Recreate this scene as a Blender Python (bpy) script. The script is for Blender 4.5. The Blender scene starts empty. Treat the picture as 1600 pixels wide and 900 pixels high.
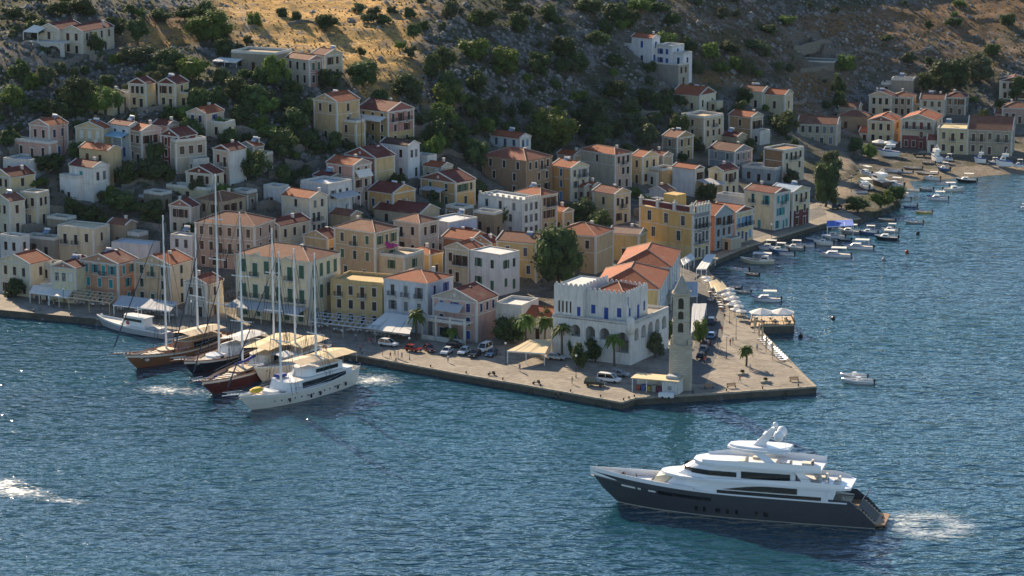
import bpy, bmesh, math, random
import numpy as np
from mathutils import Vector, Matrix, noise as mnoise
R_ = math.radians
random.seed(7)
SC = bpy.context.scene
# ------------------------------------------------------------------ camera
CAM_H, PITCH, LENS = 140.0, 11.86, 95.0
F = 1600 * LENS / 36.0
cam_d = bpy.data.cameras.new('camera'); cam_d.lens = LENS; cam_d.sensor_width = 36
cam_d.clip_start = 1; cam_d.clip_end = 6000
cam = bpy.data.objects.new('camera', cam_d); SC.collection.objects.link(cam)
cam.location = (0, 0, CAM_H); cam.rotation_euler = (R_(90 - PITCH), 0, 0)
SC.camera = cam
# ------------------------------------------------------------------ sky and sun
SUN_EL, SUN_AZ = 23.5, -25.0          # azimuth from +Y (negative: towards -X)
world = bpy.data.worlds.new('World'); SC.world = world; world.use_nodes = True
wn = world.node_tree.nodes; wl = world.node_tree.links
sky = wn.new('ShaderNodeTexSky'); sky.sky_type = 'NISHITA'; sky.sun_disc = False
sky.sun_elevation = R_(SUN_EL); sky.sun_rotation = R_(SUN_AZ); sky.air_density = 1.0; sky.dust_density = 0.15; sky.ozone_density = 2.5
bg = wn['Background']; bg.inputs['Strength'].default_value = 0.08
wl.new(sky.outputs[0], bg.inputs['Color'])
sun_d = bpy.data.lights.new('sun', 'SUN'); sun_d.energy = 5.0; sun_d.angle = R_(0.5); sun_d.color = (1.0, 0.80, 0.56)
sun = bpy.data.objects.new('sun', sun_d); SC.collection.objects.link(sun)
SUNV = Vector((math.sin(R_(SUN_AZ)) * math.cos(R_(SUN_EL)), math.cos(R_(SUN_AZ)) * math.cos(R_(SUN_EL)), math.sin(R_(SUN_EL))))
sun.rotation_euler = SUNV.to_track_quat('Z', 'Y').to_euler()
vs = SC.view_settings; vs.view_transform = 'Standard'; vs.look = 'None'; vs.exposure = 1.25; vs.gamma = 1.0
SC.render.engine = 'CYCLES'
SC.cycles.max_bounces = 5; SC.cycles.diffuse_bounces = 2; SC.cycles.glossy_bounces = 3; SC.cycles.transmission_bounces = 2
SC.cycles.volume_bounces = 0; SC.cycles.transparent_max_bounces = 4; SC.cycles.sample_clamp_indirect = 6
SC.cycles.use_denoising = True
COL = SC.collection.objects
# ------------------------------------------------------------------ pixel <-> world (1600x900 frame)
SP, CP = math.sin(R_(PITCH)), math.cos(R_(PITCH))
def ray(u, v):
    a = (u - 800) / F; b = (450 - v) / F
    return Vector((a, CP + b * SP, -SP + b * CP))
def at(u, v, z=0.0):
    d = ray(u, v); t = (z - CAM_H) / d.z
    return Vector((d.x * t, d.y * t, z))
def proj(p):
    dy = p[1]; dz = p[2] - CAM_H
    zc = dy * CP - dz * SP; yc = dy * SP + dz * CP
    return 800 + F * p[0] / zc, 450 - F * yc / zc
def scale(p):
    return F / (p[1] * CP - (p[2] - CAM_H) * SP)
QZ = 1.5
# ------------------------------------------------------------------ terrain height field
cols = {
 -120: [(486,1.3),(440,2.6),(380,9),(300,20),(200,33),(95,46),(0,57),(-100,66)],
 0:   [(480,1.3),(440,2.5),(380,9),(300,19),(200,32),(95,46),(0,57),(-100,66)],
 150: [(488,1.3),(450,2.2),(400,6),(320,16),(250,25),(180,34),(90,45),(0,57),(-100,66)],
 260: [(500,1.3),(460,2.2),(400,7),(330,15),(250,25),(180,34),(100,43),(0,55),(-100,64)],
 400: [(525,1.3),(480,1.8),(400,7),(330,14),(250,24),(180,33),(110,42),(60,47),(0,52),(-100,61)],
 550: [(548,1.3),(490,1.6),(410,6),(330,12.5),(250,22),(180,31),(110,40),(60,45.5),(0,51),(-100,62)],
 700: [(575,1.3),(500,1.6),(400,5.5),(330,11),(250,19),(180,28),(100,39),(0,52),(-100,64)],
 800: [(595,1.3),(510,1.5),(400,4.5),(320,9),(250,16),(180,24.5),(100,36),(0,50),(-100,63)],
 900: [(612,1.3),(460,1.4),(350,4.5),(270,11),(200,19),(100,33),(0,48),(-100,62)],
 1050:[(618,1.3),(430,1.4),(350,3),(270,8),(200,14),(100,28),(0,44),(-100,60)],
 1200:[(372,1.4),(330,2),(270,5),(200,11),(150,16),(100,24),(0,40),(-100,58)],
 1330:[(308,1.4),(240,2.6),(200,5),(150,11),(100,19.5),(0,36.5),(-100,54)],
 1450:[(255,1.4),(240,1.7),(200,3),(150,10),(100,18),(0,34),(-100,50)],
 1600:[(250,1.4),(240,1.6),(200,3),(150,9.5),(100,17),(0,33),(-100,50)],
 1720:[(248,1.4),(240,1.6),(200,3),(150,9.5),(100,17),(0,33),(-100,50)],
}
pts = []
for u, lst in cols.items():
    for v, z in lst:
        p = at(u, v, z); pts.append((p.x, p.y, z))
pts = np.array(pts)
def tps(r2):
    return np.where(r2 > 0, 0.5 * r2 * np.log(np.maximum(r2, 1e-12)), 0.0)
sx, sy = pts[:, 0] / 100, pts[:, 1] / 100
n = len(pts)
K = tps((sx[:, None] - sx) ** 2 + (sy[:, None] - sy) ** 2) + np.eye(n) * 0.002
P = np.c_[np.ones(n), sx, sy]
A = np.block([[K, P], [P.T, np.zeros((3, 3))]])
sol = np.linalg.solve(A, np.r_[pts[:, 2], np.zeros(3)])
GX0, GX1, GY0, GY1, GS = -260, 330, 530, 1300, 2.0
gx = np.arange(GX0, GX1 + .1, GS); gy = np.arange(GY0, GY1 + .1, GS)
XX, YY = np.meshgrid(gx, gy, indexing='ij')
ZZ = np.zeros_like(XX)
for i in range(len(gx)):
    qx, qy = XX[i] / 100, YY[i] / 100
    ZZ[i] = tps((qx[:, None] - sx) ** 2 + (qy[:, None] - sy) ** 2) @ sol[:n] + sol[n] + sol[n + 1] * qx + sol[n + 2] * qy
ZZ = np.minimum(ZZ, 78)
# land outline (edge of the quays and the beach), pixels at quay height
SHORE = [(-160,470),(0,484),(150,498),(350,526),(560,555),(700,581),(850,607),(972,629),(994,622),(1130,614),(1276,604),(1225,560),(1191,521),(1168,499),
         (1140,455),(1128,440),(1110,428),(1104,418),(1122,404),(1160,388),(1200,375),(1250,360),(1288,349),(1345,341),(1395,324),(1420,303),(1440,287),(1432,277),(1500,274),(1560,268),(1640,263),(1760,258)]
SHW = [at(u, v, QZ) for u, v in SHORE]
LAND = [(p.x, p.y) for p in SHW] + [(330, SHW[-1].y), (330, 1300), (-260, 1300), (-260, SHW[0].y)]
def inside(poly, X, Y):
    X = np.asarray(X, float); Y = np.asarray(Y, float); r = np.zeros(X.shape, bool)
    for (x1, y1), (x2, y2) in zip(poly, poly[1:] + poly[:1]):
        if y1 == y2: continue
        c = (y1 > Y) != (y2 > Y)
        r ^= c & (X < (x2 - x1) * (Y - y1) / (y2 - y1) + x1)
    return r
def dist_line(line, X, Y):
    d = np.full(X.shape, 1e9)
    for (x1, y1), (x2, y2) in zip(line, line[1:]):
        L2 = (x2 - x1) ** 2 + (y2 - y1) ** 2
        t = np.clip(((X - x1) * (x2 - x1) + (Y - y1) * (y2 - y1)) / L2, 0, 1)
        d = np.minimum(d, np.hypot(X - x1 - t * (x2 - x1), Y - y1 - t * (y2 - y1)))
    return d
ON = inside(LAND, XX, YY)
SD = dist_line([(p.x, p.y) for p in SHW], XX, YY)
ZZ = np.where(ON, np.maximum(ZZ, 1.3), 0.0)
def zt(x, y, grid=None):
    g = ZZ if grid is None else grid
    fx = np.clip((np.asarray(x, float) - GX0) / GS, 0, len(gx) - 1.001); fy = np.clip((np.asarray(y, float) - GY0) / GS, 0, len(gy) - 1.001)
    i = fx.astype(int); j = fy.astype(int); a = fx - i; b = fy - j
    return g[i, j] * (1 - a) * (1 - b) + g[i + 1, j] * a * (1 - b) + g[i, j + 1] * (1 - a) * b + g[i + 1, j + 1] * a * b
TS = np.arange(520, 1290, 0.5)
def hit(u, v, h=0.0):
    """Where the line of sight through a pixel meets the terrain raised by h."""
    d = ray(u, v); t = TS / d.y
    x = d.x * t; z = CAM_H + d.z * t
    k = np.nonzero(z <= np.maximum(zt(x, TS), 0.0) + h)[0]
    k = k[0] if len(k) else len(TS) - 1
    return Vector((x[k], TS[k], float(zt(x[k], TS[k]))))
# ------------------------------------------------------------------ mesh helpers
def tag(o, label=None, cat=None, group=None, kind=None):
    for k, val in (('label', label), ('category', cat), ('group', group), ('kind', kind)):
        if val: o[k] = val
    return o
def empty(name, loc=(0, 0, 0), rz=0.0, label=None, cat=None, group=None):
    o = bpy.data.objects.new(name, None); COL.link(o); o.location = loc; o.rotation_euler = (0, 0, rz); o.empty_display_size = .5
    return tag(o, label, cat, group)
def mobj(name, me, parent=None, loc=None, rot=None, scl=None):
    o = bpy.data.objects.new(name, me); COL.link(o)
    if parent: o.parent = parent
    if loc is not None: o.location = loc
    if rot is not None: o.rotation_euler = rot
    if scl is not None: o.scale = scl
    return o
class MB:
    def __init__(s): s.v = []; s.f = []; s.m = []
    def add(s, vs_, fs, m=0):
        b = len(s.v); s.v += [tuple(p) for p in vs_]; s.f += [tuple(i + b for i in f) for f in fs]; s.m += [m] * len(fs); return s
    def box(s, x0, x1, y0, y1, z0, z1, m=0):
        return s.add([(x0,y0,z0),(x1,y0,z0),(x1,y1,z0),(x0,y1,z0),(x0,y0,z1),(x1,y0,z1),(x1,y1,z1),(x0,y1,z1)],
                     [(0,3,2,1),(4,5,6,7),(0,1,5,4),(1,2,6,5),(2,3,7,6),(3,0,4,7)], m)
    def prism(s, poly, z0, z1, m=0):
        k = len(poly)
        return s.add([(x, y, z0) for x, y in poly] + [(x, y, z1) for x, y in poly],
                     [tuple(range(k))[::-1], tuple(range(k, 2 * k))] + [(i, (i + 1) % k, k + (i + 1) % k, k + i) for i in range(k)], m)
    def tube(s, pts_, r, seg=6, m=0, r1=None):
        rings = []
        P_ = [Vector(p) for p in pts_]
        for i, p in enumerate(P_):
            t = (P_[min(i + 1, len(P_) - 1)] - P_[max(i - 1, 0)])
            t = t.normalized() if t.length > 0 else Vector((0, 0, 1))
            a = t.cross(Vector((0, 0, 1)) if abs(t.z) < .9 else Vector((1, 0, 0))).normalized(); b = t.cross(a)
            rr = r if r1 is None else r + (r1 - r) * i / max(1, len(P_) - 1)
            rings.append([p + (a * math.cos(2 * math.pi * k / seg) + b * math.sin(2 * math.pi * k / seg)) * rr for k in range(seg)])
        return s.loft(rings, True, True, m)
    def loft(s, rings, closed=True, caps=True, m=0):
        k = len(rings[0]); vs_ = [p for r in rings for p in r]; fs = []
        for i in range(len(rings) - 1):
            for j in range(k if closed else k - 1):
                a = i * k + j; b = i * k + (j + 1) % k
                fs.append((a, b, b + k, a + k))
        if caps and closed:
            fs.append(tuple(range(k))[::-1]); fs.append(tuple(range((len(rings) - 1) * k, len(rings) * k)))
        return s.add(vs_, fs, m)
    def ball(s, c, rx, ry, rz, seg=8, rows=5, m=0):
        rings = []
        for i in range(rows + 1):
            a = -math.pi / 2 + math.pi * i / rows; q = max(.02, math.cos(a))
            rings.append([(c[0] + rx * q * math.cos(2 * math.pi * k / seg), c[1] + ry * q * math.sin(2 * math.pi * k / seg), c[2] + rz * math.sin(a)) for k in range(seg)])
        return s.loft(rings, True, True, m)
    def mesh(s, name, *mats, smooth=False):
        me = bpy.data.meshes.new(name); me.from_pydata(s.v, [], s.f)
        for m in mats: me.materials.append(m)
        if len(mats) > 1: me.polygons.foreach_set('material_index', s.m)
        if smooth: me.polygons.foreach_set('use_smooth', [True] * len(s.f))
        me.update(); return me
    def build(s, name, mats, parent=None, smooth=False, **k):
        mats = mats if isinstance(mats, (list, tuple)) else [mats]
        return mobj(name, s.mesh(name, *mats, smooth=smooth), parent, **k)
# ------------------------------------------------------------------ materials
MATS = {}
def srgb(h):
    h = h.lstrip('#'); c = [int(h[i:i + 2], 16) / 255 for i in (0, 2, 4)]
    return tuple((x / 12.92 if x <= .04045 else ((x + .055) / 1.055) ** 2.4) for x in c)
class NT:
    def __init__(s, name):
        s.mat = bpy.data.materials.new(name); s.mat.use_nodes = True
        s.t = s.mat.node_tree; s.n = s.t.nodes; s.l = s.t.links; s.b = s.n['Principled BSDF']
    def node(s, typ, **k):
        x = s.n.new(typ)
        for a, b in k.items():
            if a.startswith('i_'): x.inputs[a[2:].replace('_', ' ')].default_value = b
            else: setattr(x, a, b)
        return x
    def link(s, a, b): s.l.new(a, b)
    def tex(s, obj=True, rot=None, scl=None):
        c = s.node('ShaderNodeTexCoord'); out = c.outputs['Object']
        if not obj: out = s.node('ShaderNodeNewGeometry').outputs['Position']
        if rot or scl:
            m = s.node('ShaderNodeMapping')
            if rot: m.inputs['Rotation'].default_value = rot
            if scl: m.inputs['Scale'].default_value = scl
            s.link(out, m.inputs['Vector']); out = m.outputs[0]
        return out
    def noise(s, vec, sc, det=3, rough=.6, dist=0.0):
        x = s.node('ShaderNodeTexNoise'); x.inputs['Scale'].default_value = sc; x.inputs['Detail'].default_value = det; x.inputs['Roughness'].default_value = rough; x.inputs['Distortion'].default_value = dist
        s.link(vec, x.inputs['Vector']); return x.outputs['Fac']
    def ramp(s, fac, *stops, interp='LINEAR'):
        x = s.node('ShaderNodeValToRGB'); r = x.color_ramp; r.interpolation = interp
        while len(r.elements) < len(stops): r.elements.new(.5)
        for e, (p, c) in zip(r.elements, stops):
            e.position = p; e.color = (*c, 1) if len(c) == 3 else c
        s.link(fac, x.inputs['Fac']); return x.outputs['Color']
    def mix(s, fac, a, b, mode='MIX'):
        x = s.node('ShaderNodeMix'); x.data_type = 'RGBA'; x.blend_type = mode
        for k, val in ((0, fac), (6, a), (7, b)):
            if hasattr(val, 'links'): s.link(val, x.inputs[k])
            else: x.inputs[k].default_value = val if k == 0 else (*val[:3], 1)
        return x.outputs[2]
    def math(s, op, a, b=0.0, c=0.0, clamp=False):
        x = s.node('ShaderNodeMath', operation=op, use_clamp=clamp)
        for k, val in ((0, a), (1, b), (2, c)):
            if hasattr(val, 'links'): s.link(val, x.inputs[k])
            else: x.inputs[k].default_value = val
        return x.outputs[0]
    def bump(s, h, strength=.4, dist=.05, normal=None):
        x = s.node('ShaderNodeBump'); x.inputs['Strength'].default_value = strength; x.inputs['Distance'].default_value = dist
        s.link(h, x.inputs['Height'])
        if normal is not None: s.link(normal, x.inputs['Normal'])
        return x.outputs[0]
    def done(s, col=None, rough=None, nrm=None, spec=.3, metal=0.0):
        for key, val in (('Base Color', col), ('Roughness', rough), ('Normal', nrm)):
            if val is None: continue
            if hasattr(val, 'links'): s.link(val, s.b.inputs[key])
            else: s.b.inputs[key].default_value = (*val, 1) if key == 'Base Color' else val
        s.b.inputs['Specular IOR Level'].default_value = spec; s.b.inputs['Metallic'].default_value = metal
        return s.mat
def plain(name, col, rough=.6, spec=.3, metal=0.0, var=.12, sc=1.5):
    if name in MATS: return MATS[name]
    t = NT(name); f = t.noise(t.tex(), sc, 2)
    c = t.mix(f, tuple(max(0, x * (1 - var * 1.4)) for x in col), tuple(min(1, x * (1 + var)) for x in col))
    MATS[name] = t.done(c, rough, spec=spec, metal=metal); return MATS[name]
def plaster(hexc, wear=.5):
    key = 'plaster_' + hexc + str(wear)
    if key in MATS: return MATS[key]
    c = srgb(hexc); lum = .3*c[0] + .55*c[1] + .15*c[2]; c = tuple((x*.74 + lum*.26)*.90 for x in c); t = NT(key); v = t.tex()
    a = t.noise(v, .45, 4, .65); b = t.noise(t.tex(scl=(1.2, 1.2, .18)), 1.3, 4, .7); g = t.noise(v, 7, 2)
    k1 = t.mix(t.math('MULTIPLY', t.ramp(a, (.35, (0,) * 3), (.75, (1,) * 3)), .5 + wear * .4), c, tuple(x * .80 for x in c))
    gr = t.math('MULTIPLY', t.ramp(b, (.47, (0,) * 3), (.72, (1,) * 3)), wear * 1.1)
    k2 = t.mix(gr, k1, (c[0] * .42 + .03, c[1] * .42 + .028, c[2] * .42 + .025))
    k3 = t.mix(t.math('MULTIPLY', g, .16), k2, (.5, .5, .48), 'OVERLAY')
    MATS[key] = t.done(k3, .9, t.bump(g, .25, .03), spec=.15); return MATS[key]
def roofmat(hexc):
    key = 'roof_' + hexc
    if key in MATS: return MATS[key]
    c = tuple(x*.85 for x in srgb(hexc)); t = NT(key); v = t.tex()
    a = t.noise(v, .6, 4, .7); b = t.noise(t.tex(scl=(3.2, 3.2, 6)), 1.2, 2, .5)
    k = t.mix(t.ramp(a, (.3, (0,) * 3), (.7, (1,) * 3)), tuple(x * .62 for x in c), tuple(min(1, x * 1.18) for x in c))
    k = t.mix(t.ramp(b, (.35, (0,) * 3), (.68, (1,) * 3)), k, (c[0] * .55, c[1] * .6, c[2] * .7))
    k = t.mix(t.math('MULTIPLY', t.ramp(t.noise(v, .25, 3), (.55, (0,) * 3), (.7, (1,) * 3)), .35), k, (.28, .22, .16))
    w1 = t.node('ShaderNodeTexWave', wave_type='BANDS', bands_direction='X'); w1.inputs['Scale'].default_value = 1.05; t.link(v, w1.inputs['Vector'])
    w2 = t.node('ShaderNodeTexWave', wave_type='BANDS', bands_direction='Y'); w2.inputs['Scale'].default_value = 1.05; t.link(v, w2.inputs['Vector'])
    hgt = t.math('ADD', w1.outputs['Fac'], w2.outputs['Fac'])
    MATS[key] = t.done(k, .85, t.bump(hgt, .5, .06), spec=.2); return MATS[key]
WHITE = plaster('cfccc2', .45); STONE = plaster('b3a68e', .8)
GLASS = plain('window_glass', (.018, .022, .028), .25, .6, var=.4)
DARK = plain('dark_opening', (.022, .020, .018), .8)
WOODP = {k: plain('paint_' + k, srgb(h), .6, var=.2) for k, h in dict(brown='4a2f20', blue='2a4c92', green='3c5f4c', teal='2f8890', white='cfcfc8', grey='6d7378', red='6b2a24', sky='5f8fb8').items()}
IRON = plain('iron_rail', (.03, .032, .035), .55)
CONC = plain('concrete', (.34, .32, .29), .9, .1, var=.2, sc=.8)
CANVAS = plain('white_canvas', (.62, .61, .57), .8, .1)
CREAMC = plain('cream_canvas', (.62, .50, .31), .85, .1, var=.1)
GREYC = plain('grey_canvas', (.40, .41, .42), .85, .1)
PWHITE = plain('white_gloss_paint', (.74, .74, .72), .25, .5, var=.06)
TEAK = plain('teak_wood', (.30, .17, .085), .55, .3, var=.3, sc=3)
CHROME = plain('steel_fitting', (.5, .5, .5), .3, .5, metal=.9)
TYRE = plain('black_rubber', (.02, .02, .02), .8)
# ------------------------------------------------------------------ houses
FOOT = []      # (cx, cy, w, d, yaw, base z)
CACHE = {}
RX = random.Random(21)
WS = dict(k=WOODP['brown'], b=WOODP['blue'], g=WOODP['green'], t=WOODP['teal'], w=WOODP['white'], y=WOODP['grey'], r=WOODP['red'], s=WOODP['sky'])
def cached(key, fn):
    if key not in CACHE: CACHE[key] = fn()
    return CACHE[key]
def window_mesh(w, h, style, trim):
    def fn():
        m = MB(); e = .13
        if trim:
            m.box(-w/2 - e, -w/2, -.07, .06, -e, h + e); m.box(w/2, w/2 + e, -.07, .06, -e, h + e)
            m.box(-w/2, w/2, -.07, .06, h, h + e); m.box(-w/2, w/2, -.12, .06, -e, 0)
            m.box(-w/2 - .2, w/2 + .2, -.16, -.001, h + e + .002, h + e + .12)
        c = style[0]; mode = style[1:]
        fw = .07
        m.box(-w/2, -w/2 + fw, .1, .17, 0, h, 1); m.box(w/2 - fw, w/2, .1, .17, 0, h, 1); m.box(-w/2 + fw, w/2 - fw, .1, .17, h - fw, h, 1); m.box(-w/2 + fw, w/2 - fw, .1, .17, 0, fw, 1)
        m.box(-.04, .04, .1, .17, fw, h - fw, 1)
        m.box(-w/2 + fw, -.042, .1, .17, h * .64, h * .64 + .06, 1); m.box(.042, w/2 - fw, .1, .17, h * .64, h * .64 + .06, 1)
        if mode == 'o':
            for s in (-1, 1):
                a, b = sorted((s * (w/2 + .03), s * (w + .0)))
                m.box(a, b, -.12, -.075, 0.02, h - .02, 1)
                for q in range(6): m.box(a + .06, b - .06, -.15, -.121, .12 + q * (h - .3) / 6, .12 + (q + .55) * (h - .3) / 6, 1)
        return m.mesh('window', WHITE, WS[c])
    return cached(('win', round(w, 2), round(h, 2), style, trim), fn)
def pane_mesh(w, h, style):
    def fn():
        m = MB(); c = style[0]; mode = style[1:]
        if mode == 'c':
            for s in (-1, 1):
                a, b = sorted((s * .03, s * (w/2 - .02)))
                m.box(a, b, .05, .095, .02, h - .02)
                for q in range(7): m.box(a + .07, b - .07, .02, .049, .1 + q * (h - .25) / 7, .1 + (q + .55) * (h - .25) / 7)
            return m.mesh('shutter', WS[c])
        m.box(-w/2, w/2, .175, .2, 0, h)
        return m.mesh('pane', GLASS)
    return cached(('pane', round(w, 2), round(h, 2), style if style[1:] == 'c' else 'x'), fn)
def rail_mesh(w, dp=.9, hh=1.0):
    def fn():
        m = MB(); m.box(-w/2, w/2, -dp, -dp + .05, hh - .05, hh); m.box(-w/2, w/2, -dp, -dp + .04, .08, .12)
        for s in (-1, 1):
            a, b = sorted((s * w/2, s * (w/2 - .05))); m.box(a, b, -dp + .051, 0, hh - .05, hh)
        k = max(4, int(w / .22))
        for i in range(k + 1):
            x = -w/2 + .02 + (w - .04) * i / k; m.box(x - .015, x + .015, -dp + .01, -dp + .035, .12, hh - .05)
        for i in range(5):
            for s in (-1, 1): m.box(s * (w/2 - .025) - .015, s * (w/2 - .025) + .015, -dp + .06 + i * dp / 5, -dp + .09 + i * dp / 5, 0, hh - .05)
        return m.mesh('railing', IRON)
    return cached(('rail', round(w, 1), dp, hh), fn)
def slab_mesh(w, dp=.95):
    def fn():
        m = MB(); m.box(-w/2 - .05, w/2 + .05, -dp, -.002, -.18, 0)
        for s in (-1, 0, 1): m.add([(s*w*.4-.1,-.002,-.18),(s*w*.4+.1,-.002,-.18),(s*w*.4-.1,-dp*.7,-.18),(s*w*.4+.1,-dp*.7,-.18),(s*w*.4-.1,-.002,-.6),(s*w*.4+.1,-.002,-.6)], [(0,2,3,1),(0,4,2),(1,3,5),(2,4,5,3),(0,1,5,4)])
        return m.mesh('balcony', WHITE)
    return cached(('slab', round(w, 1), dp), fn)
def face(m, O, X, N, W, zc, openings, mats):
    """One wall face with recessed openings. zc: list of (z, material below it)."""
    xs = {0.0, W}; zs = {z for z, _ in zc}
    for (cx, zb, ww, hh) in openings: xs |= {cx - ww/2, cx + ww/2}; zs |= {zb, zb + hh}
    xs = sorted(xs); zs = sorted(zs)
    def pt(x, z, dep=0.0): return (O[0] + X[0]*x + N[0]*dep, O[1] + X[1]*x + N[1]*dep, z)
    for i in range(len(xs) - 1):
        for j in range(len(zs) - 1):
            x0, x1, z0, z1 = xs[i], xs[i+1], zs[j], zs[j+1]
            if x1 - x0 < 1e-4 or z1 - z0 < 1e-4: continue
            cx_, cz_ = (x0 + x1)/2, (z0 + z1)/2
            if any(abs(cx_ - o[0]) < o[2]/2 and o[1] < cz_ < o[1] + o[3] for o in openings): continue
            mm = mats[-1]
            for z, k in zc:
                if cz_ < z: mm = k; break
            m.add([pt(x0,z0), pt(x1,z0), pt(x1,z1), pt(x0,z1)], [(0,1,2,3)], mm)
    for (cx, zb, ww, hh) in openings:
        a, b = cx - ww/2, cx + ww/2; D = .22
        m.add([pt(a,zb), pt(b,zb), pt(b,zb+hh), pt(a,zb+hh), pt(a,zb,D), pt(b,zb,D), pt(b,zb+hh,D), pt(a,zb+hh,D)],
              [(0,1,5,4),(1,2,6,5),(2,3,7,6),(3,0,4,7),(4,5,6,7)], mats[0])
def block(root, x0, y0, w, d, z0, h, roof='gableL', wall='d8cdb4', wall2=None, base=None, baseh=0, rc='8f4a3a', nL=3, nR=2, win='k', winR=None, rows=None, ped=None,
          bal=None, vary=True, trim=True, rise=.2, wh=2.15, ww=1.1, skip=(), parapet=.7, edge=None, arch=None, arch2=None, eave=.25):
    """A rectangular block with its front on -y; (x0, y0) is its front right corner; z0..h walls."""
    win = win + 'd' if len(win) == 1 else win
    winR = win if winR is None else (winR + 'd' if len(winR) == 1 else winR)
    m = MB(); FND = -6.0
    rows = rows or max(1, int(round((h - z0) / 3.7)))
    sh = (h - z0) / rows
    xl, xr, yf, yb = x0 - w, x0, y0, y0 + d
    winlist = []
    def openings(W, n_, side):
        out = []
        n0 = n_ if isinstance(n_, (list, tuple)) else [n_] * rows
        for r in range(rows):
            n = n0[min(r, len(n0) - 1)]
            if not n: continue
            zt_ = h - r * sh; hh = min(wh, sh * .62); w_ = min(ww, W / n * .55)
            zb = zt_ - sh + (sh - hh) * .42
            for i in range(n):
                if (side, r, i) in skip: continue
                if vary and n > 1 and rows > 1 and r > 0 and RX.random() < .14: continue
                cx = W * (i + .5) / n
                if W > 4: cx = .55 + (W - 1.1) * (i + .5) / n
                door = r == rows - 1 and z0 == 0 and (i == n // 2)
                has_b = bal and (side, r) in bal and (bal[(side, r)] == 'all' or i in bal[(side, r)])
                zb_, hh_ = (zb, hh)
                if has_b: zb_, hh_ = zt_ - sh + .15, min(max(2.5, wh), sh * .72)
                if door: zb_, hh_ = z0 + .05, min(2.5, sh * .7)
                out.append((cx, zb_, w_, hh_)); winlist.append((side, cx, zb_, w_, hh_, door, has_b))
        return out
    oL = openings(w, nL, 'L'); oR = openings(d, nR, 'R')
    zb0 = z0 + FND if z0 == 0 else z0
    zc = [(zb0, 0)] + ([(z0 + baseh, 2)] if base else []) + [(h, 0)]
    if base: zcR = [(zb0, 0), (z0 + baseh, 2), (h, 1)]
    else: zcR = [(zb0, 1), (h, 1)]
    face(m, (xl, yf), (1, 0), (0, 1), w, zc, oL, [0])
    face(m, (xr, yf), (0, 1), (-1, 0), d, zcR, oR, [1])
    m.add([(xl,yb,zb0),(xr,yb,zb0),(xr,yb,h),(xl,yb,h)], [(1,0,3,2)], 0); m.add([(xl,yf,zb0),(xl,yb,zb0),(xl,yb,h),(xl,yf,h)], [(1,0,3,2)], 0)
    span = w if roof == 'gableL' else d
    ap = h + span * rise
    if roof == 'gableL':
        xc = (xl + xr)/2
        m.add([(xl,yf,h),(xr,yf,h),(xc,yf,ap)], [(0,1,2)], 0); m.add([(xl,yb,h),(xr,yb,h),(xc,yb,ap)], [(1,0,2)], 0)
    elif roof == 'gableR':
        yc = (yf + yb)/2
        m.add([(xr,yf,h),(xr,yb,h),(xr,yc,ap)], [(0,1,2)], 1); m.add([(xl,yf,h),(xl,yb,h),(xl,yc,ap)], [(1,0,2)], 0)
    elif roof == 'flat':
        m.add([(xl,yf,h-.05),(xr,yf,h-.05),(xr,yb,h-.05),(xl,yb,h-.05)], [(0,1,2,3)], 0)
    W1 = plaster(wall); m.build('wall', [W1, plaster(wall2 or wall), plaster(base or wall)], root)
    TR = WHITE if edge is None else plaster(edge)
    RM = roofmat(rc); c = MB(); e = eave
    def ring(z, hgt, out, mb):
        mb.box(xl-out, xr+out, yf-out, yf-.002, z, z+hgt); mb.box(xr+.002, xr+out, yf-.001, yb-.001, z, z+hgt); mb.box(xl-out, xl-.002, yf-.001, yb-.001, z, z+hgt); mb.box(xl-out, xr+out, yb+.002, yb+out, z, z+hgt)
    def bar(mb, p, q, wd, hgt):      # sloping beam between two points of one axis-aligned vertical plane
        p, q = Vector(p), Vector(q); t = q - p; nn = Vector((t.y, -t.x, 0))
        nn = nn.normalized() if nn.length > 1e-6 else Vector((1, 0, 0))
        mb.add([p-nn*wd, p+nn*wd, q+nn*wd, q-nn*wd, p-nn*wd+Vector((0,0,hgt)), p+nn*wd+Vector((0,0,hgt)), q+nn*wd+Vector((0,0,hgt)), q-nn*wd+Vector((0,0,hgt))],
               [(0,3,2,1),(4,5,6,7),(0,1,5,4),(1,2,6,5),(2,3,7,6),(3,0,4,7)])
    if roof in ('gableL', 'gableR', 'hip'):
        if trim: ring(h - .38, .34, .2, c)
        rf = MB(); T = .16; zo = h - .02
        if roof == 'gableL':
            xc = (xl + xr)/2; sl = span * rise / (w/2)
            for s, xe in ((-1, xl - e), (1, xr + e)):
                ze = zo - sl * e
                A = [(xe,yf-.05,ze),(xc,yf-.05,ap),(xc,yb+.05,ap),(xe,yb+.05,ze)]
                rf.add(A + [(x,y,z+T) for x,y,z in A], [(0,1,2,3),(7,6,5,4),(0,4,5,1),(1,5,6,2),(2,6,7,3),(3,7,4,0)])
            for yy in (yf - .12, yb + .12):
                bar(c, (xl-e, yy, zo - sl*e + .02), (xc, yy, ap + .02), .17, .26); bar(c, (xr+e, yy, zo - sl*e + .02), (xc, yy, ap + .02), .17, .26)
            if ped:
                pm = MB(); pm.add([(xl+.4,yf-.04,h+.06),(xr-.4,yf-.04,h+.06),(xc,yf-.04,ap-.1)], [(0,1,2)]); pd = pm.build('pediment', plaster(ped), root)
            if trim and w > 6:
                oc = MB(); zc_ = h + (ap-h)*.4; rr = min(.45, (ap-h)*.2)
                oc.loft([[(xc + rr*k*math.cos(a*math.pi/5), yy, zc_ + rr*k*math.sin(a*math.pi/5)) for a in range(10)] for k, yy in ((1, yf-.03), (1, yf-.12), (.55, yf-.12), (.5, yf-.06))], True, True)
                oc.build('oculus', TR, root)
        elif roof == 'gableR':
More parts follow.
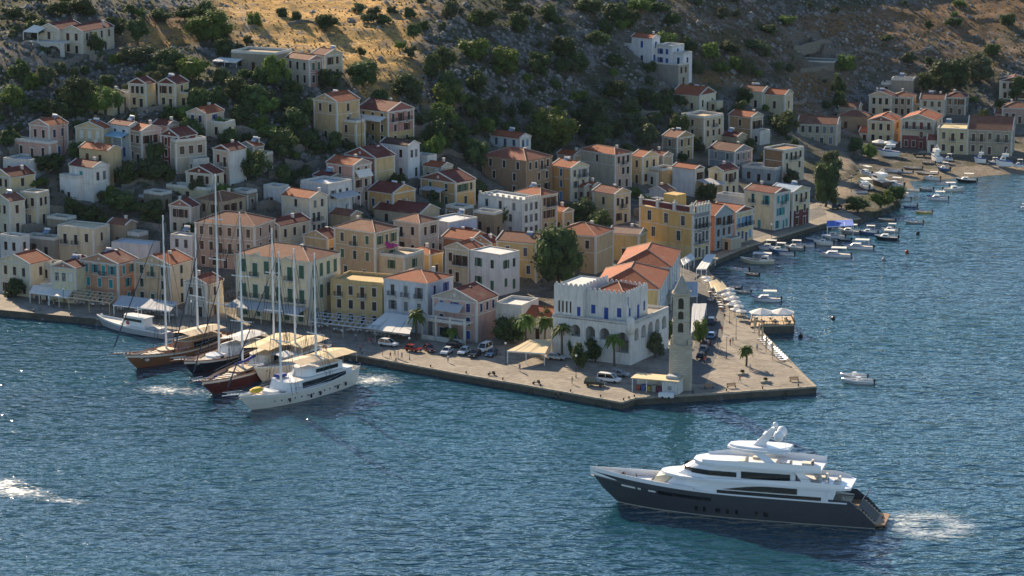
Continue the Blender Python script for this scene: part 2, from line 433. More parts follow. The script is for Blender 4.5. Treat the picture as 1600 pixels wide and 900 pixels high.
            yc = (yf + yb)/2; sl = span * rise / (d/2)
            for ye in (yf - e, yb + e):
                ze = zo - sl * e
                A = [(xl-.05,ye,ze),(xl-.05,yc,ap),(xr+.05,yc,ap),(xr+.05,ye,ze)]
                rf.add(A + [(x,y,z+T) for x,y,z in A], [(0,1,2,3),(7,6,5,4),(0,4,5,1),(1,5,6,2),(2,6,7,3),(3,7,4,0)])
            for xx in (xl - .12, xr + .12):
                bar(c, (xx, yf-e, zo - sl*e + .02), (xx, yc, ap + .02), .17, .26); bar(c, (xx, yb+e, zo - sl*e + .02), (xx, yc, ap + .02), .17, .26)
            if ped:
                pm = MB(); pm.add([(xr+.04,yf+.4,h+.06),(xr+.04,yb-.4,h+.06),(xr+.04,yc,ap-.1)], [(0,1,2)]); pm.build('pediment', plaster(ped), root)
        else:
            q = min(w, d)/2; ap = h + q * 2 * rise
            if w >= d: r0, r1 = (xl + q, (yf+yb)/2, ap), (xr - q, (yf+yb)/2, ap)
            else: r0, r1 = ((xl+xr)/2, yf + q, ap), ((xl+xr)/2, yb - q, ap)
            c0 = [(xl-e,yf-e,zo),(xr+e,yf-e,zo),(xr+e,yb+e,zo),(xl-e,yb+e,zo)]
            if w >= d: fs = [(0,1,5,4),(1,2,5),(2,3,4,5),(3,0,4)]
            else: fs = [(0,1,4),(1,2,5,4),(2,3,5),(3,0,4,5)]
            rf.add(c0 + [r0, r1], fs + [(3,2,1,0)])
            hp = MB()
            pr = [(0, 0), (1, 1), (2, 1), (3, 0)] if w >= d else [(0, 0), (1, 0), (2, 1), (3, 1)]
            for k, rr in pr: hp.tube([Vector(c0[k]) + Vector((0,0,.03)), Vector((r0, r1)[rr]) + Vector((0,0,.05))], .11, 4)
            if (Vector(r0) - Vector(r1)).length > .3: hp.tube([Vector(r0) + Vector((0,0,.05)), Vector(r1) + Vector((0,0,.05))], .11, 4)
            rf_o = rf.build('roof', RM, root); hp.build('hip_ridge', plaster('c2a58c'), rf_o); rf = None
        if rf:
            ro = rf.build('roof', RM, root)
            rg = MB()
            if roof == 'gableL': rg.tube([((xl+xr)/2, yf, ap + T), ((xl+xr)/2, yb, ap + T)], .13, 5)
            else: rg.tube([(xl, (yf+yb)/2, ap + T), (xr, (yf+yb)/2, ap + T)], .13, 5)
            rg.build('ridge', RM, ro)
    else:
        ring(h - .05, .12, .1, c)
        pp = .22
        for args in ((xl, xr, yf, yf+pp), (xr-pp, xr, yf+pp, yb), (xl, xl+pp, yf+pp, yb), (xl+pp, xr-pp, yb-pp, yb)): c.box(*args, h + .071, h + parapet)
    if trim and z0 == 0:
        for (xa, xb, ya, yb_) in ((xl-.08, xl+.4, yf-.08, yf-.003), (xr-.4, xr+.08, yf-.08, yf-.003), (xr+.003, xr+.08, yf-.002, yf+.4), (xr+.003, xr+.08, yb-.4, yb+.08)):
            c.box(xa, xb, ya, yb_, zb0, h - .4)
        if rows > 1:
            zz = h - sh - .05; c.box(xl+.41, xr-.41, yf-.09, yf-.003, zz, zz+.16); c.box(xr+.003, xr+.09, yf+.41, yb-.41, zz, zz+.16)
    if len(c.v): c.build('cornice', TR, root)
    for side, cx, zb_, w_, hh_, door, has_b in winlist:
        st = win if side == 'L' else winR
        if door and st[1:] == 'o': st = st[0] + 'd'
        if side == 'L': loc, rz = (xl + cx, yf, zb_), 0
        else: loc, rz = (xr, yf + cx, zb_), math.pi/2
        nm = 'door' if door else 'window'
        mode = st
        if st[1:] == 'm': mode = st[0] + random.choice('ddco')
        elif vary and mode[1:] == 'd' and RX.random() < .38: mode = mode[0] + RX.choice('cco')
        elif vary and mode[1:] == 'c' and RX.random() < .25: mode = mode[0] + 'o'
        if door: mode = random.choice((mode[0] + 'c', mode[0] + 'd'))
        o = mobj(nm, window_mesh(w_, hh_, mode if mode[1:] != 'c' else mode[0] + 'd', trim), root, loc, (0, 0, rz))
        mobj('shutter' if mode[1:] == 'c' else 'pane', pane_mesh(w_, hh_, mode), o)
        if has_b:
            b = mobj('balcony', slab_mesh(w_ + .9), root, loc, (0, 0, rz)); mobj('railing', rail_mesh(w_ + .9), b)
    return root
def house(label, u, v, L, R, yaw, h, roof='gableL', wall='d8cdb4', name='house', cat='house', w=None, d=None, group=None, annex=True, **k):
    p = hit(u, v, h); s = scale((p.x, p.y, p.z + h)); a = R_(yaw)
    w = w or max(3.0, L / (s * math.cos(a))); d = d or min(20, max(4.0, R / (s * max(.25, math.sin(a)))))
    c = p - Vector((math.cos(a), -math.sin(a), 0)) * w/2 + Vector((math.sin(a), math.cos(a), 0)) * d/2
    root = empty(name, (c.x, c.y, p.z), -a, label, cat, group)
    root['w'] = w; root['d'] = d; root['h'] = h
    block(root, w/2, -d/2, w, d, 0, h, roof, wall, **k)
    FOOT.append((c.x, c.y, w, d, a, p.z))
    if roof != 'flat' and RX.random() < .75:
        x, y = RX.uniform(-.35, .35)*w, RX.uniform(.0, .35)*d; mm = MB(); zc = h + min(w, d)*.06
        mm.box(x-.3, x+.3, y-.3, y+.3, zc - .8, zc + 1.5); mm.box(x-.38, x+.38, y-.38, y+.38, zc + 1.5, zc + 1.65); mm.build('chimney', WHITE, root)
    if cat == 'house' and annex and RX.random() < .62:
        aw, ad, ah = RX.uniform(2.2, 4.2), RX.uniform(3, min(6, d)), RX.uniform(2.6, max(2.8, h*.62)); sd = RX.choice((-1, -1, 1))
        xr = -w/2 - .012 if sd < 0 else w/2 + aw + .012
        block(root, xr, -d/2 + RX.uniform(.6, max(.7, d - ad)), aw, ad, 0, ah, RX.choice(('flat', 'flat', 'gableR')), RX.choice((wall, 'c9c5b8', 'b7ab94', wall)), nL=1, nR=RX.choice((0, 1)), rows=1, trim=False, parapet=RX.choice((.2, .6, .9)), rc=k.get('rc', '8f4a3a'))
    return root
def loc2w(root, x, y, z): 
    a = root.rotation_euler.z; return Vector((root.location.x + x*math.cos(a) - y*math.sin(a), root.location.y + x*math.sin(a) + y*math.cos(a), root.location.z + z))
def awning_part(root, x0, x1, y0, z0, dep, drop, mat, name='awning', posts=True, side='L'):
    """A sloping awning on the front (L) or the right face (R) of a block."""
    m = MB(); n = max(2, int((x1 - x0) / 1.2))
    for i in range(n):
        a, b = x0 + (x1-x0)*i/n, x0 + (x1-x0)*(i+1)/n; k = .06 if i % 2 else 0
        P0 = [(a, y0-.02, z0), (b, y0-.02, z0), (b, y0-dep, z0-drop-k), (a, y0-dep, z0-drop-k)]
        m.add(P0 + [(x, y, z-.05) for x, y, z in P0], [(0,3,2,1),(4,5,6,7),(0,1,5,4),(1,2,6,5),(2,3,7,6),(3,0,4,7)])
        m.box(a, b, y0-dep-.03, y0-dep, z0-drop-k-.28, z0-drop-k)
    o = m.build(name, mat, root)
    if side == 'R': o.rotation_euler.z = math.pi/2
    if posts:
        pm = MB()
        for i in range(3):
            x = x0 + .1 + (x1-x0-.2)*i/2; pm.box(x-.05, x+.05, y0-dep+.1, y0-dep+.2, z0-drop-3.2, z0-drop-.08)
        pm.build('awning_posts', PWHITE, o)
    return o
# ------------------------------------------------------------------ the town, house by house (pixel of the eave at the near corner, widths of the two faces)
DR, OR, BR = '7d4136', 'b0613f', '93604a'
CR, YE, OC, PK, SA, WH, ST, GY, BL = 'd6c8a4', 'd9b469', 'c79c55', 'd3a596', 'cb8b70', 'dcdcd8', 'a3937a', 'a9aaa6', 'b9cbd8'
H = {}
# --- top left hillside
v = H['villa'] = house('long cream villa with white arcade porch on the cliff top', 128, 50, 34, 47, 26, 6.5, 'gableL', 'd4c4a6', rc=DR, nL=[2, 2], nR=[4, 2], name='villa', cat='villa', d=16, win='k')
w_, d_ = v['w'], v['d']
block(v, -w_/2 - .01, -d_/2 - 1.5, 7.0, 12, 0, 6.8, 'gableL', 'd4c4a6', rc=DR, nL=[1, 0], nR=0, rise=.22)
pm = MB()
for i in range(2):                                     # white arches of the porch
    xa = -w_/2 - 9.5 + i * 7.2; W_ = 6.6
    N_ = 10; arc = [(xa + W_/2 - 2.4*math.cos(math.pi*k/N_), 1.2 + 1.5*math.sin(math.pi*k/N_)) for k in range(N_ + 1)]
    for ya in (-d_/2 - 6.0,):
        o0 = [(xa, -3)] + [(xa, 3.4), (xa + W_, 3.4), (xa + W_, -3)]
        m_ = MB()
        for k in range(N_):
            (x1_, z1_), (x2_, z2_) = arc[k], arc[k+1]
            m_.add([(x1_,ya,z1_),(x2_,ya,z2_),(x2_,ya,3.4),(x1_,ya,3.4),(x1_,ya+.5,z1_),(x2_,ya+.5,z2_),(x2_,ya+.5,3.4),(x1_,ya+.5,3.4)], [(0,1,2,3),(5,4,7,6),(0,4,5,1),(3,2,6,7)])
        m_.box(xa - .3, xa + W_/2 - 2.4, ya, ya + .5, -6, 3.4); m_.box(xa + W_/2 + 2.4, xa + W_ + .3, ya, ya + .5, -6, 3.4)
        m_.build('arch', WHITE, v)
pm.box(-w_/2 - 10, -w_/2 + 4.2, -d_/2 - 6.2, -d_/2 - 1.6, 3.41, 3.7); pm.build('terrace', WHITE, v)
tm = MB(); tm.add([(-w_/2-9.5,-d_/2-6,6.2),(-w_/2-4.2,-d_/2-6.2,6.2),(-w_/2-4.2,-d_/2-1.6,7.2),(-w_/2-9.5,-d_/2-1.6,7.2),(-w_/2-6.8,-d_/2-4,8.2)], [(0,1,4),(1,2,4),(2,3,4),(3,0,4)])
for x in (-w_/2-9.4, -w_/2-4.3): tm.box(x-.1, x+.1, -d_/2-5.9, -d_/2-5.7, 3.7, 6.2)
tm.build('canopy', CANVAS, v)
house('yellow gabled twin house with dark red pediment, the one nearer the cliff', 228, 132, 29, 11, 24, 6.5, 'gableL', 'd2b676', rc=DR, ped='7c3f36', nL=[3, 2], nR=0, rise=.25)
house('yellow gabled twin house with dark red pediment, under solar heater', 274, 132, 29, 16, 26, 6.5, 'gableL', 'd2b676', rc=DR, ped='7c3f36', nL=[2, 2], nR=1, rise=.25)
t = house('peach house with blue windows and a flat terrace annex', 321, 178, 31, 24, 30, 5.8, 'gableL', 'd8b796', rc=OR, nL=[2, 2], win='b', nR=1)
block(t, t['w']/2 + 5.5, -t['d']/2 + 1, 5.5, 5, 0, 3.2, 'flat', CR, nL=1, nR=1)
t = house('low stone house with flat roof beside golden slope', 430, 86, 72, 18, 24, 5.0, 'flat', '9c8f78', nL=[3], nR=1, trim=False, rows=1, d=10)
awning_part(t, -t['w']/2 - 4, -t['w']/2 + 4, -t['d']/2, 3.4, 4, .5, CANVAS)
house('cream house with red striped gable below golden slope', 483, 95, 40, 20, 44, 7.2, 'gableR', 'cdbfa0', wall2='b98474', rc=BR, nL=[3, 3], nR=[2, 2], winR='g')
house('cream gabled house backing onto the golden slope', 508, 87, 23, 25, 44, 6.8, 'gableR', 'c9b590', rc=DR, nL=2, nR=2)
house('tall ochre house with plain pediment above stone stairs', 526, 160, 38, 33, 40, 11, 'gableL', 'c8a76c', rc=OR, nL=[2, 2, 1], nR=[1, 1, 1], rise=.2)
t = house('pink gabled mansion over yellow arcade with sunlit awning', 606, 175, 50, 39, 42, 9.5, 'gableR', 'c9a55f', wall2='b98078', base='c8a65c', baseh=3.6, rc=DR, ped='a3605a', nL=[3, 3], nR=[3, 2], bal={('R', 0): 'all'})
awning_part(t, -t['w']/2, t['w']/2 - .4, -t['d']/2, 8.0, 2.6, .9, CANVAS)
house('narrow yellow stair house beside the pink mansion', 556, 193, 32, 12, 36, 7, 'flat', 'bfa062', nL=[1, 1], nR=0)
# --- left hillside rows
t = house('pink house with white corner strips at the wooded edge', 76, 197, 34, 24, 34, 8.5, 'gableL', 'cf9f8c', rc=OR, nL=[2, 2], nR=[2, 1], win='k', winR='b')
block(t, t['w']/2 + 3, -t['d']/2 - 3.0, t['w'] + 6, 3, 0, 4.2, 'flat', 'c79884', nL=3, nR=0)
house('cream house with three white shutters and wide pediment', 161, 201, 46, 9, 22, 7, 'gableL', 'd2ba84', rc=OR, nL=[3, 2], win='wc', nR=0, rise=.18)
t = house('white and blue house with blue awning on hillside', 202, 198, 36, 13, 40, 8.5, 'gableR', 'c3cbd0', rc=DR, nL=[2, 2], win='b', nR=[1, 1])
awning_part(t, -t['w']/2 + .5, t['w']/2, -t['d']/2, 6.6, 3, .8, plain('blue_awning', srgb('7fa3b5'), .8))
house('brown house with a peach double loggia side', 221, 205, 26, 27, 46, 9, 'gableR', 'a3927a', wall2='d0b7a0', rc=OR, nL=[2, 2], nR=[2, 2], wh=2.1, ww=1.5)
house('dark red house with red pediment and white trim', 279, 214, 31, 24, 36, 9.5, 'gableL', '86332f', rc=DR, ped='7c3f36', nL=[2, 2], nR=[1, 1], rise=.24)
house('grey cream house with sloping parapet and arched openings', 274, 224, 10, 45, 58, 8.5, 'flat', 'b4a890', nL=[0], nR=[3, 3], ww=1.4)
house('plain ochre block behind the white house', 168, 236, 50, 18, 36, 9, 'gableR', 'ccb27c', rc=OR, nL=[2, 1, 0], nR=[0, 1, 0], trim=False, win='r')
t = house('white stepped house with a teal shuttered window', 145, 264, 42, 21, 38, 9, 'gableR', WH, rc=DR, nL=[1, 1], nR=[2, 1], win='tc', winR='y')
block(t, -t['w']/2 + 5, -t['d']/2 - 2.2, 6.5, 2.2, 0, 6.0, 'flat', WH, nL=[0, 1], nR=0, trim=False)
house('yellow house with a red tiled roof cut off at the frame', 15, 277, 34, 33, 42, 7, 'gableL', 'd2ba7e', rc=DR, nL=[3, 2], nR=[1, 1])
house('low pale blue house with flat roof near shrubs', 47, 254, 46, 8, 26, 4.5, 'flat', 'c3ccd0', nL=[3], nR=0, d=8)
house('small square cream house with white edges and balcony', 58, 304, 29, 14, 28, 8.2, 'flat', 'd3bf90', nL=[2, 1], nR=[2, 1], bal={('L', 0): [0]}, parapet=.4)
house('cream house with stepped white parapet at the frame edge', 14, 317, 30, 20, 40, 8.5, 'gableL', 'd2c5a2', rc=BR, nL=[2, 2], nR=[1, 1])
t = house('cream house with dark red pediment above a terrace wall', 332, 273, 44, 14, 28, 6.5, 'gableL', 'd0bd92', rc=DR, ped='7c3f36', nL=[3, 2], nR=1, rise=.2)
block(t, t['w']/2 + 1, -t['d']/2 - 3.5, t['w'] + 5, 3.5, 0, 2.8, 'flat', 'c6b58c', nL=[1], nR=0, trim=False, wh=.8, rows=1)
house('cream gabled house with a whitewashed side wall', 358, 237, 27, 23, 38, 9, 'gableL', 'cdb594', wall2='ccd0d0', rc=DR, ped='7c3f36', nL=[2, 2], nR=0, win='r', bal={('L', 0): [1]})
house('small house with pink pediment and three front openings', 298, 324, 35, 8, 26, 7.2, 'gableL', 'cdb496', rc=DR, ped='a8685a', nL=[3, 3], nR=0, rise=.24)
house('old brownish house with weathered tiled roof', 346, 316, 42, 33, 34, 8, 'hip', 'b09a7a', rc='8c6348', nL=[2, 2], nR=[3, 2], trim=False)
house('cream cubic house standing behind the waterfront row', 146, 359, 61, 19, 26, 9, 'flat', 'd3c29a', nL=[3, 1], nR=[1, 1], bal={('L', 0): [0, 1]}, parapet=.35)
house('low stone shed with flat roof on the left slope', 84, 376, 50, 10, 26, 4.5, 'flat', '9c9484', nL=[2], nR=0, trim=False)
house('white vaulted house behind the orange waterfront house', 232, 384, 62, 14, 24, 5, 'flat', 'c9cdd0', nL=[0], nR=1, trim=False, parapet=.2)
house('white house with stair beside the pink mansion', 300, 372, 36, 10, 28, 7, 'flat', 'c8ccce', nL=[2, 1], nR=1, win='y', parapet=.3)
# --- waterfront, left
house('cream waterfront house with lettered gable at the frame edge', 46, 413, 54, 27, 34, 8.6, 'gableL', 'd6c9a6', rc=OR, nL=[3, 3], nR=[1, 1], rise=.17)
house('small pale annex between two waterfront houses', 79, 417, 17, 3, 26, 7, 'flat', 'd3cbb0', nL=[1, 1], nR=0, d=5)
house('narrow pale yellow waterfront house with small pink pediment', 118, 420, 41, 4, 24, 8.8, 'gableL', 'd8cb9c', rc=DR, ped='b47a6c', nL=[3, 3], nR=0, win='w', d=9, rise=.18)
house('orange waterfront house with turquoise shutters and white pediment', 184, 413, 64, 25, 30, 10, 'gableL', 'cc8f66', rc=DR, nL=[4, 3], nR=[2, 1], win='tc', ped='c08a68', bal={('L', 0): [2]}, rise=.16)
house('peach waterfront house with central green balcony', 265, 415, 60, 30, 30, 10, 'gableL', 'd3ae80', wall2='c8bfa8', rc=OR, nL=[3, 3], nR=[1, 1], win='g', bal={('L', 0): [1]}, rise=.17)
house('small grey gabled house beside the gulet masts', 322, 444, 36, 22, 30, 8.2, 'gableL', 'b3b1a8', rc=DR, nL=[2, 2], nR=1, trim=True, rise=.2)
t = house('tall pink house with three little roof pediments', 398, 354, 98, 8, 22, 11.5, 'hip', 'b89a86', rc=BR, nL=[6, 6, 5], nR=[2, 2, 2], vary=False, d=11, bal={('L', 1): [2, 3]})
t = H['big'] = house('large cream neoclassical mansion with two rows of green shutters', 483, 409, 122, 43, 30, 15.5, 'hip', 'e2cfa2', rc=BR, name='mansion', cat='mansion', nL=[6, 6, 5], nR=[4, 4, 3], win='gc', wh=3.1, ww=1.45, rows=3, vary=False, bal={('L', 0): [1, 4], ('L', 1): 'all'}, rise=.17)
w_, d_ = t['w'], t['d']
for x, g in ((-w_*.22, .9), (w_*.2, .9)):
    gm = MB(); hw = 1.5
    gm.add([(x-hw,-d_/2-.35,15.4),(x+hw,-d_/2-.35,15.4),(x,-d_/2-.35,16.1),(x-hw,-d_/2+2.6,15.4),(x+hw,-d_/2+2.6,15.4),(x,-d_/2+3.4,16.1)], [(0,1,2),(0,2,5,3),(1,4,5,2)])
    gm.build('roof_pediment', plaster('c9bd9c'), t)
awning_part(t, -w_/2 + .3, w_/2 - .4, -d_/2, 4.6, 5.0, .9, GREYC)
# --- centre left, second rows
house('cream house with small dark red gable behind the mansion', 436, 354, 30, 44, 38, 8, 'gableL', 'cbb890', rc=DR, ped='8a5a48', nL=[2, 2], nR=[3, 2])
house('tall cream house with one dark window and gabled side', 484, 311, 47, 25, 40, 9.5, 'gableR', 'd6c7a4', rc=OR, nL=[1, 0], nR=[2, 3], win='k', winR='y', trim=True, bal={('R', 1): 'all'})
t = house('white terraced house with grey veranda awning', 513, 292, 46, 34, 38, 9, 'flat', 'cbcfd0', nL=[0, 1], nR=[3, 3], winR='y')
awning_part(t, -t['d']/2 + .2, t['d']/2, -t['w']/2, 6.8, 3.2, .8, GREYC, side='R')
house('small brown house with solar heater on red roof', 517, 277, 29, 18, 38, 5.2, 'gableR', 'b39f80', rc=DR, nL=2, nR=2, rise=.12)
t = house('salmon pink gabled house with hanging white blind', 552, 259, 44, 26, 40, 10, 'gableR', 'c98d78', wall2='c0a595', rc=OR, nL=[1, 1, 0], nR=[2, 2, 2])
awning_part(t, -t['d']/2 + .6, t['d']/2 - .6, -t['w']/2, 8.6, 1.4, 1.6, CANVAS, side='R', posts=False)
house('house with brick red pediment front and yellow side', 586, 248, 49, 29, 40, 8, 'gableL', 'b4604c', wall2='d3b26e', rc=DR, ped='a8523f', nL=[2, 1], nR=[0], rise=.2)
house('bright white house with dark roof on the upper slope', 638, 228, 45, 17, 38, 9, 'gableR', 'd6d8d8', rc='5c4038', nL=[2, 2], nR=[2, 2], win='k', winR='y', trim=False)
house('ochre yellow house with violet blue shutters', 614, 303, 41, 33, 40, 5.6, 'gableR', 'd3a049', rc=DR, nL=[3], nR=[2], win='b', winR='k', rows=1, wh=1.9)
t = house('yellow house with wide gable and terrace veranda', 712, 286, 56, 30, 40, 6.5, 'gableL', 'c99a4e', wall2='d9ae52', rc=DR, ped='8f5340', nL=[2, 2], nR=[3, 1], win='g', rise=.17)  # right face a lighter yellow, sunlight put into the wall colour
awning_part(t, -t['w']/2 + 2, t['w']/2 - 3, -t['d']/2, 4.6, 3, .5, GREYC)
house('low house with long dark red roof in mid slope', 656, 335, 74, 20, 34, 4, 'gableR', 'b7a888', rc=DR, nL=2, nR=1, d=9, trim=False)
house('big ochre brown house with hipped roof and balconies', 586, 364, 67, 34, 36, 12.5, 'hip', 'bd9f72', rc=BR, nL=[3, 3, 2], nR=[3, 2, 2], win='g', bal={('L', 0): [1]})
house('pinkish cream house with hipped orange roof', 656, 349, 42, 28, 38, 8.5, 'hip', 'cbb297', rc=BR, nL=[2, 2], nR=[2, 2], bal={('L', 0): [0]})
house('white flat roofed house with lavender side', 702, 350, 37, 43, 42, 6, 'flat', 'ccd0d2', wall2='b9bfd4', nL=[1], nR=[2], rows=1, trim=False, parapet=.35)
house('roofless brown stone house beside the white crenellated house', 772, 336, 32, 10, 34, 6, 'flat', '96805f', nL=[2], nR=1, trim=False, rows=1)
house('large brown stone mansion with red hipped roof', 822, 252, 69, 41, 40, 10, 'hip', 'a8855f', rc='a4604a', name='mansion', cat='mansion', nL=[3, 2], nR=[4, 3], wh=2.2, bal={('R', 0): [2]}, edge='b08c68')
t = house('white house with blue windows above the brown mansion', 812, 216, 46, 17, 40, 6.5, 'gableR', WH, rc=OR, nL=[3, 2], win='s', nR=[2, 1])
block(t, -t['w']/2 - .01, -t['d']/2 + 1, 4, 5, 0, 4.5, 'flat', 'c59b62', nL=0, nR=0, trim=False)
house('orange house with a pale gabled harbour side', 892, 263, 30, 28, 46, 9.5, 'gableR', 'd9993f', wall2='d2c39b', rc=OR, nL=[1, 1], nR=[3, 2], win='s', winR='y', bal={('R', 0): [1, 2]})
house('large grey cream house with hipped roof and pink side', 961, 242, 54, 27, 46, 10, 'hip', 'b9b193', wall2='c8a78d', rc=OR, nL=[1, 0, 0], nR=[3, 3, 2], bal={('R', 0): [1]})
t = house('yellow house with parasol terrace and sunlit wall', 1004, 246, 17, 26, 46, 8, 'gableR', 'd8b878', rc=OR, nL=[1, 1], nR=[2, 2])
block(t, t['w']/2 + 5, -t['d']/2 + 3, 5, 6, 0, 4.2, 'flat', 'd2a45a', nL=1, nR=0, trim=False)  # annex wall more orange: sunlight on it put into the colour
t = H['cren'] = house('white flat roofed house with stubby crenellations', 816, 316, 69, 28, 42, 9.5, 'flat', 'd8d8d0', nL=[3, 2], nR=[3, 3], win='y', parapet=.5)
w_, d_ = t['w'], t['d']
for i in range(8):
    m_ = MB(); m_.box(-.35, .35, -.02, .42, 0, .8); m_.build('merlon', WHITE, t, loc=(-w_/2 + .6 + i*(w_-1.2)/7, -d_/2 - .12, 9.9))
for i in range(1, 6):
    m_ = MB(); m_.box(-.42, .02, -.35, .35, 0, .8); m_.build('merlon', WHITE, t, loc=(w_/2 + .12, -d_/2 + .6 + i*(d_-1.2)/5, 9.9))
house('ochre house with brown shutters behind the crenellated house', 845, 306, 40, 26, 44, 10.5, 'hip', 'c2a069', rc=OR, nL=[1, 1, 1], nR=[3, 3, 2], win='kc', bal={('R', 0): [1, 2]})
t = house('pale yellow gabled house above dark garden trees', 960, 304, 33, 26, 46, 8.5, 'gableR', 'd3bb7c', rc=DR, nL=[1, 1], nR=[3, 2], bal={('R', 0): [1]})
block(t, -t['w']/2 - .01, -t['d']/2, 6, 7, 0, 4.0, 'gableR', 'cdb472', rc=BR, nL=1, nR=0)
# --- east side of the town
t = H['grand'] = house('grand yellow house with maroon roof balustrade', 1083, 335, 80, 29, 44, 12.5, 'flat', 'd1a23f', wall2='8f8a92', name='mansion', cat='mansion', nL=[3, 2, 1], nR=[4, 4, 4], win='y', wh=2.7, ww=1.4, rows=3, vary=False, parapet=.12, base='cbb066', baseh=4.0, bal={('R', 0): 'all', ('R', 1): [1]})
w_, d_ = t['w'], t['d']
bm_ = plaster('6e3338')
for i in range(4):
    pb = MB(); pb.box(-.45, .45, -.3, .5, 0, 2.0); pb.box(-.55, .55, -.4, .6, 2.0, 2.2); pb.ball((0, .1, 2.55), .32, .32, .38, 7, 4); pb.build('roof_pier', WHITE, t, loc=(-w_/2 + .5 + i*(w_-1)/3, -d_/2, 12.63))
for i in range(3):
    a = -w_/2 + 1.0 + i*(w_-1)/3; b = a + (w_-1)/3 - 1.0
    pb = MB(); pb.box(a, b, -d_/2, -d_/2 + .25, 12.9, 14.2); pb.build('balustrade', bm_, t)
    pb = MB(); pb.box(a, b, -d_/2 - .06, -d_/2 + .3, 14.21, 14.45); pb.build('coping', WHITE, t)
for i in range(1, 6):
    pb = MB(); pb.box(-.5, .3, -.45, .45, 0, 2.0); pb.ball((-.1, 0, 2.35), .32, .32, .38, 7, 4); pb.build('roof_pier', WHITE, t, loc=(w_/2, -d_/2 + .5 + i*(d_-1)/5, 12.63))
for i in range(5):
    a = -d_/2 + 1.0 + i*(d_-1)/5; b = a + (d_-1)/5 - 1.0
    pb = MB(); pb.box(w_/2 - .25, w_/2, a, b, 12.9, 14.2); pb.build('balustrade', bm_, t)
pb = MB(); pb.box(-2.2, 2.2, -2, 2, 12.6, 16.4); pb.build('roof_hut', plaster('cda648'), t); pb = MB(); pb.box(-w_/2 + 2, -2.6, -d_/2 + 2, 1, 12.6, 14.6); pb.build('roof_shelter', plaster('5c6770'), t)
house('blue grey gabled house on the east quay', 1117, 338, 6, 32, 40, 9.5, 'gableR', 'c08060', wall2='9aa5ac', rc=OR, nL=0, nR=[3, 3], bal={('R', 0): [1, 2]}, w=9, rise=.28, trim=False)
house('cream quay house with blue shutters and red gable', 1150, 333, 5, 30, 40, 8.5, 'gableR', 'c9b68a', wall2='d2bd84', rc=OR, ped='8a4a40', nL=0, nR=[4, 4], winR='s', bal={('R', 0): 'all'}, w=9, rise=.16)
t = house('pale quay house with green shutters and bay balcony', 1211, 303, 44, 26, 42, 10.5, 'gableR', 'd3c69c', wall2='bfc3bb', rc=DR, ped='8a4a40', nL=[2, 2, 1], nR=[3, 4], win='t', winR='tc', bal={('L', 0): 'all', ('R', 0): [1]}, rise=.16)
house('cream quay house with maroon ground floor', 1239, 301, 6, 30, 40, 10, 'gableR', 'd0c190', wall2='d0bf88', base='6d3238', baseh=4.6, rc=BL, nL=0, nR=[3, 2], bal={('R', 0): [1]}, w=8, rise=.14)
house('light yellow gabled house with tall dark windows', 1130, 268, 21, 26, 42, 7.5, 'gableL', 'd3c07e', wall2='d6c79a', rc=DR, nL=[1, 1], nR=[3, 2], bal={('R', 0): [1]})
t = house('white house with yellow gable end and grey awning', 1086, 265, 33, 15, 42, 8, 'gableR', 'cdd0d2', wall2='cdb87e', rc=OR, ped='8a4a40', nL=[0], nR=[2, 1])
awning_part(t, -t['d']/2 + 1, t['d']/2 + 3, -t['w']/2, 4.6, 5.5, .9, GREYC, side='R')
house('slate grey gabled house in the eastern hollow', 1148, 238, 38, 30, 44, 6.5, 'gableR', '8d9499', rc='6d463c', nL=[2, 1], nR=[3, 3], win='y', rise=.2)
house('brown walled house with a cream facade towards the bay', 1224, 237, 28, 36, 44, 9.5, 'flat', '9c7248', wall2='d0c19a', nL=[0], nR=[4, 3, 2], bal={('R', 0): [1, 2]}, parapet=.5)
house('ochre stone house with pink roof on the eastern slope', 1058, 216, 22, 27, 44, 6.8, 'gableR', '9d8a6c', wall2='b7985e', rc=BR, nL=[1, 1], nR=[2, 2])
house('cream house with broad white corner strips on the eastern slope', 1100, 186, 34, 33, 44, 9.5, 'flat', 'c7ad80', wall2='c8b387', nL=[1, 1], nR=[3, 3], bal={('R', 0): [1]}, parapet=.8)
house('ochre house with narrow windowed end and red roof', 1174, 184, 33, 20, 42, 8, 'gableR', 'bd8f56', wall2='c6b184', rc=OR, nL=[1, 1], nR=[2, 2], bal={('R', 0): [0, 1]})
house('cream cottage with twin gables under the ruined house', 1093, 150, 41, 28, 36, 5.2, 'gableR', 'd0c193', wall2='d6ccae', rc=OR, ped='8a4a40', nL=[2], nR=[3], rows=1, rise=.22)
t = house('pale cottage pair with pink roofs below the stony slope', 1191, 144, 35, 10, 30, 5.5, 'gableR', 'cdbf98', rc=BR, nL=[2], nR=1, rows=1, d=7)
block(t, t['w']/2 + 7.5, -t['d']/2 + 1.5, 7.4, 6.5, 0, 4.8, 'gableR', 'cdbb8e', rc=OR, nL=1, nR=1, rows=1)
t = house('white hillside villa with blue shutters and red roof', 1019, 60, 31, 13, 40, 8.5, 'gableR', 'd9dadd', rc=OR, name='villa', cat='villa', nL=[1, 1], nR=[1, 2], win='bc', trim=False)
block(t, -t['w']/2 - .01, -t['d']/2 - .6, 6, 6, 0, 5.6, 'flat', 'c3cdd8', nL=[1, 0], nR=0, win='s', trim=False)
block(t, t['w']/2 + 6.5, -t['d']/2 + 2, 6.4, 7, 0, 5.8, 'flat', 'd9dadd', nL=[2, 2], nR=1, win='bc', trim=False)
block(t, t['w']/2 + 10.5, -t['d']/2 + 3, 3.9, 5, 0, 3.6, 'flat', 'd9dadd', nL=1, nR=1, win='b', trim=False, rows=1)
